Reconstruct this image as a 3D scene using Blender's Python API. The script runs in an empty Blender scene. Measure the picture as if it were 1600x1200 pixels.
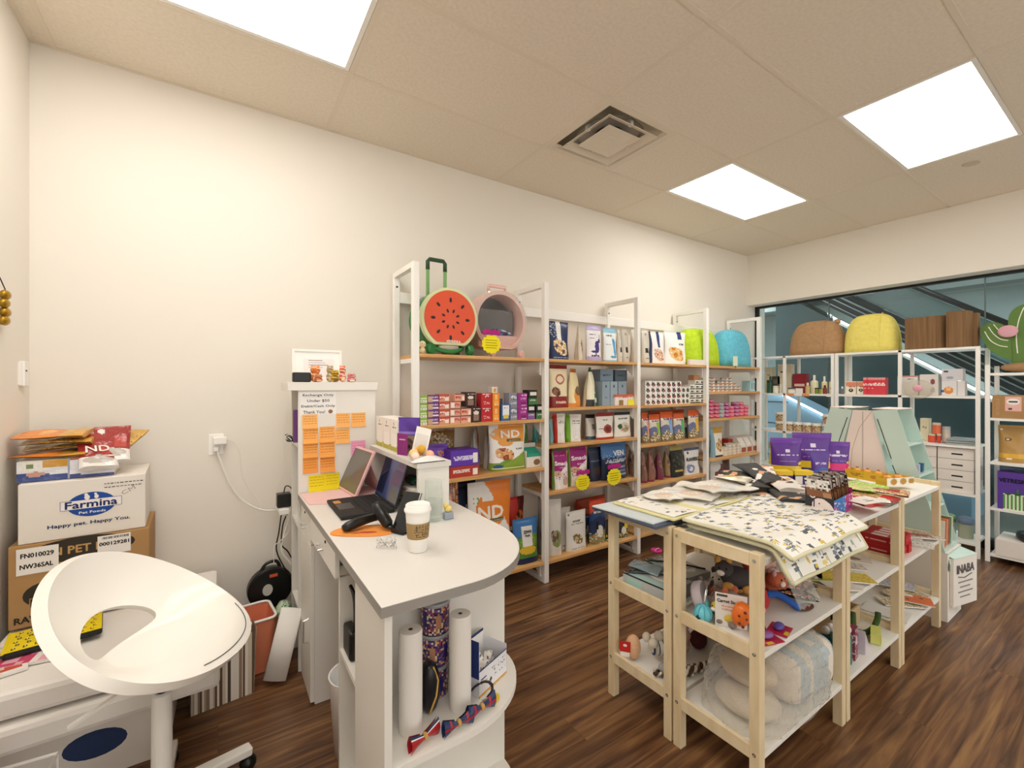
import bpy, math, random
from mathutils import Matrix, Vector, Euler
PI = math.pi
S = bpy.context.scene
C = S.collection
# ---------------------------------------------------------------- camera, world, exposure
CAMZ = 1.45; FOC = 691.0; YAW = math.radians(33.6)
cam_d = bpy.data.cameras.new('camera'); cam = bpy.data.objects.new('camera', cam_d); C.objects.link(cam)
cam.location = (0, 0, CAMZ); cam.rotation_euler = (PI/2, 0, -YAW)
cam_d.sensor_width = 36; cam_d.lens = FOC/1600*36; cam_d.shift_y = 1/1600; cam_d.clip_start = 0.02
S.camera = cam
S.view_settings.view_transform = 'Standard'; S.view_settings.look = 'None'
S.view_settings.exposure = -0.02; S.view_settings.gamma = 1; S.view_settings.use_curve_mapping = False
wd = bpy.data.worlds.new('world'); S.world = wd; wd.use_nodes = True
wd.node_tree.nodes['Background'].inputs[0].default_value = (1.0, 0.96, 0.9, 1)
wd.node_tree.nodes['Background'].inputs[1].default_value = 1.7
PANEL = 9.0          # strength of the ceiling panels
PANEL_COL = (1.0, 0.955, 0.89)
S.cycles.max_bounces = 8; S.cycles.diffuse_bounces = 5; S.cycles.transparent_max_bounces = 16
S.cycles.use_denoising = True

# ---------------------------------------------------------------- helpers
_sa, _ca = math.sin(YAW), math.cos(YAW)
def at(px, py, **k):
    """point of a photo pixel on a known plane of the room"""
    r = (px-800)/FOC; u = (601-py)/FOC
    dx = _sa+r*_ca; dy = _ca-r*_sa
    if 'z' in k: t = (k['z']-CAMZ)/u
    elif 'x' in k: t = k['x']/dx
    else: t = k['y']/dy
    return (t*dx, t*dy, CAMZ+t*u)
def hexc(h):
    if not isinstance(h, str): return tuple(h)[:3]
    h = h.lstrip('#'); h = ''.join(c*2 for c in h) if len(h) == 3 else h; v = [int(h[i:i+2], 16)/255 for i in (0, 2, 4)]
    return tuple(c/12.92 if c <= .04045 else ((c+.055)/1.055)**2.4 for c in v)

class MB:
    """collects geometry with one colour per face, links it as ONE mesh object"""
    def __init__(s): s.v = []; s.f = []; s.c = []
    def add(s, vs, fs, col=(1, 1, 1), M=None):
        b = len(s.v)
        s.v += [tuple(M @ Vector(p)) if M else tuple(p) for p in vs]
        s.f += [tuple(i+b for i in f) for f in fs]
        if isinstance(col, list): s.c += col
        else: s.c += [hexc(col)]*len(fs)
        return s
    def box(s, a, b, col=(1, 1, 1), M=None):
        x0, y0, z0 = a; x1, y1, z1 = b
        vs = [(x0,y0,z0),(x1,y0,z0),(x1,y1,z0),(x0,y1,z0),(x0,y0,z1),(x1,y0,z1),(x1,y1,z1),(x0,y1,z1)]
        return s.add(vs, [(0,3,2,1),(4,5,6,7),(0,1,5,4),(1,2,6,5),(2,3,7,6),(3,0,4,7)], col, M)
    def bar(s, p, q, w, h=None, col=(1,1,1)):
        p, q = Vector(p), Vector(q); h = h or w; d = (q-p); L = d.length; d.normalize()
        up = Vector((0,0,1)) if abs(d.z) < .95 else Vector((0,1,0))
        x = d.cross(up).normalized(); z = x.cross(d)
        M = Matrix((( x.x, d.x, z.x, p.x), (x.y, d.y, z.y, p.y), (x.z, d.z, z.z, p.z), (0,0,0,1)))
        return s.box((-w/2, 0, -h/2), (w/2, L, h/2), col, M)
    def cyl(s, c, r, h, n=20, r2=None, col=(1,1,1), M=None):
        return s.lathe(c, [(0,0),(r,0),(r if r2 is None else r2,h),(0,h)], n, col, M)
    def lathe(s, c, prof, n=24, col=(1,1,1), M=None):
        vs = []; fs = []; cs = []
        m = len(prof)
        for i in range(n):
            a = 2*PI*i/n
            for r, z in prof: vs.append((c[0]+r*math.cos(a), c[1]+r*math.sin(a), c[2]+z))
        for i in range(n):
            j = (i+1) % n
            for k in range(m-1):
                fs.append((i*m+k, j*m+k, j*m+k+1, i*m+k+1))
                cs.append(hexc(col[k]) if isinstance(col, list) else hexc(col))
        return s.add(vs, fs, cs, M)
    def tube(s, pts, r, n=8, col=(1,1,1), close=False, flat=1.0):
        pts = [Vector(p) for p in pts]; m = len(pts); vs = []; fs = []
        prev = None
        for i, p in enumerate(pts):
            a = pts[(i-1) % m] if (close or i) else p; b = pts[(i+1) % m] if (close or i < m-1) else p
            d = (b-a).normalized()
            if prev is None:
                up = Vector((0,0,1)) if abs(d.z) < .9 else Vector((1,0,0)); x = d.cross(up).normalized()
            else: x = (prev-d*prev.dot(d)).normalized()
            prev = x; y = d.cross(x)
            rr = r[i] if isinstance(r, (list, tuple)) else r
            for k in range(n):
                t = 2*PI*k/n; vs.append(tuple(p+x*math.cos(t)*rr+y*math.sin(t)*rr*flat))
        for i in range(m if close else m-1):
            j = (i+1) % m
            for k in range(n): fs.append((i*n+k, i*n+(k+1) % n, j*n+(k+1) % n, j*n+k))
        if not close: fs += [tuple(range(n-1, -1, -1)), tuple((m-1)*n+k for k in range(n))]
        return s.add(vs, fs, col)
    def ball(s, c, r, nu=16, nv=10, col=(1,1,1), M=None, p=1.0):
        """ellipsoid; p<1 squarer"""
        r = r if isinstance(r, (tuple, list)) else (r, r, r)
        vs = []; fs = []; cs = []
        sg = lambda x: math.copysign(abs(x)**p, x)
        for j in range(nv+1):
            a = -PI/2+PI*j/nv
            for i in range(nu):
                b = 2*PI*i/nu
                vs.append((c[0]+r[0]*sg(math.cos(a))*sg(math.cos(b)), c[1]+r[1]*sg(math.cos(a))*sg(math.sin(b)), c[2]+r[2]*sg(math.sin(a))))
        for j in range(nv):
            for i in range(nu):
                k = (i+1) % nu; fs.append((j*nu+i, j*nu+k, (j+1)*nu+k, (j+1)*nu+i))
                cs.append(col(((i+.5)/nu), ((j+.5)/nv)) if callable(col) else hexc(col))
        return s.add(vs, fs, cs, M)
    def prism(s, poly, z0, z1, col=(1,1,1), M=None):
        n = len(poly)
        vs = [(x, y, z0) for x, y in poly]+[(x, y, z1) for x, y in poly]
        fs = [tuple(range(n-1, -1, -1)), tuple(range(n, 2*n))]+[(i, (i+1) % n, n+(i+1) % n, n+i) for i in range(n)]
        return s.add(vs, fs, col, M)
    def build(s, name, mat, parent=None, smooth=False, bevel=0, sub=0, solid=0, **kw):
        me = bpy.data.meshes.new(name); me.from_pydata(s.v, [], s.f)
        at_ = me.color_attributes.new('Col', 'FLOAT_COLOR', 'CORNER')
        buf = []
        for p, c in zip(s.f, s.c): buf += [c[0], c[1], c[2], 1.0]*len(p)
        at_.data.foreach_set('color', buf)
        me.materials.append(mat)
        if smooth: me.polygons.foreach_set('use_smooth', [True]*len(me.polygons))
        me.update()
        o = bpy.data.objects.new(name, me); C.objects.link(o)
        if parent: o.parent = parent
        if solid:
            m = o.modifiers.new('s', 'SOLIDIFY'); m.thickness = solid; m.offset = 0
        if bevel:
            m = o.modifiers.new('b', 'BEVEL'); m.width = bevel; m.segments = 2; m.limit_method = 'ANGLE'
        if sub:
            m = o.modifiers.new('u', 'SUBSURF'); m.levels = sub; m.render_levels = sub
        if 'loc' in kw: o.location = kw['loc']
        if 'rot' in kw: o.rotation_euler = kw['rot']
        if 'label' in kw: o['label'] = kw['label']
        return o
def tag(o, label, cat, group=None, kind=None):
    if label: o['label'] = label
    if cat: o['category'] = cat
    if group: o['group'] = group
    if kind: o['kind'] = kind
    return o
def thing(name, label, cat, loc=(0,0,0), rot=0, group=None):
    o = bpy.data.objects.new(name, None); C.objects.link(o); o.empty_display_size = .05
    o.location = loc; o.rotation_euler = rot if isinstance(rot, tuple) else (0, 0, rot)
    return tag(o, label, cat, group)
def struct(o, kind='structure'):
    o['kind'] = kind; return o
def copy_tree(o, loc, rot=None, label=None, group=None):
    c = o.copy(); C.objects.link(c); c.location = loc
    if rot is not None: c.rotation_euler = rot if isinstance(rot, tuple) else (0, 0, rot)
    if label: c['label'] = label
    if group: c['group'] = group
    def rec(a, b):
        for ch in list(a.children):
            d = ch.copy(); C.objects.link(d); d.parent = b; rec(ch, d)
    rec(o, c)
    return c

# ---------------------------------------------------------------- materials
def mat(name, col=None, rough=.5, metal=0, spec=.5, noise=None, bump=None, trans=0, alpha=1, emit=None, coat=0, wood=None, ior=1.45):
    m = bpy.data.materials.new(name); m.use_nodes = True; nt = m.node_tree; b = nt.nodes['Principled BSDF']
    N = nt.nodes.new; L = nt.links.new
    b.inputs['Roughness'].default_value = rough; b.inputs['Metallic'].default_value = metal
    b.inputs['Specular IOR Level'].default_value = spec; b.inputs['IOR'].default_value = ior
    b.inputs['Coat Weight'].default_value = coat; b.inputs['Transmission Weight'].default_value = trans
    b.inputs['Alpha'].default_value = alpha
    tc = N('ShaderNodeTexCoord')
    if col is None:
        a = N('ShaderNodeAttribute'); a.attribute_name = 'Col'; L(a.outputs['Color'], b.inputs['Base Color'])
    else:
        b.inputs['Base Color'].default_value = (*hexc(col), 1)
    if noise:       # (scale, colour b, fac low, fac high)
        n = N('ShaderNodeTexNoise'); n.inputs['Scale'].default_value = noise[0]; n.inputs['Detail'].default_value = 6
        r = N('ShaderNodeValToRGB'); r.color_ramp.elements[0].position = noise[2]; r.color_ramp.elements[1].position = noise[3]
        r.color_ramp.elements[0].color = (*hexc(col), 1); r.color_ramp.elements[1].color = (*hexc(noise[1]), 1)
        L(tc.outputs['Object'], n.inputs['Vector']); L(n.outputs['Fac'], r.inputs['Fac']); L(r.outputs['Color'], b.inputs['Base Color'])
    if wood:        # (colour a, colour b, stretch vector)
        mp = N('ShaderNodeMapping'); mp.inputs['Scale'].default_value = wood[2]
        n = N('ShaderNodeTexNoise'); n.inputs['Scale'].default_value = 1; n.inputs['Detail'].default_value = 5; n.inputs['Distortion'].default_value = .6
        r = N('ShaderNodeValToRGB'); r.color_ramp.elements[0].position = .3; r.color_ramp.elements[1].position = .7
        r.color_ramp.elements[0].color = (*hexc(wood[0]), 1); r.color_ramp.elements[1].color = (*hexc(wood[1]), 1)
        L(tc.outputs['Object'], mp.inputs['Vector']); L(mp.outputs[0], n.inputs['Vector']); L(n.outputs['Fac'], r.inputs['Fac']); L(r.outputs['Color'], b.inputs['Base Color'])
    if bump:        # (scale, strength, distance)
        n = N('ShaderNodeTexNoise'); n.inputs['Scale'].default_value = bump[0]; n.inputs['Detail'].default_value = 4
        bp = N('ShaderNodeBump'); bp.inputs['Strength'].default_value = bump[1]; bp.inputs['Distance'].default_value = bump[2]
        L(tc.outputs['Object'], n.inputs['Vector']); L(n.outputs['Fac'], bp.inputs['Height']); L(bp.outputs[0], b.inputs['Normal'])
    if emit:
        b.inputs['Emission Color'].default_value = (*hexc(emit[0]), 1); b.inputs['Emission Strength'].default_value = emit[1]
    return m
def film(name, tint, opacity, rough=.12, bump=None, edge=.5):
    """thin clear plastic: mostly transparent with glossy crinkles"""
    m = bpy.data.materials.new(name); m.use_nodes = True; nt = m.node_tree; nt.nodes.remove(nt.nodes['Principled BSDF'])
    N = nt.nodes.new; L = nt.links.new; out = nt.nodes['Material Output']
    t = N('ShaderNodeBsdfTransparent'); t.inputs[0].default_value = (*hexc(tint), 1)
    g = N('ShaderNodeBsdfPrincipled'); g.inputs['Base Color'].default_value = (.85,.85,.84,1); g.inputs['Roughness'].default_value = rough; g.inputs['Specular IOR Level'].default_value = 1
    mx = N('ShaderNodeMixShader'); fr = N('ShaderNodeLayerWeight'); fr.inputs[0].default_value = .35
    ma = N('ShaderNodeMath'); ma.operation = 'MULTIPLY_ADD'; ma.inputs[1].default_value = edge; ma.inputs[2].default_value = opacity; ma.use_clamp = True
    L(fr.outputs['Facing'], ma.inputs[0]); L(ma.outputs[0], mx.inputs[0]); L(t.outputs[0], mx.inputs[1]); L(g.outputs[0], mx.inputs[2]); L(mx.outputs[0], out.inputs[0])
    if bump:
        tc = N('ShaderNodeTexCoord'); n = N('ShaderNodeTexNoise'); n.inputs['Scale'].default_value = bump[0]; n.inputs['Distortion'].default_value = 1.5
        bp = N('ShaderNodeBump'); bp.inputs['Strength'].default_value = bump[1]; bp.inputs['Distance'].default_value = .02
        L(tc.outputs['Object'], n.inputs['Vector']); L(n.outputs['Fac'], bp.inputs['Height']); L(bp.outputs[0], g.inputs['Normal']); L(bp.outputs[0], fr.inputs['Normal'])
    return m
M = {}
M['wall'] = mat('wall_paint', '#ece6dc', .85, bump=(180, .05, .002))
M['lens'] = None
M['ptrim'] = mat('white_metal', '#f1efea', .4)
M['bulk'] = mat('soffit_paint', '#cfc6b4', .8)
M['print'] = mat('printed_card', None, .55, bump=(9, .15, .01))
M['gloss'] = mat('printed_film', None, .28, bump=(14, .5, .012))
M['foil'] = mat('foil_pouch', None, .22, spec=.8, bump=(16, .8, .015))
M['matte'] = mat('matte_colour', None, .8)
M['plastic'] = mat('moulded_plastic', None, .35)
M['white'] = mat('white_powder_coat', '#f3f1ec', .35)
M['lam'] = mat('white_laminate', '#e9e6df', .4)
M['ltop'] = mat('pale_grey_laminate', '#dcd9d4', .38)
M['ledge'] = mat('grey_edge_band', '#96928c', .5)
M['chrome'] = mat('chrome', '#d8d8d6', .18, metal=1)
M['black'] = mat('black_plastic', '#141414', .3)
M['blackm'] = mat('black_matte', '#1a1a1b', .65)
M['oak'] = mat('oak_board', '#d6a868', .42, wood=('#c98f4f', '#deb47a', (3, 40, 40)))
M['birch'] = mat('birch_wood', '#e6d3ae', .5, wood=('#dcc69c', '#ecdcba', (14, 14, 5)))
M['shelfw'] = mat('white_shelf_board', '#eeece6', .45)
M['seat'] = mat('white_seat_shell', '#f6f3ec', .33, coat=.2)
M['card'] = mat('brown_cardboard', '#b08a5c', .85, noise=(3, '#a67f50', .35, .7))
M['whitecard'] = mat('white_cardboard', '#ece6df', .75, noise=(2, '#e4ddd4', .3, .7))
M['mint'] = mat('mint_cardboard', '#c6dcd4', .6)
M['pinkw'] = mat('pale_pink_cardboard', '#ece0da', .65)
M['glass'] = film('clear_glass', '#fafcfb', .02, .02, edge=.3)
M['film'] = film('crinkled_plastic_film', '#fcfbf8', .05, .1, (12, .8), edge=.22)
M['filmm'] = film('milky_plastic_film', '#f6f4ee', .14, .18, (10, .9), edge=.3)
M['wglass'] = film('shopfront_glass', '#eef5f4', .012, .01, edge=.25)
M['felt'] = mat('plush_fabric', None, .95, bump=(120, .5, .006))
M['paperw'] = mat('white_tissue_paper', '#eae6e0', .7, bump=(5, .3, .03))
M['screen'] = mat('dark_screen', '#10151c', .08, spec=.8)
M['cardb'] = mat('scratcher_board', '#a5805a', .9)

# ---------------------------------------------------------------- printed surfaces
def art(ops, u, v, rnd):
    c = (1, 1, 1)
    for o in ops:
        k = o[0]
        if k == 'all': c = o[1]
        elif k == 'band':
            if o[1] <= v < o[2]: c = o[3]
        elif k == 'col':
            if o[1] <= u < o[2]: c = o[3]
        elif k == 'rect':
            if o[1] <= u < o[2] and o[3] <= v < o[4]: c = o[5]
        elif k == 'ell':
            if ((u-o[1])/o[3])**2+((v-o[2])/o[4])**2 < 1: c = o[5]
        elif k == 'diag':       # everything where v > a + b*u
            if v > o[1]+o[2]*u: c = o[3]
        elif k == 'below':
            if v < o[1]+o[2]*u+(o[4] if len(o) > 4 else 0)*math.sin(u*PI): c = o[3]
        elif k == 'spk':        # scattered flecks
            if o[1] <= u < o[2] and o[3] <= v < o[4] and rnd.random() < o[6]: c = rnd.choice(o[5])
        elif k == 'blob':       # mottled picture area
            if ((u-o[1])/o[3])**2+((v-o[2])/o[4])**2 < 1+.35*math.sin(9*u+13*v): c = o[5][int((math.sin(u*21+v*9)+math.sin(v*27-u*7)+rnd.random()+2)/5.01*len(o[5]))]
        elif k == 'line':       # a row of small marks
            if o[1] <= u < o[2] and abs(v-o[3]) < o[4] and rnd.random() < .75: c = o[5]
        elif k == 'stripe':
            if int(u*o[1]) % 2 == 0 and o[3] <= v < o[4]: c = o[2]
    return hexc(c)
def panel(mb, fn, nx, ny, ops, seed=0, flip=False, M_=None):
    rnd = random.Random(seed); vs = []; fs = []; cs = []
    for j in range(ny+1):
        for i in range(nx+1): vs.append(fn(i/nx, j/ny))
    for j in range(ny):
        for i in range(nx):
            a = j*(nx+1)+i; q = (a, a+1, a+nx+2, a+nx+1)
            fs.append(q[::-1] if flip else q); cs.append(art(ops, (i+.5)/nx, (j+.5)/ny, rnd))
    mb.add(vs, fs, cs, M_)
def pouch_y(w, h, d, u, v, top=0.06):
    e = max(0, 1-abs(2*u-1)**3.2)**.6
    t = d/2*max(0, 1-max(0, (v-.04))/(1-top-.04))**.55 if v < 1-top else 0
    if v < .12: t *= .86+.14*v/.12
    return t*e+.0016+.0022*math.sin(7*u+11*v)*e*(1 if v < 1-top else .4)
def pouch(name, w, h, d, ops, seed=0, parent=None, m='gloss', cell=.006, back=None, topw=1.0, botw=1.0, smooth=True, **kw):
    nx = max(6, min(40, int(w/cell))); ny = max(8, min(60, int(h/cell))); mb = MB()
    wd_ = lambda v: w*(botw+(topw-botw)*v)*(1-.05*math.sin(PI*min(1, v*1.1)))
    ph = random.Random(seed).random()*6
    wob = lambda u, v: .0025*math.sin(5*v*h/.2+ph+3*u)
    fr = lambda u, v: ((u-.5)*wd_(v), -pouch_y(w, h, d, u, v)+wob(u, v), v*h)
    bk = lambda u, v: ((u-.5)*wd_(v), pouch_y(w, h, d, u, v)+wob(u, v), v*h)
    panel(mb, fr, nx, ny, ops, seed)
    bops = back if back is not None else [('all', art(ops, .03, .3, random.Random(1)))]
    panel(mb, bk, nx//2, ny//2, bops, seed, True)
    n = 12; vs = [fr(i/n, 0) for i in range(n+1)]+[bk(i/n, 0) for i in range(n+1)]
    mb.add(vs, [(i+1, i, n+1+i, n+2+i) for i in range(n)], art(ops, .5, .02, random.Random(2)))
    o = mb.build(name, M[m], parent, smooth=smooth, **kw)
    return o
def gbox(mb, w, h, d, front, side=None, top=None, seed=0, cell=.007, M_=None, c0=(0,0,0)):
    """carton standing at c0, front facing -y; front/side/top are art lists"""
    X, Y, Z = c0; side = side or [('all', art(front, .02, .5, random.Random(0)))]; top = top or [('all', art(side, .5, .97, random.Random(0)))]
    n = lambda L: max(1, min(44, int(L/cell)))
    panel(mb, lambda u, v: (X-w/2+u*w, Y-d/2, Z+v*h), n(w), n(h), front, seed, False, M_)
    ns = (n(d), n(h)) if len(side) > 1 else (1, 1)
    panel(mb, lambda u, v: (X+w/2, Y-d/2+u*d, Z+v*h), ns[0], ns[1], side, seed+1, False, M_)
    panel(mb, lambda u, v: (X-w/2, Y+d/2-u*d, Z+v*h), ns[0], ns[1], side, seed+2, False, M_)
    panel(mb, lambda u, v: (X+w/2-u*w, Y+d/2, Z+v*h), 1, 1, [('all', art(side, .5, .5, random.Random(0)))], seed, False, M_)
    nt = (n(w), n(d)) if len(top) > 1 else (1, 1)
    panel(mb, lambda u, v: (X-w/2+u*w, Y-d/2+v*d, Z+h), nt[0], nt[1], top, seed+3, False, M_)
    panel(mb, lambda u, v: (X-w/2+u*w, Y-d/2+v*d, Z), 1, 1, [('all', art(side, .5, .02, random.Random(0)))], seed, True, M_)
    return mb
_tc = {}
def glyphs(s):
    if s not in _tc:
        cu = bpy.data.curves.new('t', 'FONT'); cu.body = s; cu.resolution_u = 2; cu.align_x = 'LEFT'
        ob = bpy.data.objects.new('t', cu); me = bpy.data.meshes.new_from_object(ob)
        _tc[s] = ([tuple(v.co) for v in me.vertices], [tuple(p.vertices) for p in me.polygons])
        bpy.data.objects.remove(ob); bpy.data.meshes.remove(me); bpy.data.curves.remove(cu)
    return _tc[s]
def lettering(mb, s, cx, cz, w=None, h=None, y=-.001, col='#000000', rot=0, bold=0, yf=None, M_=None, shear=0):
    """flat letters in the local xz plane, facing -y, centred at cx, cz"""
    vs, fs = glyphs(s)
    if not vs: return
    x0 = min(v[0] for v in vs); x1 = max(v[0] for v in vs); z0 = min(v[1] for v in vs); z1 = max(v[1] for v in vs)
    sx = w/(x1-x0) if w else h/(z1-z0); sz = h/(z1-z0) if h else sx
    cr, sr = math.cos(rot), math.sin(rot)
    offs = [(0, 0)] if not bold else [(0, 0), (bold, 0), (-bold, 0), (0, bold), (0, -bold)]
    for k, (ox, oz) in enumerate(offs):
        out = []
        for v in vs:
            a = (v[0]-(x0+x1)/2)*sx+ox; b = (v[1]-(z0+z1)/2)*sz+oz; a += shear*b
            X = cx+a*cr-b*sr; Z = cz+a*sr+b*cr
            out.append((X, (yf(X, Z) if yf else y)-k*.00006, Z))
        mb.add(out, fs, col, M_)
    return mb
def word(parent, s, cx, cz, w=None, h=None, name='lettering', m='matte', **kw):
    mb = MB(); lettering(mb, s, cx, cz, w, h, **kw)
    return mb.build(name, M[m], parent)

# ================================================================ THE ROOM
XL, XR, YB, YF, ZC = -.733, 5.48, 2.962, -2.3, 3.05
fm = mat('wood_laminate_floor', '#5c3a20', .3)
nt = fm.node_tree; b = nt.nodes['Principled BSDF']; N = nt.nodes.new; Lk = nt.links.new
tc = N('ShaderNodeTexCoord'); br = N('ShaderNodeTexBrick'); br.offset = .37
br.inputs['Scale'].default_value = 1; br.inputs['Mortar Size'].default_value = .0012; br.inputs['Brick Width'].default_value = 1.25; br.inputs['Row Height'].default_value = .19
br.inputs['Color1'].default_value = (.62,.62,.62,1); br.inputs['Color2'].default_value = (1,1,1,1); br.inputs['Mortar'].default_value = (.15,.12,.1,1)
mp = N('ShaderNodeMapping'); mp.inputs['Scale'].default_value = (1.3, 24, 1)
ofs = N('ShaderNodeVectorMath'); ofs.operation = 'ADD'
ns = N('ShaderNodeTexNoise'); ns.inputs['Scale'].default_value = 1.3; ns.inputs['Detail'].default_value = 7; ns.inputs['Distortion'].default_value = 1.1
rp = N('ShaderNodeValToRGB'); e = rp.color_ramp.elements; e[0].position = .3; e[0].color = (*hexc('#452c1d'), 1); e[1].position = .8; e[1].color = (*hexc('#a8804f'), 1)
k = e.new(.48); k.color = (*hexc('#6e4b32'), 1); k = e.new(.6); k.color = (*hexc('#86603e'), 1)
mx = N('ShaderNodeMixRGB'); mx.blend_type = 'MULTIPLY'; mx.inputs[0].default_value = .45
Lk(tc.outputs['Object'], br.inputs['Vector']); Lk(tc.outputs['Object'], mp.inputs['Vector']); Lk(mp.outputs[0], ofs.inputs[0]); Lk(br.outputs['Color'], ofs.inputs[1])
Lk(ofs.outputs[0], ns.inputs['Vector']); Lk(ns.outputs['Fac'], rp.inputs['Fac']); Lk(rp.outputs[0], mx.inputs[1]); Lk(br.outputs['Color'], mx.inputs[2]); Lk(mx.outputs[0], b.inputs['Base Color'])
struct(MB().box((XL-.2, YF-.2, -.1), (5.9, YB+.2, 0)).build('floor', fm))
struct(MB().box((XL-.2, YB, 0), (5.9, YB+.2, ZC+.2)).build('wall_back', M['wall']))
struct(MB().box((XL-.2, YF, 0), (XL, YB, ZC+.2)).build('wall_left', M['wall']))
struct(MB().box((XL-.2, YF-.2, 2.75), (5.9, YF, ZC+.2)).build('wall_front', M['wall']))  # unseen header only; left open below so world light fills the room
struct(MB().box((XR, YF, 2.43), (XR+.32, YB, ZC+.2)).build('wall_right', M['wall']))
# glazing of the right wall: low sill, edge frame, butt-jointed panes
GX = 5.68
struct(MB().box((GX-.03, YF, 0), (GX+.05, YB, .09)).build('trim_1', mat('dark_aluminium', '#3a3c3e', .4, metal=.6)))
struct(MB().box((GX-.02, YF, 2.405), (GX+.03, YB, 2.43)).build('trim_2', M['black']))
struct(MB().box((GX-.02, YB-.035, .09), (GX+.03, YB, 2.405)).build('trim_3', M['black']))
edges = [YB-.035, at(1295, 500, x=GX)[1], at(1539, 500, x=GX)[1], -.55, YF]
for i in range(4):
    struct(MB().box((GX, edges[i+1]+.003, .09), (GX+.012, edges[i]-.003, 2.405)).build('window_%d' % (i+1), M['wglass']))
    if i < 3: struct(MB().box((GX-.002, edges[i+1]-.004, .09), (GX+.014, edges[i+1]+.004, 2.405)).build('trim_%d' % (i+4), mat('glazing_joint', '#5f6b6b', .5)))
# baseboards
struct(MB().box((XL, YB-.012, 0), (XR+.2, YB, .1)).build('baseboard_back', M['lam']))
struct(MB().box((XL, YF, 0), (XL+.012, YB-.012, .1)).build('baseboard_left', M['lam']))

# suspended ceiling: T-bar grid and tiles as one ceiling, with openings for lights and the diffuser
tile = mat('ceiling_tile', '#e9dfcf', .9, noise=(60, '#e0d5c3', .35, .75), bump=(140, .25, .003))
xs = [XL]+[-.65+1.229*i for i in range(6)]; xs = [XL, -.65, .568, 1.82, 3.07, 4.295, 5.48]; ys = [YB, 2.36, 1.753, 1.14, .53, -.08, -.69, -1.3, -1.91, YF]
lights = [(4, 1), (4, 3), (1, 1), (1, 3), (4, 6), (1, 6)]      # (x cell, y cell)
vent = (3, 1)
mb = MB()
for i in range(len(xs)-1):
    for j in range(len(ys)-1):
        if (i, j) in lights: continue
        x0, x1, y1, y0 = xs[i], xs[i+1], ys[j], ys[j+1]
        if (i, j) == vent: x0 = x0+.61
        mb.box((x0+.011, y0+.011, ZC), (x1-.011, y1-.011, ZC+.02))
struct(mb.build('ceiling', tile))
mb = MB()
for y in ys[1:-1]: mb.box((XL, y-.012, ZC-.003), (XR, y+.012, ZC+.03))
for x in xs[1:-1]: mb.box((x-.012, YF, ZC-.0025), (x+.012, YB, ZC+.0295))
x = xs[3]+.61; mb.box((x-.012, ys[2], ZC-.0025), (x+.012, ys[1], ZC+.029))
mb.box((XL, YB-.022, ZC-.003), (XR, YB, ZC+.02)); mb.box((XR-.022, YF, ZC-.003), (XR, YB-.022, ZC+.02)); mb.box((XL, YF, ZC-.003), (XL+.022, YB-.022, ZC+.02))
struct(mb.build('trim_8', mat('grid_paint', '#e2d7c5', .7)))
struct(MB().box((XL-.2, YF-.2, ZC+.18), (5.9, YB+.2, ZC+.22)).build('trim_9', M['bulk']))
em = bpy.data.materials.new('panel_diffuser'); em.use_nodes = True; n_ = em.node_tree; n_.nodes.remove(n_.nodes['Principled BSDF'])
q = n_.nodes.new('ShaderNodeEmission'); q.inputs[0].default_value = (*PANEL_COL, 1); q.inputs[1].default_value = PANEL; n_.links.new(q.outputs[0], n_.nodes['Material Output'].inputs[0])
names = {(4, 1): 'square ceiling light panel nearest the back wall corner', (4, 3): 'large lit ceiling panel at the right of the ceiling', (1, 1): 'lit ceiling panel at upper left, cut by the picture edge'}
for (i, j) in lights:
    x0, x1, y1, y0 = xs[i]+.014, xs[i+1]-.014, ys[j]-.014, ys[j+1]+.014
    cx, cy, w, h = (x0+x1)/2, (y0+y1)/2, x1-x0, y1-y0
    t = thing('ceiling_light', names.get((i, j), 'ceiling light panel further back, above and behind the viewer'), 'ceiling light', (cx, cy, ZC), 0, 'flat ceiling light panels')
    MB().box((-w/2, -h/2, .0), (w/2, -h/2+.022, .03)).box((-w/2, h/2-.022, 0), (w/2, h/2, .03)).box((-w/2, -h/2+.022, 0), (-w/2+.022, h/2-.022, .03)).box((w/2-.022, -h/2+.022, 0), (w/2, h/2-.022, .03)).build('frame', M['white'], t)
    MB().box((-w/2+.022, -h/2+.022, .006), (w/2-.022, h/2-.022, .03)).build('diffuser', em, t)
# air diffuser: square cone plates in a square frame
x0, x1, y0, y1 = xs[3]+.012, xs[3]+.598, ys[2]+.012, ys[1]-.012
t = thing('air_vent', 'square white air diffuser with nested plates in the ceiling', 'air vent', ((x0+x1)/2, (y0+y1)/2, ZC))
vm = mat('vent_enamel', '#dcd2c0', .4)
def sq(a, b, za, zb, mb):
    vs = [(-a,-a,za),(a,-a,za),(a,a,za),(-a,a,za),(-b,-b,zb),(b,-b,zb),(b,b,zb),(-b,b,zb)]
    mb.add(vs, [(i, (i+1) % 4, 4+(i+1) % 4, 4+i) for i in range(4)])
mb = MB(); sq(.293, .262, -.002, -.004, mb); sq(.262, .24, -.004, .012, mb); sq(.293, .293, -.002, .02, mb); mb.build('frame', vm, t)
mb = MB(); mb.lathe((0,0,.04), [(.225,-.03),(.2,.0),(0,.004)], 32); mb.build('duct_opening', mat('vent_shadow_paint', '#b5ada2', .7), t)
MB().lathe((0,0,.030), [(.09,-.02),(.09,.008),(0,.008)], 24).build('damper', M['blackm'], t)
mb = MB(); sq(.215, .165, -.016, .012, mb); sq(.20, .215, -.004, -.016, mb); mb.build('louvre', vm, t, solid=.004)
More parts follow.
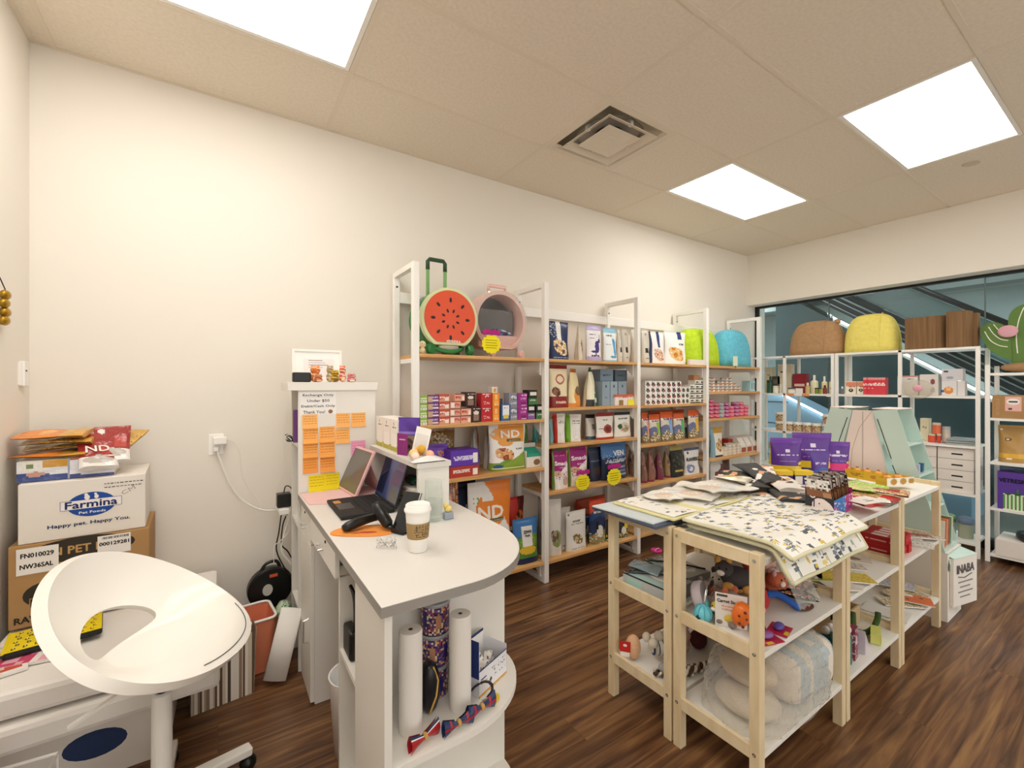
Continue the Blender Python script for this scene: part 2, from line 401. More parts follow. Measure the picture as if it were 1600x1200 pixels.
mb = MB(); sq(.14, .06, -.016, .008, mb); sq(.14, .12, -.016, -.004, mb); mb.add([(-.12,-.12,-.004),(.12,-.12,-.004),(.12,.12,-.004),(-.12,.12,-.004)], [(0,1,2,3)]); mb.lathe((0,0,-.008), [(0,0),(.045,0),(.05,.006)], 24); mb.build('centre_plate', vm, t, solid=.003)
for s1, s2 in ((1,0),(-1,0),(0,1),(0,-1)): MB().box((s1*.185-.012, s2*.185-.012, .0), (s1*.185+.012, s2*.185+.012, .05)).build('clip', M['white'], t)
MB().lathe((0,0,-.012), [(0,0),(.006,0),(.006,.006)], 10).build('screw', M['chrome'], t)
p = at(1518, 255, z=ZC)
mb = MB(); mb.lathe((p[0], p[1], ZC-.006), [(0,0),(.045,0),(.05,.006)], 32)
tag(mb.build('sprinkler_cover', mat('cover_enamel', '#cfc3ae', .6)), 'small round flush cover in the ceiling tile at right', 'sprinkler cover')

# ---------------------------------------------------------------- beyond the glass: mall with escalator
mall = mat('mall_paint', '#b4b8b4', .7); dk = mat('escalator_cladding', '#25282b', .35, metal=.3); stl = mat('brushed_steel', '#8f979a', .3, metal=.9)
struct(MB().box((5.9, -6, -.1), (13, 9, 0)).build('floor', mat('mall_floor', '#6f716c', .3)))
struct(MB().box((5.82, -6, 3.35), (13, 9, 3.5)).build('ceiling', mall))
struct(MB().box((12.8, -6, 0), (13, 9, 3.35)).build('wall_mall', mat('mall_wall', '#aebab8', .7)))
struct(MB().box((5.9, 8.9, 0), (12.8, 9, 3.35)).build('wall_mall_end', mat('mall_wall_light', '#6e7676', .7)))
struct(MB().box((5.9, -6, 0), (12.8, -5.9, 3.35)).build('wall_mall_side', mall))
for px_, py_ in ((9.6, 0), (9.6, 4), (7.0, 5), (7.0, -2.5)):  # unseen glowing panels, added only to brighten the mall
    t = thing('ceiling_light', 'unseen fill panel added to brighten the mall, hidden above the shop soffit', 'ceiling light', (px_, py_, 3.35), 0, 'added mall fill panels')
    MB().box((-.6, -.6, -.02), (.6, .6, 0)).build('frame', M['white'], t); MB().box((-.56, -.56, -.025), (.56, .56, -.021)).build('diffuser', mat('mall_fill_panel', '#ffffff', .5, emit=('#f6f8fa', 45)), t)
struct(MB().box((8.2, -6, 2.75), (8.5, 9, 3.35)).build('wall_bulkhead', mat('bulkhead_paint', '#98a2a0', .7)))
p1, p2 = at(1480, 455, z=3.35), at(1565, 466, z=3.35)
em2 = mat('mall_panel', '#ffffff', .5, emit=('#f6f8fa', 14))
t = thing('ceiling_light', 'bright ceiling panel in the corridor beyond the glass', 'ceiling light', (7.1, 1.75, 3.35))
MB().box((-.34, -.34, -.02), (.34, .34, 0)).build('frame', M['white'], t); MB().box((-.3, -.3, -.025), (.3, .3, -.021)).build('diffuser', em2, t)
t = thing('escalator', 'dark escalator with steel edges and light strips beyond the glass wall', 'escalator', (0, 0, 0))
sl = (2.77-1.457)/(2.8-.95)
def esc(y): return 2.77+(y-2.8)*sl
def slab(mb, x0, x1, ya, yb, za, zb, col=(1,1,1)):
    vs = [(x0,ya,esc(ya)+za),(x1,ya,esc(ya)+za),(x1,yb,esc(yb)+za),(x0,yb,esc(yb)+za),(x0,ya,esc(ya)+zb),(x1,ya,esc(ya)+zb),(x1,yb,esc(yb)+zb),(x0,yb,esc(yb)+zb)]
    mb.add(vs, [(0,3,2,1),(4,5,6,7),(0,1,5,4),(1,2,6,5),(2,3,7,6),(3,0,4,7)], col)
y0, y1 = -1.1, 3.62
mb = MB(); slab(mb, 7.5, 8.15, y0, y1, -.2, .12); mb.build('truss', dk, t)
for k, (za, zb) in enumerate(((.0, .025), (-.07, -.05), (-.16, -.145))):
    mb = MB(); slab(mb, 7.485, 7.5, y0, y1, za, zb); mb.build('edge_strip', stl, t)
em3 = mat('strip_light', '#ffffff', .5, emit=('#f4faff', 12))
mb = MB(); slab(mb, 7.3, 7.33, y0, y1-.9, -.31, -.295); mb.build('light_strip', em3, t)
mb = MB(); slab(mb, 7.3, 7.34, y0, y1-.9, -.36, -.322); mb.build('light_channel', M['white'], t)
gl = film('balustrade_glass', '#7fb0ae', .12, .03)
mb = MB(); slab(mb, 7.52, 7.53, y0, y1, .13, .55); mb.build('glass_balustrade', gl, t)
mb = MB(); slab(mb, 7.56, 8.1, y0, y1, -2.6, -.38); mb.build('reflection_panel', mat('dark_teal_reflection', '#2f4244', .25), t)  # opaque dark panel standing in for the teal reflections below the truss
mb = MB(); mb.tube([(7.52, y, esc(y)+.6) for y in (y0, 1, 2, y1)], .035, 10); mb.build('handrail', M['black'], t)
t = thing('escalator', 'lower escalator flank of blue-grey panels seen through the shelves', 'escalator', (0, 0, 0))
mb = MB(); bl = mat('blue_panel', '#7f9db4', .4)
def low(y): return .55+(y-1.6)*.62
vs = [(6.6, 1.2, 0), (6.6, 5.2, 0), (6.6, 5.2, 2.0), (6.6, 3.3, 1.4), (6.6, 1.2, .3)]
mb.add(vs+[(7.2, y, z) for _, y, z in vs], [(4,3,2,1,0), (5,6,7,8,9), (0,1,6,5), (1,2,7,6), (2,3,8,7), (3,4,9,8), (4,0,5,9)]); mb.build('side_panel', bl, t)
for z in (.45, .9, 1.2): MB().box((6.59, 1.8 if z < .5 else 3.0, z), (6.6, 5.1, z+.012)).build('panel_joint', dk, t)
MB().bar((6.57, 1.2, .34), (6.57, 3.3, 1.44), .02, .02).build('light_strip', em3, t)
for k, (x, y) in enumerate(((10.5, 5.2), (10.5, 2.2), (10.5, -.5))):
    MBs = thing('ceiling_light', ('leftmost', 'middle', 'rightmost')[k]+' long strip light far across the mall ceiling', 'ceiling light', (x, y, 3.35), 0, 'strip lights across the mall ceiling')
    MB().box((-.07, -.9, -.03), (.07, .9, 0)).build('housing', M['white'], MBs); MB().box((-.05, -.88, -.036), (.05, .88, -.031)).build('diffuser', em3, MBs)

# ---------------------------------------------------------------- wall fittings
p = at(20, 550, x=XL); q = at(42, 595, x=XL)
t = thing('door_sensor', 'small white sensor with a black dot on the left wall', 'sensor', (XL, (p[1]+q[1])/2, (p[2]+q[2])/2-.03))
MB().box((0, -.02, -.055), (.02, .035, .055)).build('housing', M['white'], t, bevel=.003)
MB().box((.02, -.012, .01), (.023, -.002, .016)).build('indicator', M['black'], t)
MB().box((.0, -.028, -.05), (.012, -.0205, .05)).build('magnet', M['white'], t)
p = at(0, 480, x=XL)
mb = MB()
for k in range(4): mb.ball((0, -.01*(k % 2), .05-.035*k), (.016, .03, .02), 12, 8)
t = thing('gold_ornament', 'gold hanging ornament at the left picture edge on the wall', 'ornament', (XL+.018, p[1]-.012, p[2]))
mb.build('charm', mat('gold_metal', '#b08a2e', .3, metal=.8), t, smooth=True)
MB().tube([(0, 0, .07), (-.016, 0, .12)], .002).build('string', M['blackm'], t)
a = at(327, 677, y=YB); b2 = at(348, 711, y=YB)
ox, oz = (a[0]+b2[0])/2, (a[2]+b2[2])/2
t = thing('wall_outlet', 'white wall outlet with a charger plugged in', 'outlet', (ox, YB, oz))
MB().box((-.036, -.006, -.058), (.036, 0, .058)).build('cover_plate', M['white'], t, bevel=.003)
MB().box((-.017, -.009, .008), (.017, -.0062, .04)).build('socket', M['lam'], t)
MB().box((-.017, -.009, -.04), (.017, -.0062, -.008)).build('socket', M['lam'], t)
t = thing('phone_charger', 'white block charger plugged into the upper socket with thin cable', 'charger', (ox, YB-.0095, oz))
MB().box((-.012, -.04, .002), (.05, 0, .042)).build('charger_body', M['white'], t, bevel=.004)
def wallpts(l, y=YB-.012): return [(at(px, py, y=y)[0]-ox, y-(YB-.0095), at(px, py, y=y)[2]-oz) for px, py in l]
def smoothpts(P, n=6):
    out = []
    for i in range(len(P)-1):
        p0 = P[max(0, i-1)]; p1 = P[i]; p2 = P[i+1]; p3 = P[min(len(P)-1, i+2)]
        for k in range(n):
            s = k/n
            out.append(tuple(.5*((2*p1[c])+(-p0[c]+p2[c])*s+(2*p0[c]-5*p1[c]+4*p2[c]-p3[c])*s*s+(-p0[c]+3*p1[c]-3*p2[c]+p3[c])*s**3) for c in range(3)))
    return out+[P[-1]]
MB().tube(smoothpts(wallpts([(352, 686), (368, 692), (376, 710), (379, 740), (390, 765), (403, 780), (408, 800)])), .0016, 6).build('cable', M['white'], t)
t = thing('extension_cord', 'white power cord drooping from the outlet to the power strip', 'cord', (ox, YB-.0095, oz))
MB().box((-.012, -.03, -.035), (.012, 0, -.012)).build('plug', M['white'], t, bevel=.003)
MB().tube(smoothpts(wallpts([(337, 698), (345, 722), (356, 750), (372, 775), (392, 790), (412, 797), (432, 797)], YB-.03)), .0045, 8).build('cable', M['white'], t)
px = at(450, 793, y=2.75)
t = thing('power_strip', 'white power strip beside the far end of the desk', 'power strip', (at(433, 797, y=2.78)[0], 2.78, px[2]-.02))
MB().box((0, -.1, 0), (.05, .12, .03)).build('strip_body', M['white'], t, bevel=.004)
MB().box((.015, -.085, .0301), (.035, -.06, .033)).build('socket', M['lam'], t)
t2 = thing('power_adapter', 'black power adapter with a looped lead on the white power strip', 'adapter', (t.location[0]+.028, 2.74, px[2]+.012))
MB().box((-.035, -.03, 0), (.035, .03, .075)).build('adapter_body', M['black'], t2, bevel=.006)
MB().tube(smoothpts([(0, 0, .07), (.01, 0, .11), (.035, 0, .1), (.05, -.01, .05), (.055, -.02, -.05)]), .003, 6).build('lead', M['black'], t2)
# cables hanging to the floor between wall and desk
rnd = random.Random(4)
paths = [([(440, 800), (436, 830), (432, 860), (446, 890), (458, 912), (459, 940), (456, 965)], 'black', 'thick black cable hanging lowest behind the far end of the desk'),
         ([(450, 800), (442, 820), (440, 850), (450, 862), (462, 884)], 'black', 'black cable looping from the power strip towards the desk'),
         ([(455, 800), (444, 835), (440, 860), (452, 878), (460, 890)], 'white', 'white cable tangled below the power strip'),
         ([(446, 800), (452, 828), (438, 845), (428, 855), (428, 880)], 'white', 'thin grey cable curling against the wall below the power strip')]
for i, (l, m, lb) in enumerate(paths):
    y = 2.80-.02*i
    P = [at(a_, b_, y=y) for a_, b_ in l]
    tag(MB().tube(smoothpts(P), .0038 if i < 3 else .002, 6).build('power_cable', M[m]), lb, 'cable', 'cables behind the desk')
P = [at(a_, b_, y=2.94) for a_, b_ in [(450, 630), (444, 665), (441, 680), (444, 715), (447, 735), (433, 758), (430, 775), (435, 788)]]
tag(MB().tube(P, .0013, 5).build('thin_cable', M['white']), 'thin white cable running down the wall left of the tall cabinet', 'cable')

# ================================================================ MAIN SHELVING
UX = [1.0, 2.0, 3.0, 4.0, 5.0]; FY, BY = 2.57, 2.935
LV = [[1.64, 1.20, .848, .16], [1.64, 1.275, 1.0, .657, .155], [1.64, 1.27, .926, .578, .155], [1.64, 1.377, 1.108, .708, .155]]
su = thing('display_shelving', 'long white metal shelving with oak boards along the back wall', 'shelving unit', (3.0, 2.75, 0))
O = Vector((3.0, 2.75, 0))
def sb(a, b): return (tuple(Vector(a)-O), tuple(Vector(b)-O))
for x in UX:
    mb = MB(); w = .02
    for a, b in (((x-w, FY-w, 0), (x+w, FY+w, 2.2)), ((x-w, BY-.035, 0), (x+w, BY, 2.2)), ((x-w, FY+w, 2.165), (x+w, BY-.035, 2.2)), ((x-w, FY+w, 0), (x+w, BY-.035, .03))): mb.box(*sb(a, b))
    mb.build('upright_frame', M['white'], su, bevel=.003)
    MB().box(*sb((x-.006, BY-.037, 2.1), (x+.006, BY-.0352, 2.112))).build('screw', M['blackm'], su)
for i in range(4):
    x0, x1 = UX[i]+.021, UX[i+1]-.021
    for z in LV[i]:
        MB().box(*sb((x0, FY-.02, z-.022), (x1, BY-.04, z))).build('shelf_board', M['oak'], su, bevel=.002)
        for x, s in ((x0, 1), (x1, -1)):
            mb = MB(); a = min(x, x+s*.012); mb.box(*sb((a, FY+.02, z-.05), (a+.012, BY-.04, z-.0225)))
            P = [(FY+.02, z-.05), (FY+.1, z-.05), (FY+.02, z-.12)]
            vs = [(a-O.x, y-O.y, zz) for y, zz in P]+[(a+.012-O.x, y-O.y, zz) for y, zz in P]
            mb.add(vs, [(0,1,2), (5,4,3), (0,3,4,1), (1,4,5,2), (2,5,3,0)]); mb.build('shelf_bracket', M['white'], su)
    MB().box(*sb((UX[i]+.02, BY-.03, 2.0), (UX[i+1]-.02, BY-.01, 2.075))).build('back_rail', M['white'], su, bevel=.003)

# ================================================================ GOODS ON THE BACK SHELVING
MAG = '#b3247e'; WH = '#f4f1ec'; NV = '#23345f'; CREAM = '#efe3c4'
def tagcard(x0, x1, yt, yb, Y, z, label):
    """yellow burst price card on a clear clip"""
    a = at(x0, yt, y=Y); b = at(x1, yb, y=Y); w = b[0]-a[0]; cx = (a[0]+b[0])/2; top = a[2]; bot = b[2]
    t = thing('price_card', label, 'price tag', (cx, Y, z-.022), 0, 'yellow price cards clipped to the shelf edge')
    h0 = bot-(z-.022); mb = MB(); n = 28; r = w/2; cz = h0+r*.8
    P = [((r if k % 2 else r*.88)*math.cos(2*PI*k/n), (r if k % 2 else r*.88)*math.sin(2*PI*k/n)*.85) for k in range(n)]
    mb.add([(x_, -.002, cz+z_) for x_, z_ in P]+[(x_, .001, cz+z_) for x_, z_ in P], [tuple(range(n)), tuple(range(2*n-1, n-1, -1))]+[(i, n+i, n+(i+1) % n, (i+1) % n) for i in range(n)], '#f8e71c')
    mb.build('card', M['matte'], t)
    mb = MB()
    for k in range(4): mb.box((-r*.6, -.0032, cz+r*(.32-.22*k)), (r*(.6-.1*(k % 2)), -.0022, cz+r*(.36-.22*k)), '#7a6a10')
    mb.build('print_lines', M['matte'], t)
    mb = MB(); rnd = random.Random(int(x0))
    for k in range(5): mb.ball((-r*.7+r*.35*k, -.003, cz+r*1.0+.006*(k % 2)), (r*.22, .002, r*.25), 10, 6, MAG)
    mb.build('pink_heading', M['matte'], t, label='pink rounded heading of the price card')
    MB().tube([(0, .002, 0), (0, .001, cz-r*.7)], .003, 6).box((-.015, -.004, -.004), (.015, .004, .006)).build('clip', M['glass'], t)
    return t
def clampx(a, b):
    for u in UX:
        if a < u+.024 and b > u-.024:
            if (a+b)/2 < u: b = u-.026
            else: a = u+.026
    if b-a < .02: a, b = (b-.02, b) if (a+b)/2 % 1 > .5 else (a, a+.02)
    return a, b
def bag(kind, x0, x1, yt, z, Y, d, ops, label, cat='pet food bag', rot=0, seed=0, m='gloss', words=(), name='pet_food_bag', group=None, lean=0, **kw):
    """a bag standing on a shelf; x0,x1,yt are where its front shows in the photo"""
    a = at(x0, 601, y=Y)[0]; b = at(x1, 601, y=Y)[0]; top = at((x0+x1)/2, yt, y=Y)[2]; a, b = clampx(a, b)
    w = b-a; h = top-z; 
    if kw.pop('wide', None): w = kw.pop('w')
    t = thing(name, label, cat, ((a+b)/2, Y+d/2, z+.001+(abs(math.sin(lean))*d*.1)), (lean, 0, rot), group)
    pouch('pouch', w, h, d, ops, seed or int(x0), t, m, **kw)
    if words:
        for wd in words:
            s, cx, cz, ww, hh, col = wd[:6]; mb = MB()
            yf = lambda X, Z: -pouch_y(w, h, d, min(1, max(0, X/w+.5)), min(1, max(0, Z/h)))-.0045
            lettering(mb, s, cx*w, cz*h, ww*w, hh*h if hh else None, col=col, yf=yf, bold=wd[6] if len(wd) > 6 else 0, rot=wd[7] if len(wd) > 7 else 0)
            mb.build('lettering', M['matte'], t)
    return t
def carton(x0, x1, yt, z, Y, d, front, label, cat='box', side=None, top=None, name='carton', words=(), group=None, rot=0, x_world=None, h=None, seed=0, m='print'):
    a, b = clampx(at(x0, 601, y=Y)[0], at(x1, 601, y=Y)[0])
    hh = h or at((x0+x1)/2, yt, y=Y)[2]-z
    t = thing(name, label, cat, ((a+b)/2, Y+d/2, z+.0006), rot, group)
    mb = MB(); gbox(mb, b-a-.002, hh-.0012, d, front, side, top, seed or int(x0)); mb.build('carton_body', M[m], t)
    for wd in words:
        s, cx, cz, ww, h2, col = wd[:6]; mb = MB()
        lettering(mb, s, cx*(b-a), cz*hh, ww*(b-a), h2*hh if h2 else None, y=-d/2-.0012, col=col, bold=wd[6] if len(wd) > 6 else 0)
        mb.build('lettering', M['matte'], t)
    return t
SH = ['top shelf', 'second shelf', 'third shelf', 'fourth shelf', 'bottom shelf']; BAY = ['left bay', 'second bay', 'third bay', 'far bay']
def on(b, l): return ' on the '+('bottom shelf' if l == len(LV[b])-1 else SH[l])+' of the '+BAY[b]
def can(mb, r, h, body, lid='#c9c9c6', ops=None, n=18):
    mb.lathe((0,0,0), [(0,0),(r*.97,0),(r,.003),(r,.004)], n, lid)
    if ops:
        vs = []; fs = []; cs = []; m = 8; rnd = random.Random(3)
        for i in range(n+1):
            a = 2*PI*i/n-PI/2-PI
            for j in range(m+1): vs.append((r*math.cos(a), r*math.sin(a), .004+(h-.008)*j/m))
        for i in range(n):
            for j in range(m): fs.append((i*(m+1)+j, (i+1)*(m+1)+j, (i+1)*(m+1)+j+1, i*(m+1)+j+1)); cs.append(art(ops, (i+.5)/n*2 % 1, (j+.5)/m, rnd))
        mb.add(vs, fs, cs)
    else: mb.lathe((0,0,.004), [(r,0),(r,h-.008)], n, body)
    mb.lathe((0,0,h-.004), [(r,0),(r*1.01,.001),(r*1.0,.004),(r*.93,.004),(r*.9,.002),(0,.002)], n, lid)
ORD = ['bottom', 'second', 'third', 'fourth', 'fifth', 'sixth']
def stack(make, cols, z0, label, group, cat, Y=None):
    """cols: list of (x, y, n); make() -> first thing (with height property 'hh')"""
    first = None; rnd = random.Random(len(label))
    OR2 = ['first', 'second', 'third', 'fourth', 'fifth', 'sixth', 'seventh', 'eighth', 'ninth', 'tenth', 'eleventh', 'twelfth', 'thirteenth', 'fourteenth']
    for ci, (x, y, n) in enumerate(cols):
        for k in range(n):
            pos = 'single' if n == 1 else ('top' if k == n-1 else ORD[k])
            lb = label.replace('{pos}', pos).replace('{col}', OR2[ci])
            if first is None:
                first, hh = make(); o = first; first.location = (x, y, z0+.0006)
            else: o = copy_tree(first, (x+rnd.uniform(-.0006, .0006), y+rnd.uniform(-.003, .003), z0+.0006+k*(hh+.0006)), rnd.uniform(-.015, .015))
            o['label'] = lb; o['category'] = cat; o['group'] = group

# ---- left bay, top shelf: two trolley pet carriers
z = 1.64
a = at(657, 601, y=2.6)[0]; b = at(746, 601, y=2.6)[0]; R = (b-a)/2
t = thing('pet_carrier', 'green trolley pet carrier with a red watermelon front on the top shelf', 'pet carrier', ((a+b)/2, 2.72, z+.001))
cz = .055+R*.88
def truncdisc(r, cut, n=56, k=1.0):
    P = []
    a0 = math.asin(max(-1, -cut/r))
    for i in range(n+1):
        an = a0+(PI-2*a0)*i/n; P.append((r*math.cos(an)*k, r*math.sin(an)))
    return P
def slabxz(mb, P, y0, y1, col=(1,1,1), zc=0):
    n = len(P)
    return mb.add([(x_, y0, z_+zc) for x_, z_ in P]+[(x_, y1, z_+zc) for x_, z_ in P], [tuple(range(n-1, -1, -1)) if P[0][0] < 0 else tuple(range(n)), tuple(range(2*n-1, n-1, -1))]+[(i, n+i, n+(i+1) % n, (i+1) % n) for i in range(n)], col)
grn = mat('green_plastic', '#2f7a3f', .25); cut = R*.84
mb = MB(); slabxz(mb, truncdisc(R*.96, cut*.97), -.05, .12, zc=cz); mb.build('shell', grn, t, bevel=.02)
mb = MB(); slabxz(mb, truncdisc(R*.965, cut*.95), -.085, -.05, zc=cz); mb.build('front_shell', mat('smoky_green', '#3f5b49', .15), t, bevel=.008)
mb = MB(); slabxz(mb, truncdisc(R, cut), -.125, -.088, zc=cz); mb.build('rind_rim', mat('rind_cream', '#d9e3b0', .3), t, bevel=.006)
mb = MB(); slabxz(mb, truncdisc(R*.89, cut*.91), -.129, -.1255, zc=cz+.003); wf = mb.build('watermelon_face', mat('watermelon_red', '#e2542f', .35), t)
for rr, n, off, sc in ((.27, 8, .39, 1), (.6, 8, 0, 1.25)):
    for k in range(n):
        an = PI/2+off+2*PI*k/n; X, Z = rr*R*math.cos(an), cz+rr*R*math.sin(an)
        Mr = Matrix.Translation((X, -.13, Z)) @ Matrix.Rotation(-(an-PI/2), 4, 'Y')
        MB().ball((0,0,0), (.0075*sc, .0025, .013*sc), 10, 6, '#2a1613', Mr).build('seed', M['plastic'], wf)
word(t, 'VETRESKA', .02, cz-R*.72, w=R*.5, y=-.1302, col='#f3e9dc', bold=.0008)
mb = MB(); mb.tube(smoothpts([(-R*.62, .0, .06), (-R*.5, -.08, .045), (0, -.11, .02), (R*.5, -.08, .045), (R*.62, 0, .06)]), .016, 10); mb.build('bumper', grn, t, smooth=True)
MB().ball((0, -.10, .052), (.075, .02, .024), 16, 8).build('scoop', mat('pale_grey_plastic', '#b9b5a8', .3), t, smooth=True)
for i, (X, Y) in enumerate(((-R*.62, -.10), (R*.74, -.11), (-R*.62, .1), (R*.74, .1))):
    MB().lathe((0,0,0), [(0,-.02),(.03,-.02),(.037,-.012),(.037,.012),(.03,.02),(0,.02)], 24, M=Matrix.Translation((X, Y, .037)) @ Matrix.Rotation(.5 if i % 2 == 0 else 1.5, 4, 'Z') @ Matrix.Rotation(PI/2, 4, 'X')).build('wheel', grn, t, smooth=False)
MB().box((.0, -.06, .0), (.045, .0, .045)).build('caster_block', M['blackm'], t)
hx0 = at(668, 500, y=2.72)[0]-t.location.x; hx1 = at(695, 500, y=2.72)[0]-t.location.x; hz = at(682, 406, y=2.72)[2]-z
for X in (hx0, hx1):
    MB().box((X-.009, -.012, cz+R*.7), (X+.009, .006, hz-.06)).build('handle_rod', mat('light_green_rod', '#7fae6a', .3), t)
mb = MB(); mb.tube([(hx0, -.003, hz-.075), (hx0, -.003, hz-.02), (hx0+.012, -.003, hz-.005), (hx1-.012, -.003, hz-.005), (hx1, -.003, hz-.02), (hx1, -.003, hz-.075)], .0135, 10); mb.build('handle_grip', mat('dark_green', '#2c4a31', .35), t, smooth=True)

a = at(748, 601, y=2.6)[0]; b = at(834, 601, y=2.6)[0]; R = (b-a)/2
t = thing('pet_carrier', 'pink trolley pet carrier with a clear bubble front on the top shelf', 'pet carrier', ((a+b)/2, 2.74, z+.001))
cz = .05+R*.93; cut = R*.86
pk = mat('pale_pink_plastic', '#e9bfb6', .3)
mb = MB(); P = truncdisc(R*.95, cut); Q = truncdisc(R*.83, cut*.86); n = len(P)
mb.add([(x_, -.06, z_+cz) for x_, z_ in P]+[(x_, -.06, z_+cz) for x_, z_ in Q]+[(x_, .1, z_+cz) for x_, z_ in P]+[(x_, .1, z_+cz) for x_, z_ in Q],
       [(i, (i+1) % n, n+(i+1) % n, n+i) for i in range(n)]+[(i, 2*n+i, 2*n+(i+1) % n, (i+1) % n) for i in range(n)]+[(n+i, n+(i+1) % n, 3*n+(i+1) % n, 3*n+i) for i in range(n)]+[(2*n+i, 3*n+i, 3*n+(i+1) % n, 2*n+(i+1) % n) for i in range(n)])
mb.build('shell', pk, t)
mb = MB(); slabxz(mb, truncdisc(R*.93, cut*.98), .1, .115, zc=cz); mb.build('back_panel', mat('smoke_panel', '#4b4647', .35), t)
mb = MB(); mb.box((-R*.72, .04, cz-R*.5), (R*.72, .09, cz+R*.42)); mb.build('mesh_window', mat('grey_mesh', '#6d6a6b', .5), t)
mb = MB(); mb.box((-R*.75, -.04, cz-R*.84), (R*.75, .09, cz-R*.42)); mb.build('cushion', mat('pink_cushion', '#e2b3ab', .8), t, bevel=.02)
mb = MB(); mb.ball((R*.05, -.0, cz-R*.36), (R*.5, .03, R*.14), 14, 8, lambda u, v: random.Random(int(u*40)*31+int(v*30)).choice([hexc('#29355e'), hexc('#5a6c9a'), hexc('#c9c7d4'), hexc('#1b2136')])); mb.build('folded_liner', M['matte'], t, smooth=True)
# clear bubble dome
vs = []; fs = []; n = 40; m = 8; Pn = truncdisc(1, cut/R, n)
for j in range(m+1):
    s_ = math.cos(j/m*PI/2)**.6 if j < m else 0; dep = -.06-.10*math.sin(j/m*PI/2)
    for X, Z in Pn: vs.append((X*R*.94*s_, dep, Z*R*.94*s_+cz))
n1 = n+1
for j in range(m):
    for i in range(n1): fs.append((j*n1+i, j*n1+(i+1) % n1, (j+1)*n1+(i+1) % n1, (j+1)*n1+i))
MB().add(vs, fs).build('clear_dome', M['glass'], t, smooth=True)
for i, (X, Y) in enumerate(((-R*.35, -.07), (R*.72, -.07), (R*.1, .08))):
    MB().lathe((0,0,0), [(0,-.016),(.022,-.016),(.03,-.01),(.03,.01),(.022,.016),(0,.016)], 20, M=Matrix.Translation((X, Y, .03)) @ Matrix.Rotation(.4, 4, 'Z') @ Matrix.Rotation(PI/2, 4, 'X')).build('wheel', pk, t)
hx0 = at(763, 500, y=2.74)[0]-t.location.x; hx1 = at(789, 500, y=2.74)[0]-t.location.x; hz = at(776, 446, y=2.74)[2]-z
for X in (hx0, hx1): MB().box((X-.008, -.01, cz+R*.8), (X+.008, .006, hz-.03)).build('handle_rod', M['chrome'], t)
MB().tube([(hx0, -.003, hz-.05), (hx0, -.003, hz-.01), (hx1, -.003, hz-.01), (hx1, -.003, hz-.05)], .013, 10).build('handle_grip', pk, t, smooth=True)
tagcard(752, 783, 530, 553, 2.545, z, 'yellow price card in front of the pink clear-fronted carrier')
t = thing('figurine', 'small cream figurine sitting beside the watermelon carrier', 'figurine', (at(661, 550, y=2.6)[0]-.004, 2.6, z+.001))
MB().ball((0,0,.022), (.018,.016,.022), 12, 8, '#efdcb0').build('body', M['plastic'], t, smooth=True)
h_ = MB().ball((0,0,.06), (.022,.02,.022), 14, 10, '#f0dfb4').build('head', M['plastic'], t, smooth=True)
MB().ball((-.007,-.0185,.062), .0028, 8, 6, '#221a14').ball((.007,-.0185,.062), .0028, 8, 6, '#221a14').build('eyes', M['plastic'], h_)

# ---- left bay, second shelf: small cartons in stacks
z = 1.20; Y = 2.58
def mk_carton(w, h, d, front, side=None, top=None):
    def f():
        t = thing('food_carton', '', 'carton'); gbox_ = MB(); gbox(gbox_, w, h, d, front, side, top, 5, .005); gbox_.build('carton_body', M['print'], t); return t, h
    return f
def X(px, Y=Y): return at(px, 601, y=Y)[0]
def pxh(px, y0, y1, Y=Y): return at(px, y0, y=Y)[2]-at(px, y1, y=Y)[2]
small = 'small food cartons stacked on the second shelf of the left bay'
def cols(*l, Y=Y, d=.06): return [(X((a_+b_)/2), Y+d/2, n) for a_, b_, n in l]
specs = [((656.5, 667), 4, .055, [('all', '#8dbb4e'), ('band', 0, .3, '#f0efe2'), ('band', .5, .62, '#d9e6b0'), ('line', .1, .9, .15, .06, '#6d8a3a')], 'light green and white carton, {pos} in the far left stack'),
 ((667.8, 685), 4, .055, [('all', '#6a3b80'), ('rect', 0, .4, 0, .75, '#c9a78a'), ('rect', .45, 1, .1, .35, '#e6dbe6'), ('rect', .4, .95, .55, .8, '#cdb6d6'), ('line', .5, .95, .68, .06, '#6a3b80')], 'purple and beige carton, {pos} in the second stack from the left'),
 ((685.5, 702), 4, .055, [('all', '#d89a86'), ('band', .85, 1, '#5a2a22'), ('rect', .55, .95, .1, .8, '#f0e3d8'), ('diag', .2, .5, '#c4543f'), ('line', .1, .9, .55, .1, '#f5ebe2')], 'salmon carton with white lettering, {pos} in the third stack from the left'),
 ((702.5, 719), 3, .055, [('all', '#dd9f8b'), ('band', .85, 1, '#7a3026'), ('rect', .1, .45, .1, .8, '#f2e8de'), ('line', .4, .95, .5, .16, '#c2402f')], 'salmon carton with a white end patch, {pos} in the fourth stack'),
 ((719.5, 735.5), 2, .055, [('all', '#e0a893'), ('band', .88, 1, '#5b231c'), ('line', .1, .9, .5, .2, '#c5452f'), ('rect', .7, .95, .1, .7, '#f2e8de')], 'salmon carton with red script, {pos} in the pair left of the brown boxes'),
 ((736, 751), 1, .06, [('all', '#3a1f1b'), ('band', .0, .1, '#2a1512'), ('rect', .2, .8, .1, .5, '#8f7466'), ('ell', .5, .62, .3, .12, '#e8dcd0'), ('line', .2, .9, .88, .04, '#e8e0d8')], 'dark brown carton standing lowest left of the red cartons')]
hts = [.076, .076, .076, .076, .076, .145]
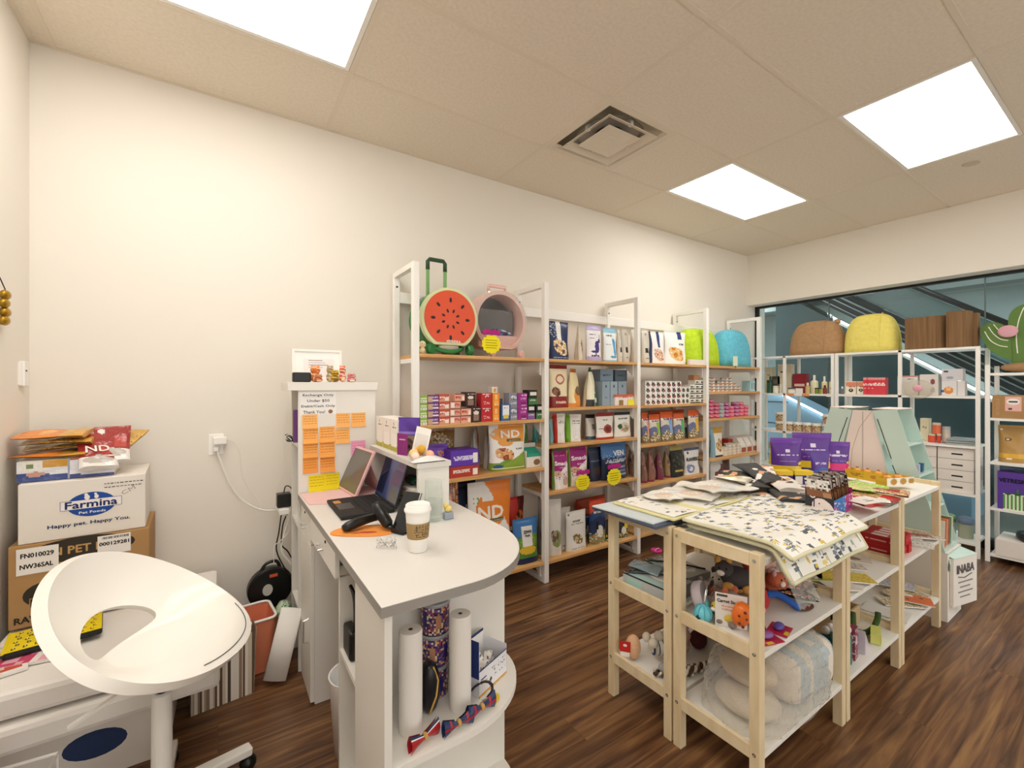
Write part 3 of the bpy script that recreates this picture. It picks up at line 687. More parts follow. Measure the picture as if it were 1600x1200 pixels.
for (pr_, n, d, ops, lb), hh in zip(specs, hts):
    hh = pxh((pr_[0]+pr_[1])/2, 620, 666)/4 if hh < .1 else pxh(743, 638, 662)
    stack(mk_carton(X(pr_[1])-X(pr_[0])-.002, hh, .07, ops), cols((pr_[0], pr_[1], n)), z, lb+', second shelf', small, 'carton', Y)
ch = pxh(700, 620, 666)/4
stack(mk_carton(X(727)-X(711)-.002, ch, .07, specs[4][3]), [((X(711)+X(727))/2, Y+.04, 1)], z+3*(ch+.0007), 'salmon carton lying on top of the fourth stack, second shelf', small, 'carton')
stack(mk_carton(X(744)-X(728)-.002, pxh(736, 615, 638), .07, specs[5][3]), [((X(728)+X(744))/2, Y+.04, 1)], z+pxh(743, 638, 662)+.001, 'dark brown carton standing on the other cartons, second shelf', small, 'carton')
tall = [((751.5, 768), '#c0272d', [('all', '#c0272d'), ('ell', .55, .75, .18, .09, '#f0e0dc'), ('ell', .55, .71, .13, .06, '#c0272d'), ('rect', .1, .9, .2, .42, '#e9b9b3'), ('line', .1, .9, .31, .1, '#c0272d'), ('line', .15, .85, .92, .03, '#f5e6e2')], 'red'),
        ((769, 780), '#ee8a2a', [('all', '#ef8b2b'), ('rect', .25, .8, .12, .45, '#f4b04f'), ('rect', .3, .75, .55, .9, '#f6c27a'), ('line', .3, .8, .2, .03, '#fff')], 'orange'),
        ((795, 808), '#8b8d9b', [('all', '#8b8d9b'), ('rect', .2, 1, .5, .9, '#5c5f72'), ('line', .2, .9, .7, .12, '#dcdde4'), ('line', .2, .9, .25, .1, '#c4c6d0')], 'grey'),
        ((808.5, 823.5), '#9c2a86', [('all', '#9c2a86'), ('rect', .3, .9, .1, .35, '#7b1c68'), ('line', .35, .95, .85, .05, '#f0d9ea'), ('line', .3, .9, .6, .08, '#d68bc6'), ('rect', .35, .9, .05, .09, '#e7c3df')], 'magenta')]
for (x0, x1), sc, ops, cn in tall:
    hh = (at((x0+x1)/2, 614, y=Y)[2]-z)/2-.001
    stack(mk_carton(X(x1)-X(x0)-.002, hh, .07, ops, [('all', sc)]), cols((x0, x1, 2)), z, 'tall '+cn+' carton, {pos} of two stacked, second shelf of the left bay', small, 'carton', Y)
stack(mk_carton(X(752)-X(744.5)-.002, .13, .05, [('all', '#b12a2c'), ('line', .1, .9, .6, .1, '#eec9c5')]), [(X(748), Y+.11, 1)], z, 'narrow red carton behind the dark brown cartons, second shelf', small, 'carton')
stack(mk_carton(X(797)-X(783), pxh(790, 634, 659), .05, [('all', '#2c6cae'), ('rect', .15, .85, .3, .95, '#f1eef0'), ('rect', .2, .8, .12, .35, '#e9c93f'), ('line', .3, .7, .8, .04, '#2c4c80')]), [(X(790), Y+.02, 1)], z, 'blue carton with white pouch picture at the front edge, second shelf', small, 'carton')
stack(mk_carton(X(786)-X(778), pxh(782, 612, 631), .05, [('all', '#f1eee6'), ('rect', .2, .8, .55, .9, '#e5a92e'), ('rect', .2, .8, .1, .3, '#3d6fb0')]), [(X(782), Y+.10, 1)], z+.15, 'white carton with yellow patch standing upright at the back, second shelf', small, 'carton')
stack(mk_carton(X(795)-X(781), .15, .06, [('all', '#5b6378'), ('line', .2, .8, .5, .1, '#aeb4c4')]), [(X(788), Y+.11, 1)], z, 'slate carton behind the blue carton, second shelf', small, 'carton')
for (x0, x1, y0, y1, zz, c2, lb) in ((825, 836.5, 636, 656, 0, '#8a5fa8', 'black carton with lilac base, lower left of the last stack'), (838, 850, 634, 655, 0, '#3f7a45', 'black carton with green base, lower right of the last stack'), (826, 840, 614, 635, 1, '#3f7a45', 'black carton with green base standing on the lilac one')):
    hh = .105
    stack(mk_carton(X(x1)-X(x0)-.002, hh, .07, [('all', '#201f1d'), ('rect', .2, .95, .62, .88, '#e8e4da'), ('band', .0, .45, c2), ('line', .2, .9, .3, .05, '#d0d8c8')]), [((X(x0)+X(x1))/2, Y+.04, 1)], z+zz*(hh+.001), lb+', second shelf', small, 'carton')

# ---- left bay, third shelf
z = .848
ND = [('all', '#f3f1ee'), ('band', .0, .17, '#7da03a'), ('below', .02, .0, '#6f9a2e', .22), ('below', -.02, .42, '#86a53c', 0), ('rect', .06, .94, .03, .06, '#e6eed2'), ('ell', .2, .09, .12, .04, '#355a8c'), ('ell', .45, .78, .42, .16, '#f0a64a'), ('rect', .25, .95, .6, 1, '#f2a448'), ('ell', .42, .62, .22, .1, '#f0a64a'), ('blob', .38, .36, .28, .13, ['#b85a34', '#8e3b2a', '#e3b07a', '#d98b3e', '#f0d8b0']), ('ell', .1, .8, .06, .04, '#cfcfc8'), ('line', .62, .9, .46, .02, '#9a9a94'), ('rect', .45, .85, .625, .67, '#4e5a2c')]
bag('', 770, 824, 664, z, 2.60, .09, ND, 'large white and green dog food bag with orange top, third shelf of the left bay', words=[('ND', .05, .79, .5, .15, '#fff7ec', .003), ('QUINOA', .15, .648, .3, .025, '#f1e9c9')], seed=3, rot=-.1)
bag('', 757, 778, 667, z, 2.72, .08, [('all', '#c9c6c2'), ('rect', .35, .8, .3, 1, '#8a3f2a'), ('band', 0, .3, '#b8b0ae'), ('blob', .5, .15, .3, .1, ['#a8608a', '#d9c9d2', '#6d5a5e'])], 'silver and brown bag seen edge-on beside the white dog food bag, third shelf', rot=.9, m='foil', w=.10, wide=1)
bag('', 735, 757, 668, z, 2.80, .07, [('all', '#bdbab6'), ('rect', .5, 1, .3, 1, '#c2571f'), ('ell', .7, .3, .3, .15, '#d9743a')], 'silver and rust bag further back on the third shelf', rot=.8, m='foil', w=.10, wide=1)
bag('', 674, 716, 671, z, 2.74, .12, [('all', '#8d6d42'), ('blob', .5, .55, .5, .4, ['#b08d56', '#70522f', '#c9a870', '#55402a'])], 'crinkled gold-brown bag standing behind the purple packs, third shelf', m='foil')
bag('', 667, 703, 695, z, 2.66, .07, [('all', '#6b3fae'), ('ell', .5, .35, .3, .2, '#2c2440'), ('spk', .5, .9, .6, .8, ['#d99a4a'], .5), ('rect', .6, .95, .05, .3, '#e8e6e2'), ('line', .62, .93, .17, .06, '#333')], 'rounded purple treat bag with barcode, leftmost on the third shelf', 'treat bag')
t = carton(703, 748, 728, z, 2.575, .16, [('all', '#b23a2c'), ('line', .1, .7, .55, .12, '#e8d2c8'), ('rect', .78, .95, .12, .75, '#f3efe9'), ('stripe', 60, '#333333', .3, .3)], 'red flat treat carton lying under the purple one, third shelf', 'treat box', name='treat_carton')
carton(704, 748, 709, z+at(726, 728, y=2.575)[2]-z+.001, 2.575, .16, [('all', '#6238b0'), ('line', .12, .78, .5, .12, '#d8cfee'), ('rect', .8, .96, .15, .8, '#f3efe9')], 'purple flat treat carton lying on the red one, third shelf', 'treat box', name='treat_carton', h=.102)
for k, (x0, x1, yt, c1, c2) in enumerate(((818, 832, 664, '#6f9a3a', '#49702c'), (832, 845, 662, '#3f9c97', '#2e7a78'))):
    bag('', x0, x1, yt, z, 2.72, .08, [('all', c1), ('ell', .5, .5, .35, .3, c2), ('band', 0, .1, '#d8d8cc')], ('green', 'teal')[k]+' bag at the back right of the third shelf, left bay')
t = thing('display_tray', 'white and teal counter tray at the right end of the third shelf', 'tray', (X(837, 2.6), 2.66, z+.001))
wdt = X(851, 2.6)-X(823, 2.6)
MB().prism([(-wdt/2, -.06), (wdt/2, -.06), (wdt/2, .06), (-wdt/2, .06)], 0, .004).box((-wdt/2, -.06, .0041), (wdt/2, -.056, .075)).box((-wdt/2, .056, .0041), (wdt/2, .06, .16)).box((-wdt/2, -.0559, .0041), (-wdt/2+.004, .0559, .12)).box((wdt/2-.004, -.0559, .0041), (wdt/2, .0559, .12)).build('tray_body', M['whitecard'], t)
MB().ball((.01, -.061, .035), (.03, .002, .022), 12, 8, '#8a6a4a').build('printed_emblem', M['matte'], t)
for k in range(4): MB().box((-wdt*.4, -.05+k*.02, .006), (wdt*.3, -.042+k*.02, .1+.012*k), '#38a58a').build('sachet', M['gloss'], t)

# ---- left bay, bottom shelf
z = .16
bag('', 703, 722, 757, z, 2.6, .12, [('all', '#9a5a34'), ('blob', .5, .6, .5, .5, ['#c98a5a', '#6d3a22', '#b06a3e', '#e0a878'])], 'crinkled copper-brown bag partly behind the small grey hutch, bottom shelf', m='foil')
bag('', 714, 748, 752, z, 2.76, .11, [('all', '#26304a'), ('diag', .3, .5, '#1d2436'), ('rect', .1, .5, .5, .9, '#2e3a58')], 'dark navy dog food bag behind the orange one, bottom shelf', words=[('N', -.15, .62, .35, .2, '#aab0bd', .002)])
BIG = [('all', '#efedea'), ('below', .24, -.1, '#d9d7d2', 0), ('ell', .5, .68, .36, .2, '#ee8d3a'), ('rect', .42, 1, .62, 1, '#ef8c36'), ('rect', .3, .55, .78, 1, '#eceae6'), ('diag', 1.35, -.95, '#ec8733'), ('ell', .16, .8, .07, .04, '#8a9a5a'), ('ell', .16, .8, .05, .028, '#efedea'), ('line', .5, .85, .2, .01, '#8d8d88'), ('line', .5, .85, .25, .01, '#8d8d88'), ('rect', .44, .8, .545, .585, '#3e5a3a')]
bag('', 738, 804, 754, z, 2.60, .125, BIG, 'big white bag with an orange ND front, leaning left on the bottom shelf', words=[('ND', -.02, .66, .56, .13, '#fdf4e6', .004), ('PUMPKIN', .12, .565, .3, .02, '#e9e6d0')], lean=0, rot=-.05, seed=11, cell=.008)
bag('', 790, 836, 778, z, 2.76, .1, [('all', '#c9342a'), ('rect', .7, 1, .3, 1, '#5c1d18'), ('band', 0, .45, '#8d1f1c'), ('blob', .8, .6, .2, .2, ['#8a3a22', '#d9733a', '#3a1a14'])], 'red bag with white smack lettering behind the blue bag, bottom shelf', words=[('smack', .12, .5, .8, .09, '#f6efe9', .003)])
ZI = [('all', '#3f78b6'), ('band', .0, .14, '#1f2c55'), ('below', .5, .1, '#6a9a3a', .1), ('below', .34, 0, '#4d7f33', .05), ('spk', .05, .95, .3, .6, ['#8fb84a', '#3d6f2c', '#c8b83a'], .35), ('ell', .5, .3, .35, .09, '#e3bb3a'), ('below', .14, 0, '#1f2c55', 0), ('rect', .3, .72, .38, .82, '#eceae8')]
bag('', 808, 848, 812, z, 2.585, .11, ZI, 'blue and green pet food bag with a white label, bottom shelf', words=[('ZIWI', .01, .7, .3, .06, '#2a2a2a', .0015), ('Peak', .01, .62, .2, .04, '#2a2a2a', .001)], rot=-.05)
bag('', 836, 846, 778, z, 2.66, .06, [('all', '#77746f'), ('ell', .5, .35, .3, .12, '#5d3f52')], 'grey bag at the right end of the bottom shelf, left bay', m='foil')

# ---- second bay
z = 1.64
bag('', 864, 893, 502, z, 2.60, .09, [('all', '#26365f'), ('rect', .3, .55, .5, 1, '#eceae6'), ('blob', .45, .32, .38, .22, ['#e8d2a8', '#d9a85a', '#f0e6d0', '#9a6a3a', '#26365f']), ('spk', 0, .3, .55, .95, ['#c8cfdd'], .15), ('line', .1, .9, .06, .012, '#b8c0d4')], 'navy blue bag with food picture, first on the top shelf, second bay')
bag('', 902, 915, 507, z, 2.62, .07, [('all', '#dccfbc'), ('blob', .6, .5, .4, .3, ['#8a6a52', '#5f4738', '#cdb8a0']), ('line', .3, .9, .85, .03, '#6a5a50')], 'narrow beige bag turned edge-on, second on the top shelf', rot=.8, w=.1, wide=1)
def kang(o):   # simple printed animal shapes
    return o
bag('', 920, 943, 508, z, 2.60, .07, [('all', '#f1eef2'), ('band', .86, 1, '#b9aed6'), ('band', 0, .12, '#b9aed6'), ('line', .15, .6, .74, .02, '#2c2c44'), ('line', .15, .5, .64, .01, '#8a8a9a'), ('ell', .62, .4, .16, .17, '#453a80'), ('ell', .78, .56, .07, .07, '#453a80'), ('rect', .78, .83, .58, .74, '#453a80'), ('ell', .4, .26, .2, .03, '#453a80'), ('rect', .48, .55, .16, .34, '#453a80'), ('line', .2, .75, .15, .015, '#333')], 'lilac and white pouch with a purple kangaroo on the top shelf', 'treat pouch', name='treat_pouch')
bag('', 947, 967, 512, z, 2.60, .07, [('all', '#eef4f6'), ('band', .86, 1, '#93c6de'), ('band', 0, .05, '#93c6de'), ('line', .15, .6, .76, .02, '#2c3a4c'), ('ell', .72, .42, .14, .25, '#4f9fd0'), ('rect', .6, .74, .6, .68, '#4f9fd0'), ('ell', .6, .14, .25, .03, '#4f9fd0'), ('line', .1, .5, .5, .01, '#9ab')], 'pale blue and white pouch with a blue shark on the top shelf', 'treat pouch', name='treat_pouch')
bg = [('all', '#d8d2c6'), ('rect', .3, .8, .3, .45, '#3a3634'), ('ell', .5, .85, .12, .04, '#b0a090'), ('line', .3, .8, .15, .02, '#857c70')]
for k, (x0, x1, lb) in enumerate(((968, 974, 'left'), (975, 989, 'middle'), (991, 1000, 'right'))):
    bag('', x0, x1, 514, z, 2.61+.01*k, .07, bg, ('left', 'middle', 'right')[k]+' one of three beige foil pouches with black square, top shelf second bay', 'treat pouch', name='treat_pouch', rot=(.2, .1, -.05)[k])
z = 1.275
bag('', 863, 891, 570, z, 2.60, .08, [('all', '#efe2bd'), ('band', .9, 1, '#8c2a2c'), ('band', 0, .26, '#8c2a2c'), ('ell', .5, .66, .25, .12, '#c05a4a'), ('ell', .5, .66, .18, .08, '#f0dfc0'), ('blob', .25, .36, .22, .1, ['#5a2f22', '#8d5a3a']), ('line', .2, .8, .12, .03, '#e0c0a8')], 'cream bag with maroon bands, first on the second shelf, second bay')
bag('', 889, 914, 576, z, 2.60, .1, [('all', '#ecdcae'), ('band', .9, 1, '#c97a36'), ('band', 0, .1, '#e08a2e'), ('ell', .6, .26, .4, .22, '#e8953a'), ('ell', .6, .42, .3, .12, '#7a5a3a')], 'cream and orange bag with a pointed top, second shelf', rot=.35, topw=.6)
bag('', 916, 940, 574, z, 2.60, .1, [('all', '#efe9cf'), ('band', .88, 1, '#2f5a3c'), ('rect', .5, 1, 0, .32, '#3f7a52'), ('rect', 0, .45, 0, .18, '#2a2a2a'), ('rect', .55, .95, .1, .22, '#e8e8d8'), ('ell', .7, .4, .2, .08, '#b0a070')], 'cream and green bag tapering to a point, second shelf', rot=.4, topw=.3)
for k, (x0, x1, yt, c_, dd) in enumerate(((941, 953, 596, '#8ea0ad', 0), (953.5, 965, 596, '#97a8b4', 0), (966, 979, 596, '#8a9ba8', .005))):
    carton(x0, x1, yt, z, 2.60+dd, .1, [('all', c_), ('rect', .42, .55, .75, .85, '#2d3a45'), ('line', .3, .7, .35, .02, '#5d6d78')], ('left', 'middle', 'right')[k]+' blue-grey upright carton on the second shelf of the second bay', 'carton', group='blue-grey cartons on the second shelf')
for k, (x0, x1, y0, y1) in enumerate(((938, 958, 578, 595.5), (961, 996, 580, 595.5))):
    zz = at(x0, y1, y=2.66)[2]
    carton(x0, x1, y0, z+ (at(950, 596, y=2.60)[2]-z)+.002, 2.66, .12, [('all', ('#7d90a0', '#56636f')[k]), ('line', .2, .8, .5, .06, '#3c4954')], ('pale', 'dark')[k]+' slate carton resting on the blue-grey cartons, second shelf', 'carton', h=.10)
t = thing('display_tray', 'white tray with red flecked packs and a red lid on the second shelf', 'tray', (X(974, 2.6), 2.625, z+.001)); wdt = X(996.5, 2.6)-X(957, 2.6)
wdt = min(wdt, .23)
MB().box((-wdt/2, -.04, 0), (wdt/2, .04, .06)).build('tray_body', M['whitecard'], t)
MB().box((-wdt/2, -.043, .075), (wdt/2, .04, .09), '#e0603a').build('lid', M['print'], t)
mb = MB(); gbox(mb, wdt*.98, .015, .07, [('all', '#f0dcd8'), ('spk', 0, 1, 0, 1, ['#c83a4a', '#ffffff', '#e88a9a'], .7)], c0=(0, 0, .06)); mb.build('packs', M['print'], t)
MB().box((wdt*.15, -.046, .0), (wdt*.48, -.0435, .05), '#f0e84a').build('yellow_note', M['matte'], t)
MB().box((-wdt*.3, -.05, -.0), (-wdt*.12, -.0425, .045), '#9a7a4a').build('small_jar', M['plastic'], t)
z = 1.0
for k, (x0, x1, yt, c_, cn) in enumerate(((871, 887, 647, '#c8392f', 'red'), (889, 911, 648, '#78b82e', 'green'))):
    bag('', x0, x1, yt, z, 2.62, .10, [('all', c_), ('col', .38, 1, '#f3f1ec'), ('line', .5, .9, .75, .015, '#4a4a4a'), ('line', .5, .9, .68, .015, '#6a6a6a'), ('spk', .5, .9, .1, .5, ['#ddd', '#eee'], .5)], cn+' and white bag turned edge-on, third shelf second bay', rot=-.5)
bag('', 920, 934, 648, z, 2.66, .08, [('all', '#e6e2dc'), ('band', .85, 1, '#2a2a2c'), ('band', 0, .12, '#4a6a8a'), ('rect', .5, .9, .4, .6, '#8a8a8a')], 'white pouch with a black top behind the red-topped one, third shelf', 'treat pouch', name='treat_pouch')
bag('', 934, 961, 645, z, 2.60, .05, [('all', '#f0ece6'), ('band', .86, 1, '#9a2f2a'), ('band', 0, .07, '#b03a30'), ('ell', .62, .38, .28, .17, '#a34a3c'), ('ell', .62, .38, .18, .1, '#6d2a24'), ('line', .35, .65, .72, .03, '#8a8a88'), ('line', .1, .35, .4, .02, '#777')], 'white pouch with a dark red top and meat picture, third shelf', 'treat pouch', name='treat_pouch')
bag('', 962.5, 993, 644, z, 2.60, .05, [('all', '#f0eee8'), ('band', .88, 1, '#2c2e2c'), ('band', 0, .06, '#c9c4bc'), ('ell', .55, .4, .35, .2, '#d9cfc0'), ('blob', .6, .38, .25, .13, ['#a8483c', '#d9b8a0', '#6d8a4a', '#e8dccb']), ('ell', .25, .45, .12, .1, '#2f5a3a'), ('line', .2, .8, .74, .02, '#666')], 'wide white pouch with a black top and food picture, third shelf', 'treat pouch', name='treat_pouch')
bag('', 860, 866, 655, z, 2.66, .04, [('all', '#7fb0b4')], 'pale blue bag edge against the post, third shelf', 'treat pouch', name='treat_pouch')
z = .657
SM = lambda t: [('all', '#a5247c'), ('band', 0, .38, '#efe6e4'), ('below', .3, .4, '#a5247c' if 0 else '#f0e9e6', 0), ('ell', .22, .42, .2, .08, '#d7b59a'), ('ell', .72, .2, .2, .12, '#c8a596'), ('spk', .1, .9, .25, .45, ['#c87a8a', '#e8c8b8', '#7a2a5a'], .35), ('col', 0, .06, '#7a9a4a'), ('col', .94, 1, '#c9a84a'), ('line', .35, .8, .56, .015, '#e0b8d0'), ('line', .15, .85, .88, .01, '#c88ab0')]
bag('', 867, 892, 706, z, 2.58, .08, SM(1), 'smaller magenta Smack-lettered bag at the left of the fourth shelf', words=[('Smack', 0, .68, .8, .1, '#fbf3f6', .002, -.06)])
bag('', 893, 923, 699, z, 2.59, .09, SM(2), 'larger magenta Smack-lettered bag behind a yellow price card', words=[('Smack', 0, .72, .8, .1, '#fbf3f6', .002)])
bag('', 859, 868, 700, z, 2.66, .08, [('all', '#8c2a3c')], 'dark red bag edge behind the left post on the fourth shelf')
bag('', 924, 945, 700, z, 2.64, .09, [('all', '#29324a'), ('ell', .5, .3, .3, .12, '#4a3c3a'), ('line', .1, .9, .6, .03, '#5f6a80'), ('band', .85, 1, '#33405e')], 'dark navy bag between the magenta and blue bags, fourth shelf')
bag('', 945, 984, 693, z, 2.59, .10, [('all', '#26324f'), ('band', .62, 1, '#4d7cb8'), ('spk', 0, 1, .58, .7, ['#26324f', '#4d7cb8', '#8fb0d8'], .6), ('line', .1, .9, .48, .02, '#c9d2e2'), ('rect', .55, .95, .3, .36, '#8a94aa'), ('rect', .55, .95, .2, .26, '#6a7690'), ('rect', .55, .95, .1, .16, '#8a94aa')], 'blue and navy bag lettered VEN on the fourth shelf, second bay', words=[('VEN', .12, .72, .4, .13, '#f2f4f8', .002), ('NUTRIENT', .05, .53, .8, .06, '#d6dce8', .001)])
for k, (x0, x1) in enumerate(((983.5, 987), (987.5, 992))):
    bag('', x0, x1, 702, z, 2.64, .08, [('all', '#8a6a5a'), ('blob', .5, .5, .4, .4, ['#9a7a68', '#6a4a3e'])], ('left', 'right')[k]+' one of two brown bag edges at the right end, fourth shelf second bay')
tagcard(899, 922, 742, 764, 2.545, z, 'yellow price card in front of the larger magenta bag')
tagcard(948, 971, 735, 756, 2.545, z, 'yellow price card in front of the blue and navy bag')
z = .155
WF = [('all', '#eceae6'), ('blob', .5, .3, .25, .13, ['#c98a7a', '#e8c8b0', '#6d8a3a', '#8a5a4a', '#f0e0d0']), ('line', .2, .8, .68, .012, '#9a9a96'), ('line', .15, .85, .06, .015, '#8a8a86'), ('ell', .12, .92, .05, .025, '#777')]
bag('', 864, 877, 782, z, 2.60, .08, [('all', '#e4e1dc'), ('ell', .6, .3, .35, .15, '#8a9a5a'), ('blob', .5, .35, .3, .1, ['#6d5a4a', '#b0a090'])], 'grey-white pouch nearest the left post, bottom shelf second bay', rot=-.3, w=.12, wide=1)
bag('', 876, 896, 795, z, 2.66, .08, [('all', '#e2dfda'), ('ell', .7, .38, .16, .14, '#6d4038'), ('line', .2, .8, .1, .015, '#999')], 'white pouch with a small brown picture, bottom shelf second bay')
bag('', 889, 920, 800, z, 2.59, .08, WF, 'white pouch lettered WOOF at the front of the bottom shelf', words=[('WOOF', -.05, .75, .36, .05, '#55524e', .0008)], cell=.005)
AN = [('all', '#27365c'), ('band', .62, 1, '#d8492c'), ('below', .7, 0, '#33507e', .1), ('below', .5, 0, '#27365c', .12), ('below', .2, .1, '#8a9a6a', .05), ('ell', .5, .28, .2, .14, '#e8e6e0'), ('ell', .35, .42, .08, .1, '#1c1c1c'), ('spk', 0, 1, 0, .25, ['#e8e0d0', '#6a8a4a', '#c8503a'], .3), ('line', .2, .8, .72, .03, '#f2dcd4')]
for k, (x0, x1, yt, yy) in enumerate(((912, 926, 796, 2.74), (926, 951, 782, 2.60), (956, 975, 800, 2.64), (974, 989, 804, 2.66))):
    bag('', x0, x1, yt, z, yy, .09, AN, ('leftmost', 'largest front', 'third', 'rightmost')[k]+' orange-topped navy bag with animal picture, bottom shelf second bay', group='orange-topped navy bags on the bottom shelf', cell=.008)
bag('', 905, 950, 778, z, 2.82, .08, [('all', '#c5431f'), ('band', .6, 1, '#b0401f')], 'large plain rust-red bag at the back of the bottom shelf, second bay')
for k, x0 in enumerate((950, 968)): bag('', x0, x0+16, 812, z, 2.585, .05, [('all', '#2a2c30'), ('ell', .5, .4, .25, .2, '#e6e2d4'), ('spk', 0, 1, 0, .3, ['#c9c0a8', '#e0c83a'], .4), ('rect', .6, 1, .5, .8, '#e6d53a')], ('left', 'right')[k]+' small dark pouch with yellow patch, bottom shelf second bay', 'treat pouch', name='treat_pouch')

# ---- third bay
z = 1.64
bag('', 1006.5, 1017, 514, z, 2.61, .07, bg, 'beige foil pouch just right of the post, top shelf third bay', 'treat pouch', name='treat_pouch')
bag('', 1019, 1042, 518, z, 2.60, .07, [('all', '#f3f1ee'), ('col', 0, .08, '#2b3a5e'), ('rect', .45, .62, .5, 1, '#2b3f74'), ('blob', .5, .28, .35, .2, ['#c8604a', '#e8d8c0', '#d99a7a', '#f0e8dc'])], 'white bag with navy strip and pink food picture, top shelf third bay')
bag('', 1043, 1076, 518, z, 2.60, .08, [('all', '#f4f2ee'), ('rect', .58, .78, .76, 1, '#2b3f74'), ('line', .6, .85, .62, .03, '#555'), ('blob', .45, .32, .35, .22, ['#e09a3a', '#c8702a', '#f0cf8a', '#e8b870', '#f4e8d0'])], 'wide white bag with orange food picture, top shelf third bay')
t = thing('sign_card', 'blank white card lying at the shelf edge before the lime pet house', 'card', (X(1088, 2.58), 2.595, z+.001)); MB().box((-.12, -.03, 0), (.12, .0, .05)).build('folded_card', M['whitecard'], t, bevel=.002)
def dome(name, label, px0, px1, pyt, z, Y, depth, col, col2, open_=True, plane='y', seam=True):
    a = at(px0, 601, **{plane: Y}); b = at(px1, 601, **{plane: Y}); top = at((px0+px1)/2, pyt, **{plane: Y})[2]
    w = abs(b[0]-a[0]) if plane == 'y' else abs(b[1]-a[1]); h = top-z
    loc = ((a[0]+b[0])/2, Y+depth/2, z+.001) if plane == 'y' else (Y+depth/2, (a[1]+b[1])/2, z+.001)
    t = thing(name, label, 'pet bed', loc, 0 if plane == 'y' else -PI/2)
    m_ = mat(name+'_fleece', col, .95, noise=(30, col2, .35, .7), bump=(220, .6, .004))
    vs = []; fs = []; nu, nv = 40, 14
    sg = lambda x, p: math.copysign(abs(x)**p, x)
    for j in range(nv+1):
        v = j/nv; ph = v*PI/2; rr = math.cos(ph)**.55; zz = h*math.sin(ph)**.8
        for i in range(nu):
            th = 2*PI*i/nu; vs.append((w/2*rr*sg(math.cos(th), .7)*(1-.05*(1-v)*0), depth/2*rr*sg(math.sin(th), .7), zz))
    for j in range(nv):
        for i in range(nu): fs.append((j*nu+i, j*nu+(i+1) % nu, (j+1)*nu+(i+1) % nu, (j+1)*nu+i))
    fs.append(tuple(range(nu-1, -1, -1)))
    MB().add(vs, fs).build('shell', m_, t, smooth=True)
    if seam:
        P = [(w*.22, -depth/2*(math.cos(q)**.55)*.96, h*math.sin(q)**.8*1.0) for q in [i/10*PI/2*.93 for i in range(11)]]
        MB().tube([(x_, y_, z_+.002) for x_, y_, z_ in P], .004, 6).build('seam_piping', m_, t, smooth=True)
    return t, w, h
t, w, h = dome('pet_house', 'plain lime green plush pet house on the top shelf of the third bay', 1079, 1134, 512, z, 2.60, .29, '#bcd832', '#a8c820')
t, w, h = dome('pet_house', 'plain aqua blue plush pet house at the far end of the top shelf', 1139, 1182, 514, z, 2.60, .29, '#6ec3d8', '#5bb2cc', seam=False)
t = thing('price_card', 'pale green price card clipped between the two plush pet houses', 'price tag', (X(1150, 2.54), 2.547, z-.015)); MB().box((-.04, -.002, .02), (.04, .002, .12)).build('card', mat('pale_green_card', '#dfe8cf', .6), t); MB().box((-.01, -.004, 0), (.012, .004, .0199)).build('clip', M['chrome'], t)
# small cartons with cat pictures, third bay second shelf
z = 1.27; Y = 2.59
cat_ops = [('all', '#f2f0ec'), ('ell', .5, .4, .32, .36, '#3a3c3e'), ('rect', .25, .38, .6, .9, '#3a3c3e'), ('rect', .6, .73, .6, .9, '#3a3c3e'), ('ell', .5, .3, .1, .1, '#c98a7a')]
hh = pxh(1040, 597, 633.5, Y)/4-.001
for band, (x0, x1, nc, col_, cn) in enumerate(((1009, 1041, 4, '#c86a50', 'grey-animal'), (1041.5, 1065, 3, '#b8403a', 'red-marked'), (1065.5, 1078, 2, '#8aa83a', 'green-marked'))):
    ww = (X(x1, Y)-X(x0, Y))/nc; ops = cat_ops+[('rect', .75, .95, .1, .5, col_)]
    stack(mk_carton(ww-.002, hh, .06, ops), [(X(x0, Y)+ww*(k+.5), Y+.035, 4 if band < 2 else 3) for k in range(nc)], z, 'white '+cn+' carton, {pos} of the {col} column, second shelf third bay', 'white food cartons with animal pictures on the second shelf', 'carton')
hh = pxh(1090, 596, 632, Y)/5-.001; ww = (X(1103, Y)-X(1079, Y))/3
stack(mk_carton(ww-.002, hh, .08, [('all', '#f2efe8'), ('band', .0, .2, '#3a3a38'), ('rect', .1, .6, .4, .8, '#5a5a56'), ('rect', .7, .9, .4, .8, '#9ab04a')]), [(X(1079, Y)+ww*(k+.5), Y+.045, 5-(k == 0)) for k in range(3)], z, 'flat white and black carton, {pos} of the {col} pile, second shelf third bay', 'flat white and black cartons on the second shelf', 'carton')
zz = z+5*(hh+.0007)+.001
carton(1084, 1093, 586, zz, Y+.01, .06, [('all', '#b5825a')], 'small brown carton on top of the flat white piles', 'carton', h=.05)
# orange-topped bags
z = .926
OT = lambda c2: [('all', '#e5ded0'), ('band', .8, 1, '#e0622c'), ('band', .72, .8, '#f2ede6'), ('line', .15, .85, .76, .03, '#8a2f5a'), ('band', .0, .3, '#8a7a52'), ('ell', .3, .38, .35, .2, '#6f78a0'), ('rect', .55, .85, .25, .72, c2), ('blob', .35, .2, .3, .16, ['#d8c8a8', '#5a4a34', '#a89468', '#f0e8d8', '#3a3428'])]
for k, (x0, x1, yt, c2, cn, yy) in enumerate(((1007, 1018, 645, '#f0a08a', 'peach', 2.62), (1019, 1036, 648, '#9ac84a', 'light green', 2.60), (1037, 1056, 644, '#8ab4e0', 'light blue', 2.60), (1057, 1074, 646, '#6ab86a', 'green', 2.60), (1080, 1101, 641, '#e8b83a', 'yellow', 2.60))):
    bag('', x0, x1, yt, z, yy, .08, OT(c2), 'orange-topped pet food bag with a '+cn+' panel, third shelf third bay', group='orange-topped bags on the third shelf')
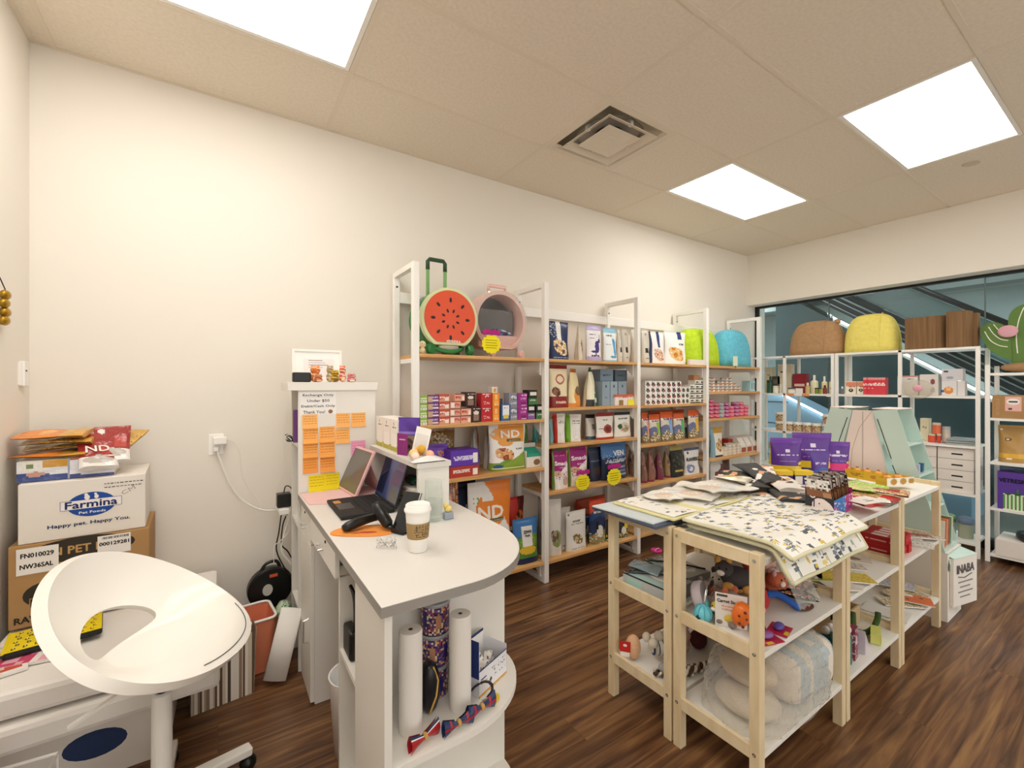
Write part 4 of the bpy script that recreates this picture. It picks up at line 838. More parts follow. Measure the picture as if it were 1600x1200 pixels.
bag('', 1020, 1074, 641, z, 2.76, .08, [('all', '#c9542a'), ('band', 0, .6, '#8a8a88')], 'wide orange-topped bag at the back of the third shelf, third bay')
bag('', 1072, 1082, 668, z, 2.66, .06, [('all', '#7a7c7e')], 'grey bag edge beside the yellow-panelled bag, third shelf')
z = .578
for k, (x0, x1, yt, c_, cn) in enumerate(((1006, 1014, 704, '#8a6658', 'dull brown'), (1015, 1030, 703, '#9a6a5e', 'pinkish brown'), (1029, 1042, 704, '#7a3a50', 'plum'), (1043, 1052, 702, '#a08862', 'tan'))):
    bag('', x0, x1, yt, z, 2.60+.01*k, .10, [('all', c_), ('blob', .5, .6, .4, .4, [c_, '#a88070', '#6a4a44']), ('band', 0, .06, '#8a2f4a')], cn+' bag turned edge-on, fourth shelf third bay', rot=.5)
bag('', 1052, 1073, 697, z, 2.60, .09, [('all', '#262622'), ('band', .86, 1, '#b8a860'), ('blob', .5, .5, .35, .28, ['#3a3a34', '#26261f', '#55523f']), ('rect', .2, .8, .16, .22, '#c8b060')], 'black bag with a gold top, fourth shelf third bay')
bag('', 1073.5, 1101, 700, z, 2.60, .07, [('all', '#eceae8'), ('band', .9, 1, '#55607a'), ('ell', .3, .22, .22, .16, '#7a8ab8'), ('ell', .3, .22, .12, .08, '#eceae8'), ('ell', .16, .3, .1, .1, '#8a9ac0'), ('ell', .2, .82, .06, .05, '#3a3a3a'), ('line', .5, .9, .3, .015, '#aaa')], 'white bag lettered RAWBBLE, fourth shelf third bay', words=[('RAWBBLE', 0, .58, .84, .13, '#2c2e34', .0015)])
z = .155
for k, (x0, x1, yt, c_) in enumerate(((1009, 1026, 782, '#35506a'), (1027, 1046, 778, '#5a4638'), (1048, 1070, 776, '#2e3a30'))):
    bag('', x0, x1, yt, z, 2.62, .1, [('all', c_), ('ell', .5, .5, .3, .2, '#a89a80')], ('slate blue', 'brown', 'dark green')[k]+' bag half hidden behind the wooden racks, bottom shelf third bay')

# ---- far bay
Y = 2.59; z = 1.377
def mk_can(r, h, ops, lid='#c9c9c6', nm='food_can'):
    def f():
        t = thing(nm, '', 'can'); mb = MB(); can(mb, r, h, '#fff', lid, ops); mb.build('can_body', M['print'], t, smooth=False); return t, h
    return f
hh = pxh(1140, 590, 612, Y)/5-.0008; r = .038
cops = [('all', '#f4f1ea'), ('band', .75, 1, '#2a2826'), ('ell', .3, .4, .2, .3, '#8a5a44'), ('ell', .8, .4, .15, .3, '#c88a5a')]
stack(mk_can(r, hh, cops), [(X(1114, Y)+r+(2*r+.004)*k, Y+.05, n) for k, n in enumerate((5, 3, 4, 5, 5, 3, 2))], z, 'small white and black pet food can, {pos} of the {col} pile, second shelf far bay', 'white and black cans on the second shelf of the far bay', 'can')
carton(1172, 1185, 595, z, Y+.01, .09, [('all', '#a8d4dc'), ('rect', .3, .42, .2, .8, '#5a7a8a'), ('rect', .55, .67, .2, .8, '#e8784a'), ('rect', .8, .9, .2, .8, '#5a7a8a')], 'pale aqua carton at the right end of the second shelf, far bay', 'carton')
z = 1.108
hh = pxh(1140, 633, 656, Y)/4-.0008
for cn, col_, l in (('crimson', '#c22a5c', ((0, 5), (1, 4))), ('grey-green', '#8aa0a0', ((2, 4),)), ('magenta', '#a8287a', ((3, 4), (5, 4))), ('rose red', '#d8486a', ((4, 3), (6, 4), (7, 3)))):
    stack(mk_can(.04, hh, [('all', col_), ('line', 0, 1, .5, .12, '#f0c8d4'), ('band', .9, 1, '#f4e6ea')], lid=col_), [(X(1113, Y)+.045+.094*k, Y+.06, n) for k, n in l], z, cn+' pet food can, {pos} of its {col} pile, third shelf far bay', 'pink and magenta cans on the third shelf of the far bay', 'can')
z = .708
bag('', 1115, 1133, 668, z, 2.6, .08, [('all', '#efeae0'), ('band', .8, 1, '#c99a3a'), ('band', 0, .07, '#1e2a3a'), ('blob', .6, .4, .3, .2, ['#b8864a', '#e0c08a', '#8a5a3a']), ('col', 0, .2, '#8ab0c0')], 'white pouch with a gold top, fourth shelf far bay')
hh = pxh(1140, 694, 712, Y)/4-.0008
stack(mk_can(.038, hh, [('all', '#efe2cc'), ('band', .6, .8, '#8a5a3c'), ('spk', 0, 1, .1, .6, ['#c89a6a', '#f5eee0'], .4)]), [(X(1134, Y)+.04+.082*k, Y+.05, n) for k, n in enumerate((3, 4, 4, 4))], z, 'brown and cream pet food can, {pos} of the {col} pile, fourth shelf far bay', 'brown and cream cans on the fourth shelf', 'can')
for k in range(3):
    x0 = 1160+9*k
    t = thing('display_tray', ('left', 'middle', 'right')[k]+' sloping white tray of brown sachets, fourth shelf far bay', 'tray', (X(x0+4, Y), Y+.085, z+.001), 0, 'sloping white trays on the fourth shelf')
    w_ = .05; P = [(-.07, 0), (.08, 0), (.08, .17), (-.02, .16), (-.07, .08)]
    MB().add([(-w_, y_, z_) for y_, z_ in P]+[(w_, y_, z_) for y_, z_ in P], [tuple(range(4, -1, -1)), tuple(range(5, 10))]+[(i, (i+1) % 5, 5+(i+1) % 5, 5+i) for i in range(5)]).build('tray_body', M['whitecard'], t)
    MB().box((-w_*.8, -.074, .01), (w_*.8, -.0705, .06), '#a8583a').build('sachets', M['print'], t)
carton(1138, 1150, 686, z, 2.70, .1, [('all', '#b8382c')], 'red carton at the back of the fourth shelf, far bay', 'carton')
z = .155
bag('', 1116, 1152, 720, z, 2.62, .14, [('all', '#e8e4e0'), ('ell', .55, .72, .42, .2, '#7a3024'), ('rect', .6, 1, .75, 1, '#5a241c'), ('ell', .2, .9, .25, .12, '#efece8')], 'large white and maroon bag on the bottom shelf of the far bay', rot=.1)
# back of the far bay faces the mullion: cartons seen through the end

# ================================================================ DESK, HUTCH, TALL CABINET
DX0, DX1, DY0, DY1, DZ = .335, .92, 1.085, 2.45, .90
desk = thing('reception_desk', 'pale grey reception desk with a rounded end and open shelf below', 'desk', (DX0, DY0, 0))
def D(a, b): return ((a[0]-DX0, a[1]-DY0, a[2]), (b[0]-DX0, b[1]-DY0, b[2]))
r_ = .33; P = [(0, 0)]+[(DX1-DX0-r_+r_*math.cos(-PI/2+PI/2*i/14)*1.0, r_+.06+(r_+.06)*math.sin(-PI/2+PI/2*i/14)) for i in range(15)]+[(DX1-DX0, DY1-DY0), (0, DY1-DY0)]
mb = MB(); mb.prism(P, DZ-.028, DZ); o = mb.build('worktop', M['ltop'], desk)
n = len(P); mb = MB()
Pq = [(x*1.0+(-.0015 if x < .01 else .0012), y+(-.0015 if y < .01 else 0)) for x, y in P]
mb.add([(x, y, DZ-.027) for x, y in Pq]+[(x, y, DZ-.001) for x, y in Pq], [(i, (i+1) % n, n+(i+1) % n, n+i) for i in range(n)]); mb.build('edge_band', M['ledge'], desk)
LX = DX0+.012
mb = MB()
for a, b in (((LX+.018, 2.165, .0), (.80, 2.183, .872)), ((LX+.018, 2.42, 0), (.80, 2.438, .872)), ((.80, 2.165, 0), (.82, 2.438, .872)), ((LX+.018, 2.183, .03), (.80, 2.42, .05))): mb.box(*D(a, b))
mb.build('cabinet_carcass', M['lam'], desk)
mb = MB(); mb.box(*D((LX, 2.168, .01), (LX+.0175, 2.436, .72))); dr = mb.build('cabinet_door', M['lam'], desk, bevel=.002)
hz = .30; hy = 2.21
MB().tube([(LX-DX0, hy-DY0, hz+.075), (LX-DX0-.022, hy-DY0, hz+.07), (LX-DX0-.022, hy-DY0, hz-.03), (LX-DX0, hy-DY0, hz-.035)], .0042, 8).build('handle', M['chrome'], dr)
def drawer(ya, yb, za, zb, lock):
    mb = MB(); mb.box(*D((LX, ya, za), (LX+.0175, yb, zb))); d_ = mb.build('drawer', M['lam'], desk, bevel=.002)
    yc = (ya+yb)/2-DY0; zc = (za+zb)/2; x = LX-DX0
    MB().tube([(x, yc-.035, zc-.015), (x-.018, yc-.034, zc-.017), (x-.018, yc+.034, zc-.017), (x, yc+.035, zc-.015)], .004, 8).build('handle', M['chrome'], d_)
    MB().lathe((0,0,0), [(0,0),(.006,0),(.006,.003),(0,.003)], 12, M=Matrix.Translation((x, lock-DY0, zb-.028)) @ Matrix.Rotation(-PI/2, 4, 'Y')).build('lock', M['blackm'], d_)
    return d_
drawer(2.168, 2.436, .725, .868, 2.31)
drawer(1.665, 2.16, .755, .868, 1.83)
MB().box(*D((LX+.02, 1.70, .77), (.78, 2.16, .785))).build('drawer_bottom', M['lam'], desk)
MB().box(*D((.80, 1.37, .04), (.818, 2.165, .872))).build('back_panel', M['lam'], desk)
MB().box(*D((LX+.02, 1.68, 0), (.80, 1.698, .75))).build('shelf_side', M['lam'], desk)
MB().box(*D((LX+.02, 1.385, .475), (.80, 1.68, .493))).build('shelf', M['lam'], desk)
MB().box(*D((LX+.02, 1.385, .03), (.80, 1.68, .048))).build('shelf', M['lam'], desk)
MB().box(*D((LX, 1.10, 0), (LX+.02, 1.385, .872))).build('end_panel', M['lam'], desk)
MB().box(*D((LX+.02, 1.367, 0), (.875, 1.384, .872))).build('divider_panel', M['lam'], desk)
for z in (.455, .06):
    X0, X1 = LX+.0205-DX0, .875-DX0; ra = .30; W = X1-X0
    Q = [(X0, 1.10-DY0)]+[(X1-ra+ra*math.cos(-PI/2+PI/2*i/14), 1.10-DY0+.26+.26*math.sin(-PI/2+PI/2*i/14)) for i in range(15)]+[(X1, 1.3665-DY0), (X0, 1.3665-DY0)]
    MB().prism(Q, z, z+.018).build('rounded_shelf', M['shelfw'], desk)
# tall open cabinet with notes on its end
cx0, cx1, cy0, cy1 = .337, .722, 2.455, 2.71
cab = thing('tall_cabinet', 'tall white laminate cabinet covered with sticky notes behind the desk', 'cabinet', (cx0, cy0, 0))
mb = MB()
for a, b in (((0, 0, 0), (cx1-cx0, .018, 1.42)), ((0, .237, 0), (cx1-cx0, .255, 1.42)), ((cx1-cx0-.018, .018, 0), (cx1-cx0, .237, 1.42))): mb.box(a, b)
mb.build('carcass', M['lam'], cab)
MB().box((-.05, -.012, 1.42), (cx1-cx0+.012, .26, 1.462)).build('top_board', M['lam'], cab, bevel=.002)
for z in (.3, .72, 1.13): MB().box((.001, .0185, z), (cx1-cx0-.0185, .2365, z+.018)).build('shelf', M['lam'], cab)
def CX(px, py, y=2.455): p = at(px, py, y=y); return (p[0]-cx0, p[2])
def note(x0, y0, x1, y1, col, label, lines=4):
    (a, zt), (b, zb) = at(x0, y0, y=2.455)[::2], at(x1, y1, y=2.455)[::2]
    w = b-a; h = zt-zb; t = thing('sticky_note', label, 'sticky note', ((a+b)/2, 2.4545, zt), 0, 'sticky notes on the tall cabinet')
    rnd = random.Random(int(x0*7+y0)); c = rnd.uniform(.004, .012); mb = MB()
    panel(mb, lambda u, v: ((u-.5)*w, -.0012-c*(1-v)**2, -h*(1-v)), 4, 6, [('all', col)]); mb.build('paper', M['matte'], t, solid=.0004)
    mb = MB()
    for k in range(lines):
        v = .85-.17*k; z = -h*(1-v); x = -w*.42
        while x < w*.36:
            l = rnd.uniform(.06, .2)*w; y = -.0016-c*(1-v)**2-.0006; mb.add([(x, y, z), (min(x+l, w*.44), y, z), (min(x+l, w*.44), y, z+.0018), (x, y, z+.0018)], [(0,1,2,3)], '#8a5a40'); x += l+w*.05
    mb.build('handwriting', M['matte'], t)
OR, YE, PK = '#fbb96a', '#f2dd1c', '#f3a7cc'
rows = [((472, 648, 496, 669), OR, 'topmost orange note of the left column'), ((525, 646, 547, 667), OR, 'orange note at upper right, left of its pair'), ((549, 645, 571, 666), OR, 'orange note at upper right, right of its pair'),
        ((473, 670, 497, 692), '#f7ac58', 'second orange note down the left column'), ((499, 667, 523, 690), '#f8ad5a', 'topmost orange note of the middle column'), ((524, 670, 546, 692), '#fbb867', 'orange note right of the middle column'),
        ((473, 693, 497, 714), '#f7aa56', 'third orange note down the left column'), ((499, 691, 523, 713), '#f7aa56', 'second orange note down the middle column'),
        ((473, 716, 497, 738), '#f3a04a', 'lowest orange note of the left column'), ((500, 714, 523, 736), '#f3a04a', 'lowest orange note of the middle column'),
        ((482, 743, 508, 766), YE, 'yellow note at lower left above the pink sheet'), ((508, 740, 530, 763), YE, 'yellow note at lower right above the pink sheet'), ((548, 689, 571, 712), PK, 'single pink note partly behind the tablet')]
for r0, c_, lb in rows: note(*r0, c_, lb+' on the white cabinet')
a, zt = at(469, 613, y=2.455)[::2]; b, zb = at(525, 647, y=2.455)[::2]
t = thing('paper_notice', 'white handwritten exchange notice taped at the top of the white cabinet', 'notice', ((a+b)/2, 2.4545, (zt+zb)/2))
w, h = b-a, zt-zb; MB().box((-w/2, -.0008, -h/2), (w/2, 0, h/2), '#f2f0ee').build('paper', M['matte'], t)
mb = MB()
for s, k, ww in (('Exchange Only', 0, .86), ('Under $50', 1, .62), ('Debit/Cash Only', 2, .94), ('Thank You!', 3, .6)):
    lettering(mb, s, (-.12 if k == 3 else .0)*w, h*(.36-.245*k), ww*w, h*.13, y=-.0011, col='#23252c', bold=.0003)
mb.box((-.39*w, -.0012, h*.27), (.4*w, -.0009, h*.275), '#23252c'); mb.build('lettering', M['matte'], t)
MB().ball((w*.34, -.0015, -h*.37), (.011, .0012, .0105), 12, 8, '#9a6b4a').build('drawn_face', M['matte'], t)
# on top of the cabinet
zt = 1.4625
t = thing('framed_certificate', 'white framed certificate leaning on the wall above the tall cabinet', 'picture frame', (0, 0, 0))
a = at(455, 545, y=2.66); b = at(532, 600, y=2.66); w = b[0]-a[0]; h = a[2]-zt
t.location = ((a[0]+b[0])/2, 2.62, zt); t.rotation_euler = (-.13, 0, .0)
mb = MB()
for q in (((-w/2, -.008, 0), (w/2, .008, .012)), ((-w/2, -.008, h-.012), (w/2, .008, h)), ((-w/2, -.008, .0121), (-w/2+.012, .008, h-.0121)), ((w/2-.012, -.008, .0121), (w/2, .008, h-.0121))): mb.box(*q)
mb.build('frame', M['white'], t)
mb = MB(); mb.box((-w/2+.012, -.002, .012), (w/2-.012, .002, h-.012), '#f6f5f2'); mb.box((-w*.28, -.0025, .03), (w*.34, -.0021, h*.72), '#f0ecea'); mb.build('mount', M['matte'], t)
mb = MB()
for k in range(4): mb.box((-w*.18, -.003, h*(.66-.07*k)), (w*(.1+.06*(k % 3)), -.0026, h*(.66-.07*k)+.003), ['#8a5a5a', '#b8b4b4'][k % 2])
mb.build('print_lines', M['matte'], t)
t = thing('speaker', 'small black speaker box in front of the framed certificate', 'speaker', ((at(459, 600, y=2.5)[0]+at(483, 600, y=2.5)[0])/2, 2.5, zt+.0006)); MB().box((-.043, -.02, 0), (.043, .02, .05)).build('housing', M['black'], t, bevel=.006)
cats = [((483, 502), 571, 2.52, '#e07a32', '#f0c89a', 'tall orange tiger'), ((490, 505), 585, 2.47, '#b8553a', '#e8b88a', 'short rust-orange'), ((509, 522), 571, 2.53, '#a08a62', '#d8c8a0', 'tall olive-brown'), ((516, 531), 578, 2.47, '#c9a21e', '#6a4a1a', 'short golden'), ((529, 541), 571, 2.53, '#d8603a', '#f4d8c0', 'tall orange-red'), ((541, 557), 584, 2.47, '#c23a3e', '#f0d8c8', 'short crimson')]
for (x0, x1), yt, Y, c1, c2, nm in cats:
    a = at(x0, 601, y=Y)[0]; b = at(x1, 601, y=Y)[0]; H = at(x0, yt, y=Y)[2]-zt; w = b-a
    t = thing('cat_figurine', nm+' lucky cat figurine on top of the white cabinet', 'figurine', ((a+b)/2, Y, zt+.0006), 0, 'lucky cat figurines on the cabinet')
    rr = random.Random(x0)
    f = lambda u, v: hexc(c2) if (math.sin(v*26+u*4) > .35 and rr.random() < .8) else hexc(c1)
    bd = MB().ball((0, 0, H*.3), (w*.46, .016, H*.3), 14, 12, f).build('body', M['gloss'], t, smooth=True)
    hd = MB().ball((0, -.002, H*.72), (w*.42, .017, H*.26), 14, 12, f).build('head', M['gloss'], t, smooth=True)
    for s in (-1, 1): MB().lathe((s*w*.26, 0, H*.88), [(w*.13, 0), (0, H*.15)], 8, c1).build('ear', M['gloss'], hd)
    MB().ball((-w*.15, -.019, H*.75), .0022, 6, 4, '#2a1a12').ball((w*.15, -.019, H*.75), .0022, 6, 4, '#2a1a12').build('eyes', M['gloss'], hd)
    MB().box((-w*.22, -.0185, H*.1), (w*.22, -.0155, H*.32), c2).build('plaque', M['gloss'], t)
# items inside the open side of the cabinet
t = thing('picture_book', 'colourful book standing in the open side of the white cabinet', 'book', (cx0-.012, 2.60, 1.1485)); MB().box((0, -.06, 0), (.15, -.04, .17), '#7a4a8a').box((.0, -.0395, 0), (.15, -.03, .165), '#5a9a4a').box((0, -.0295, 0), (.15, -.02, .15), '#e0a03a').build('cover', M['print'], t)
t = thing('ribbon_coil', 'black and white ribbon bundle hanging out of the white cabinet', 'ribbon', (cx0-.03, 2.56, 1.15)); mb = MB()
for k in range(5): mb.tube([(.015*math.cos(q*.7+k), .02*math.sin(q*.8+k*2), .02+.018*math.sin(q*.5+k)) for q in range(9)], .004, 6, ['#1a1a1a', '#e8e6e0'][k % 2], flat=.4)
mb.build('loops', M['gloss'], t)

# hutch on the desk
hx0, hx1, hy0, hy1, hz1 = .692, .832, 1.745, 2.42, 1.122
hu = thing('desk_hutch', 'low grey-white hutch standing on the right side of the desk', 'hutch', (hx0, hy0, DZ+.0006)); H = hz1-DZ; W = hx1-hx0; Lh = hy1-hy0
MB().box((-.008, -.008, H-.022), (W+.006, Lh, H)).build('top_board', M['ltop'], hu)
MB().box((0, 0, 0), (W, .018, H-.0225)).build('end_panel', M['lam'], hu)
MB().box((W*.22, -.003, .03), (W*.82, -.0002, H*.68)).build('raised_panel', M['lam'], hu, bevel=.001)
MB().box((0, Lh-.018, 0), (W, Lh, H-.0225)).build('far_panel', M['lam'], hu); MB().box((W-.012, .0185, 0), (W, Lh-.0185, H-.0225)).build('back_panel', M['lam'], hu)
MB().box((0, Lh*.52, 0), (W-.0125, Lh*.52+.015, H-.0225)).build('divider', M['lam'], hu)
# magazines and things inside
rnd = random.Random(8); zz = DZ+.002
for k in range(9):
    th = rnd.uniform(.006, .014); t = thing('magazine', ['lowest', 'second', 'third', 'fourth', 'fifth', 'sixth', 'seventh', 'eighth', 'topmost'][k]+' magazine of the untidy pile in the hutch', 'magazine', (hx0+.06, hy0+.17, zz), rnd.uniform(-.12, .12), 'magazines piled in the hutch')
    MB().box((-.062, -.1, 0), (.05, .1, th), rnd.choice(['#d8cfc0', '#e6e0d4', '#b8a890', '#efe9df', '#a08a74'])).build('pages', M['print'], t); MB().box((-.063, -.101, th), (.051, .101, th+.001), rnd.choice(['#c84a3a', '#e8e4dc', '#4a6a8a', '#d8b84a'])).build('cover', M['print'], t); zz += th+.0016
t = thing('rolled_ribbons', 'dark green and red ribbon bundle on the magazines in the hutch', 'ribbon', (hx0+.05, hy0+.17, zz)); MB().ball((0, 0, .02), (.03, .05, .02), 12, 8, '#1f4a3a').ball((.0, .05, .018), (.025, .03, .018), 12, 8, '#8a2a2a').ball((.0, -.06, .016), (.025, .03, .016), 12, 8, '#22262a').build('bundle', M['gloss'], t, smooth=True)
# on top of the hutch
zh = hz1+.0016
def HP(px, py): return at(px, py, z=zh)
for k in range(3):
    t = thing('cream_carton', ('left', 'middle', 'right')[k]+' of three white cartons with olive base on the hutch', 'carton', (.768, 2.36-.115*k, zh), -PI/2, 'white cartons with olive base on the hutch')
    mb = MB(); gbox(mb, .11, .155, .10, [('all', '#efe9e2'), ('band', 0, .16, '#b0a83a'), ('ell', .5, .86, .06, .04, '#5a544c'), ('line', .2, .8, .76, .015, '#8a8078'), ('rect', .15, .85, .12, .55, '#f4efe9')]); mb.build('carton_body', M['print'], t)
t = thing('treat_pouch', 'purple pouch with a dark animal picture standing on the hutch', 'treat pouch', (.76, 2.03, zh), -.9); pouch('pouch', .12, .17, .04, [('all', '#5a3a9a'), ('band', .55, .6, '#8a7ac0'), ('band', 0, .5, '#8a7464'), ('blob', .5, .28, .3, .2, ['#4a3a30', '#6a5444', '#2e2620'])], 5, t)
t = thing('gift_card_sleeve', 'small magenta card standing at the hutch edge', 'card', (.71, 1.985, zh), -1.2); MB().box((-.035, -.001, 0), (.035, .001, .10), '#8a2a78').build('card', M['gloss'], t); MB().box((-.02, -.0016, .07), (.02, -.0012, .075), '#e0b0d8').build('print_line', M['matte'], t)
t = thing('sign_card', 'tilted white sign card on the hutch, its square code left blank', 'sign', (.745, 1.875, zh), (.0, .22, -.75)); t.location.z += .012; MB().box((-.035, -.0015, 0), (.035, .0015, .125), '#f4f3f0').build('card', M['matte'], t); MB().box((-.028, -.0022, .03), (.028, -.0016, .095), '#e4e3e0').build('blank_square', M['matte'], t)
t = thing('toy_bundle', 'bundle of cream and orange plush sticks lying on the hutch', 'toy', (.74, 1.80, zh)); mb = MB()
for k, (x, y, z_, r, c_) in enumerate(((-.03, .04, .025, .022, '#e8c890'), (0, .03, .045, .018, '#d8a83a'), (.03, .01, .02, .02, '#efb89a'), (-.04, 0, .02, .018, '#f0d8c8'), (.0, .06, .03, .02, '#e8a85a'))): mb.ball((x, y, z_), (r, r*1.2, r), 12, 8, c_)
mb.build('stuffing', M['felt'], t, smooth=True)
t = thing('white_packet', 'flat white packet drooping over the front edge of the hutch', 'packet', (.735, 1.755, zh)); mb = MB(); panel(mb, lambda u, v: (-.07+.15*u, -.02+.05*v, .004+.022*math.sin(u*PI)*math.sin(v*PI)), 10, 6, [('all', '#e4e4e2'), ('spk', .3, .6, .2, .6, ['#3a3a3a'], .2)]); panel(mb, lambda u, v: (-.07+.15*u, -.02+.05*v, .0), 10, 6, [('all', '#dcdcda')], flip=True); mb.build('packet_body', M['foil'], t, smooth=True)

# on the desk
zd = DZ+.0006
t = thing('pink_sheet', 'pink tablet cover flap lying flat at the far end of the desk', 'cover', (.40, 2.33, zd)); MB().prism([(-.055, -.14), (.02, -.17), (.29, -.10), (.29, .08), (-.06, .10)], 0, .004).build('sheet', mat('pink_cover', '#e9c3c2', .6), t)
pinkc = mat('pink_case', '#e6b9b8', .5)
c0 = Vector(at(554, 776, z=DZ)); c1 = Vector(at(529, 761, z=DZ)); e1 = (c1-c0).normalized()
# tablet: landscape screen facing the stool, long edge on the desk
t = thing('tablet', 'tablet in a pink case tilted back on its stand', 'tablet', ((c0.x+c1.x)/2-.012, (c0.y+c1.y)/2-.035, zd+.006)); 
Lt = (c0-c1).length; ang = math.atan2(c0.y-c1.y, c0.x-c1.x); t.rotation_euler = (0, 0, ang)
h = .235; lean = Matrix.Rotation(-.42, 4, 'X')
mb = MB(); mb.box((-Lt/2-.01, -.0, 0), (Lt/2+.01, .014, h), M=lean); mb.build('case', pinkc, t, bevel=.004)
mb = MB(); mb.box((-Lt/2+.002, -.0016, .012), (Lt/2-.002, -.0002, h-.012), M=lean); mb.build('screen', mat('tablet_glass', '#6a665f', .1), t)
P0 = lean @ Vector((0, .014, h*.72)); mb = MB(); vs = [(-Lt/2, P0.y, P0.z), (Lt/2, P0.y, P0.z), (Lt/2, P0.y+.06, 0.0), (-Lt/2, P0.y+.06, 0.0)]; mb.add(vs+[(x, y+.004, z) for x, y, z in vs], [(0,1,2,3), (7,6,5,4), (0,4,5,1), (1,5,6,2), (2,6,7,3), (3,7,4,0)]); mb.build('stand_flap', pinkc, t)
# laptop
A = Vector(at(600, 775, z=DZ)); B = Vector(at(637, 795, z=DZ)); ang = math.atan2(B.y-A.y, B.x-A.x); Lw = .315
t = thing('laptop', 'open black laptop angled towards the stool', 'laptop', ((A.x+B.x)/2-.06, (A.y+B.y)/2-.01, zd), ang-.08)
MB().box((-Lw/2, -.215, .002), (Lw/2, .005, .016)).build('base', M['blackm'], t, bevel=.003)
MB().box((-Lw/2+.02, -.12, .0161), (Lw/2-.02, -.015, .0172)).build('keyboard', mat('keys', '#232326', .6), t)
mb = MB()
for r in range(5):
    for c in range(13): mb.box((-Lw/2+.024+c*.0206, -.117+r*.0203, .0173), (-Lw/2+.024+c*.0206+.017, -.117+r*.0203+.016, .0186))
o = mb.build('keycaps', M['blackm'], t); o['kind'] = 'stuff'
MB().box((-.05, -.20, .0161), (.05, -.135, .0166)).build('touchpad', mat('touchpad', '#2e2e31', .3), t)
ln = Matrix.Translation((0, .008, .014)) @ Matrix.Rotation(-.3, 4, 'X')
mb = MB(); mb.box((-Lw/2, -.004, 0), (Lw/2, .002, .205), M=ln); ld = mb.build('lid', M['blackm'], t, bevel=.002)
mb = MB(); mb.box((-Lw/2+.008, -.0052, .012), (Lw/2-.008, -.0042, .198), M=ln); mb.build('screen', mat('laptop_display', '#17233a', .12, spec=.8, emit=('#34507e', .35)), ld)
mb = MB(); mb.box((-Lw/2+.012, -.0056, .022), (-Lw/2+.11, -.0053, .19), M=ln); mb.build('open_window', mat('laptop_window', '#0e1628', .12, emit=('#141f38', .3)), ld)
MB().box((-.11, -.2, .0166), (-.06, -.17, .0171), '#c98a4a').build('sticker', M['matte'], t)
# mat, scanner
mc = at(568, 833, z=DZ)
t = thing('desk_mat', 'orange rounded mouse mat with red fish shapes under the scanner', 'mat', (.463, 1.685, zd), math.radians(-28))
P = []
for i in range(40):
    q = 2*PI*i/40; P.append((.125*math.cos(q)*(1+.08*math.sin(2*q)), .072*math.sin(q)*(1+.14*math.cos(2*q+.6))))
MB().prism(P, 0, .003).build('mat_sheet', mat('orange_rubber', '#eb9440', .7), t)
MB().ball((.01, -.025, .0035), (.035, .011, .0008), 12, 6, '#b0452f').build('fish_print', M['matte'], t); MB().ball((-.03, -.03, .0035), (.02, .008, .0008), 12, 6, '#c05a3a').build('fish_print', M['matte'], t)
a = Vector(at(536, 826, z=DZ+.02)); b = Vector(at(592, 806, z=DZ+.035)); hd = Vector(at(600, 808, z=DZ+.045))
t = thing('barcode_scanner', 'black handheld barcode scanner lying on the orange mat', 'barcode scanner', (a.x, a.y, zd+.0035)); L0 = lambda v: (v.x-a.x, v.y-a.y, v.z-(zd+.0035))
pts = [L0(a+(b-a)*s+Vector((0, 0, .004*math.sin(s*PI)))) for s in (0, .12, .35, .6, .85, 1.0)]
MB().tube(pts, [.012, .0185, .019, .017, .016, .018], 14).build('handle', M['black'], t, smooth=True)
d_ = Vector(L0(hd)); u_ = (Vector(at(590, 790, z=DZ+.085))-Vector(at(612, 826, z=DZ+.012)))
pts = [L0(Vector(at(608, 822, z=DZ+.02))+u_*s) for s in (0, .1, .5, .85, 1)]
MB().tube(pts, [.014, .021, .023, .019, .012], 14).build('head', M['black'], t, smooth=True)
MB().ball(tuple(Vector(pts[0])+Vector((.004, -.002, -.002))), (.016, .016, .008), 12, 8).build('scan_window', M['screen'], t, smooth=True)
# card terminal leaning on a stand
a = Vector(at(620, 833, z=DZ)); t = thing('card_terminal', 'black and silver phone leaning steeply on its black stand', 'phone', (a.x+.012, a.y-.005, zd), math.radians(-62))
R2 = Matrix.Rotation(-.5, 4, 'X'); mb = MB(); mb.box((-.04, -.006, .004), (.04, .006, .155), M=R2); mb.build('phone_body', M['chrome'], t, bevel=.003)
mb = MB(); mb.box((-.038, -.0085, .008), (.038, -.0062, .152), M=R2); mb.build('screen', M['screen'], t)
MB().box((-.03, -.02, 0), (.03, .085, .008)).build('stand_base', M['black'], t, bevel=.003); MB().bar((0, .075, .005), (0, .042, .07), .03, .006).build('stand_arm', M['black'], t); MB().box((-.03, -.02, .008), (.03, -.014, .018)).build('stand_lip', M['black'], t)
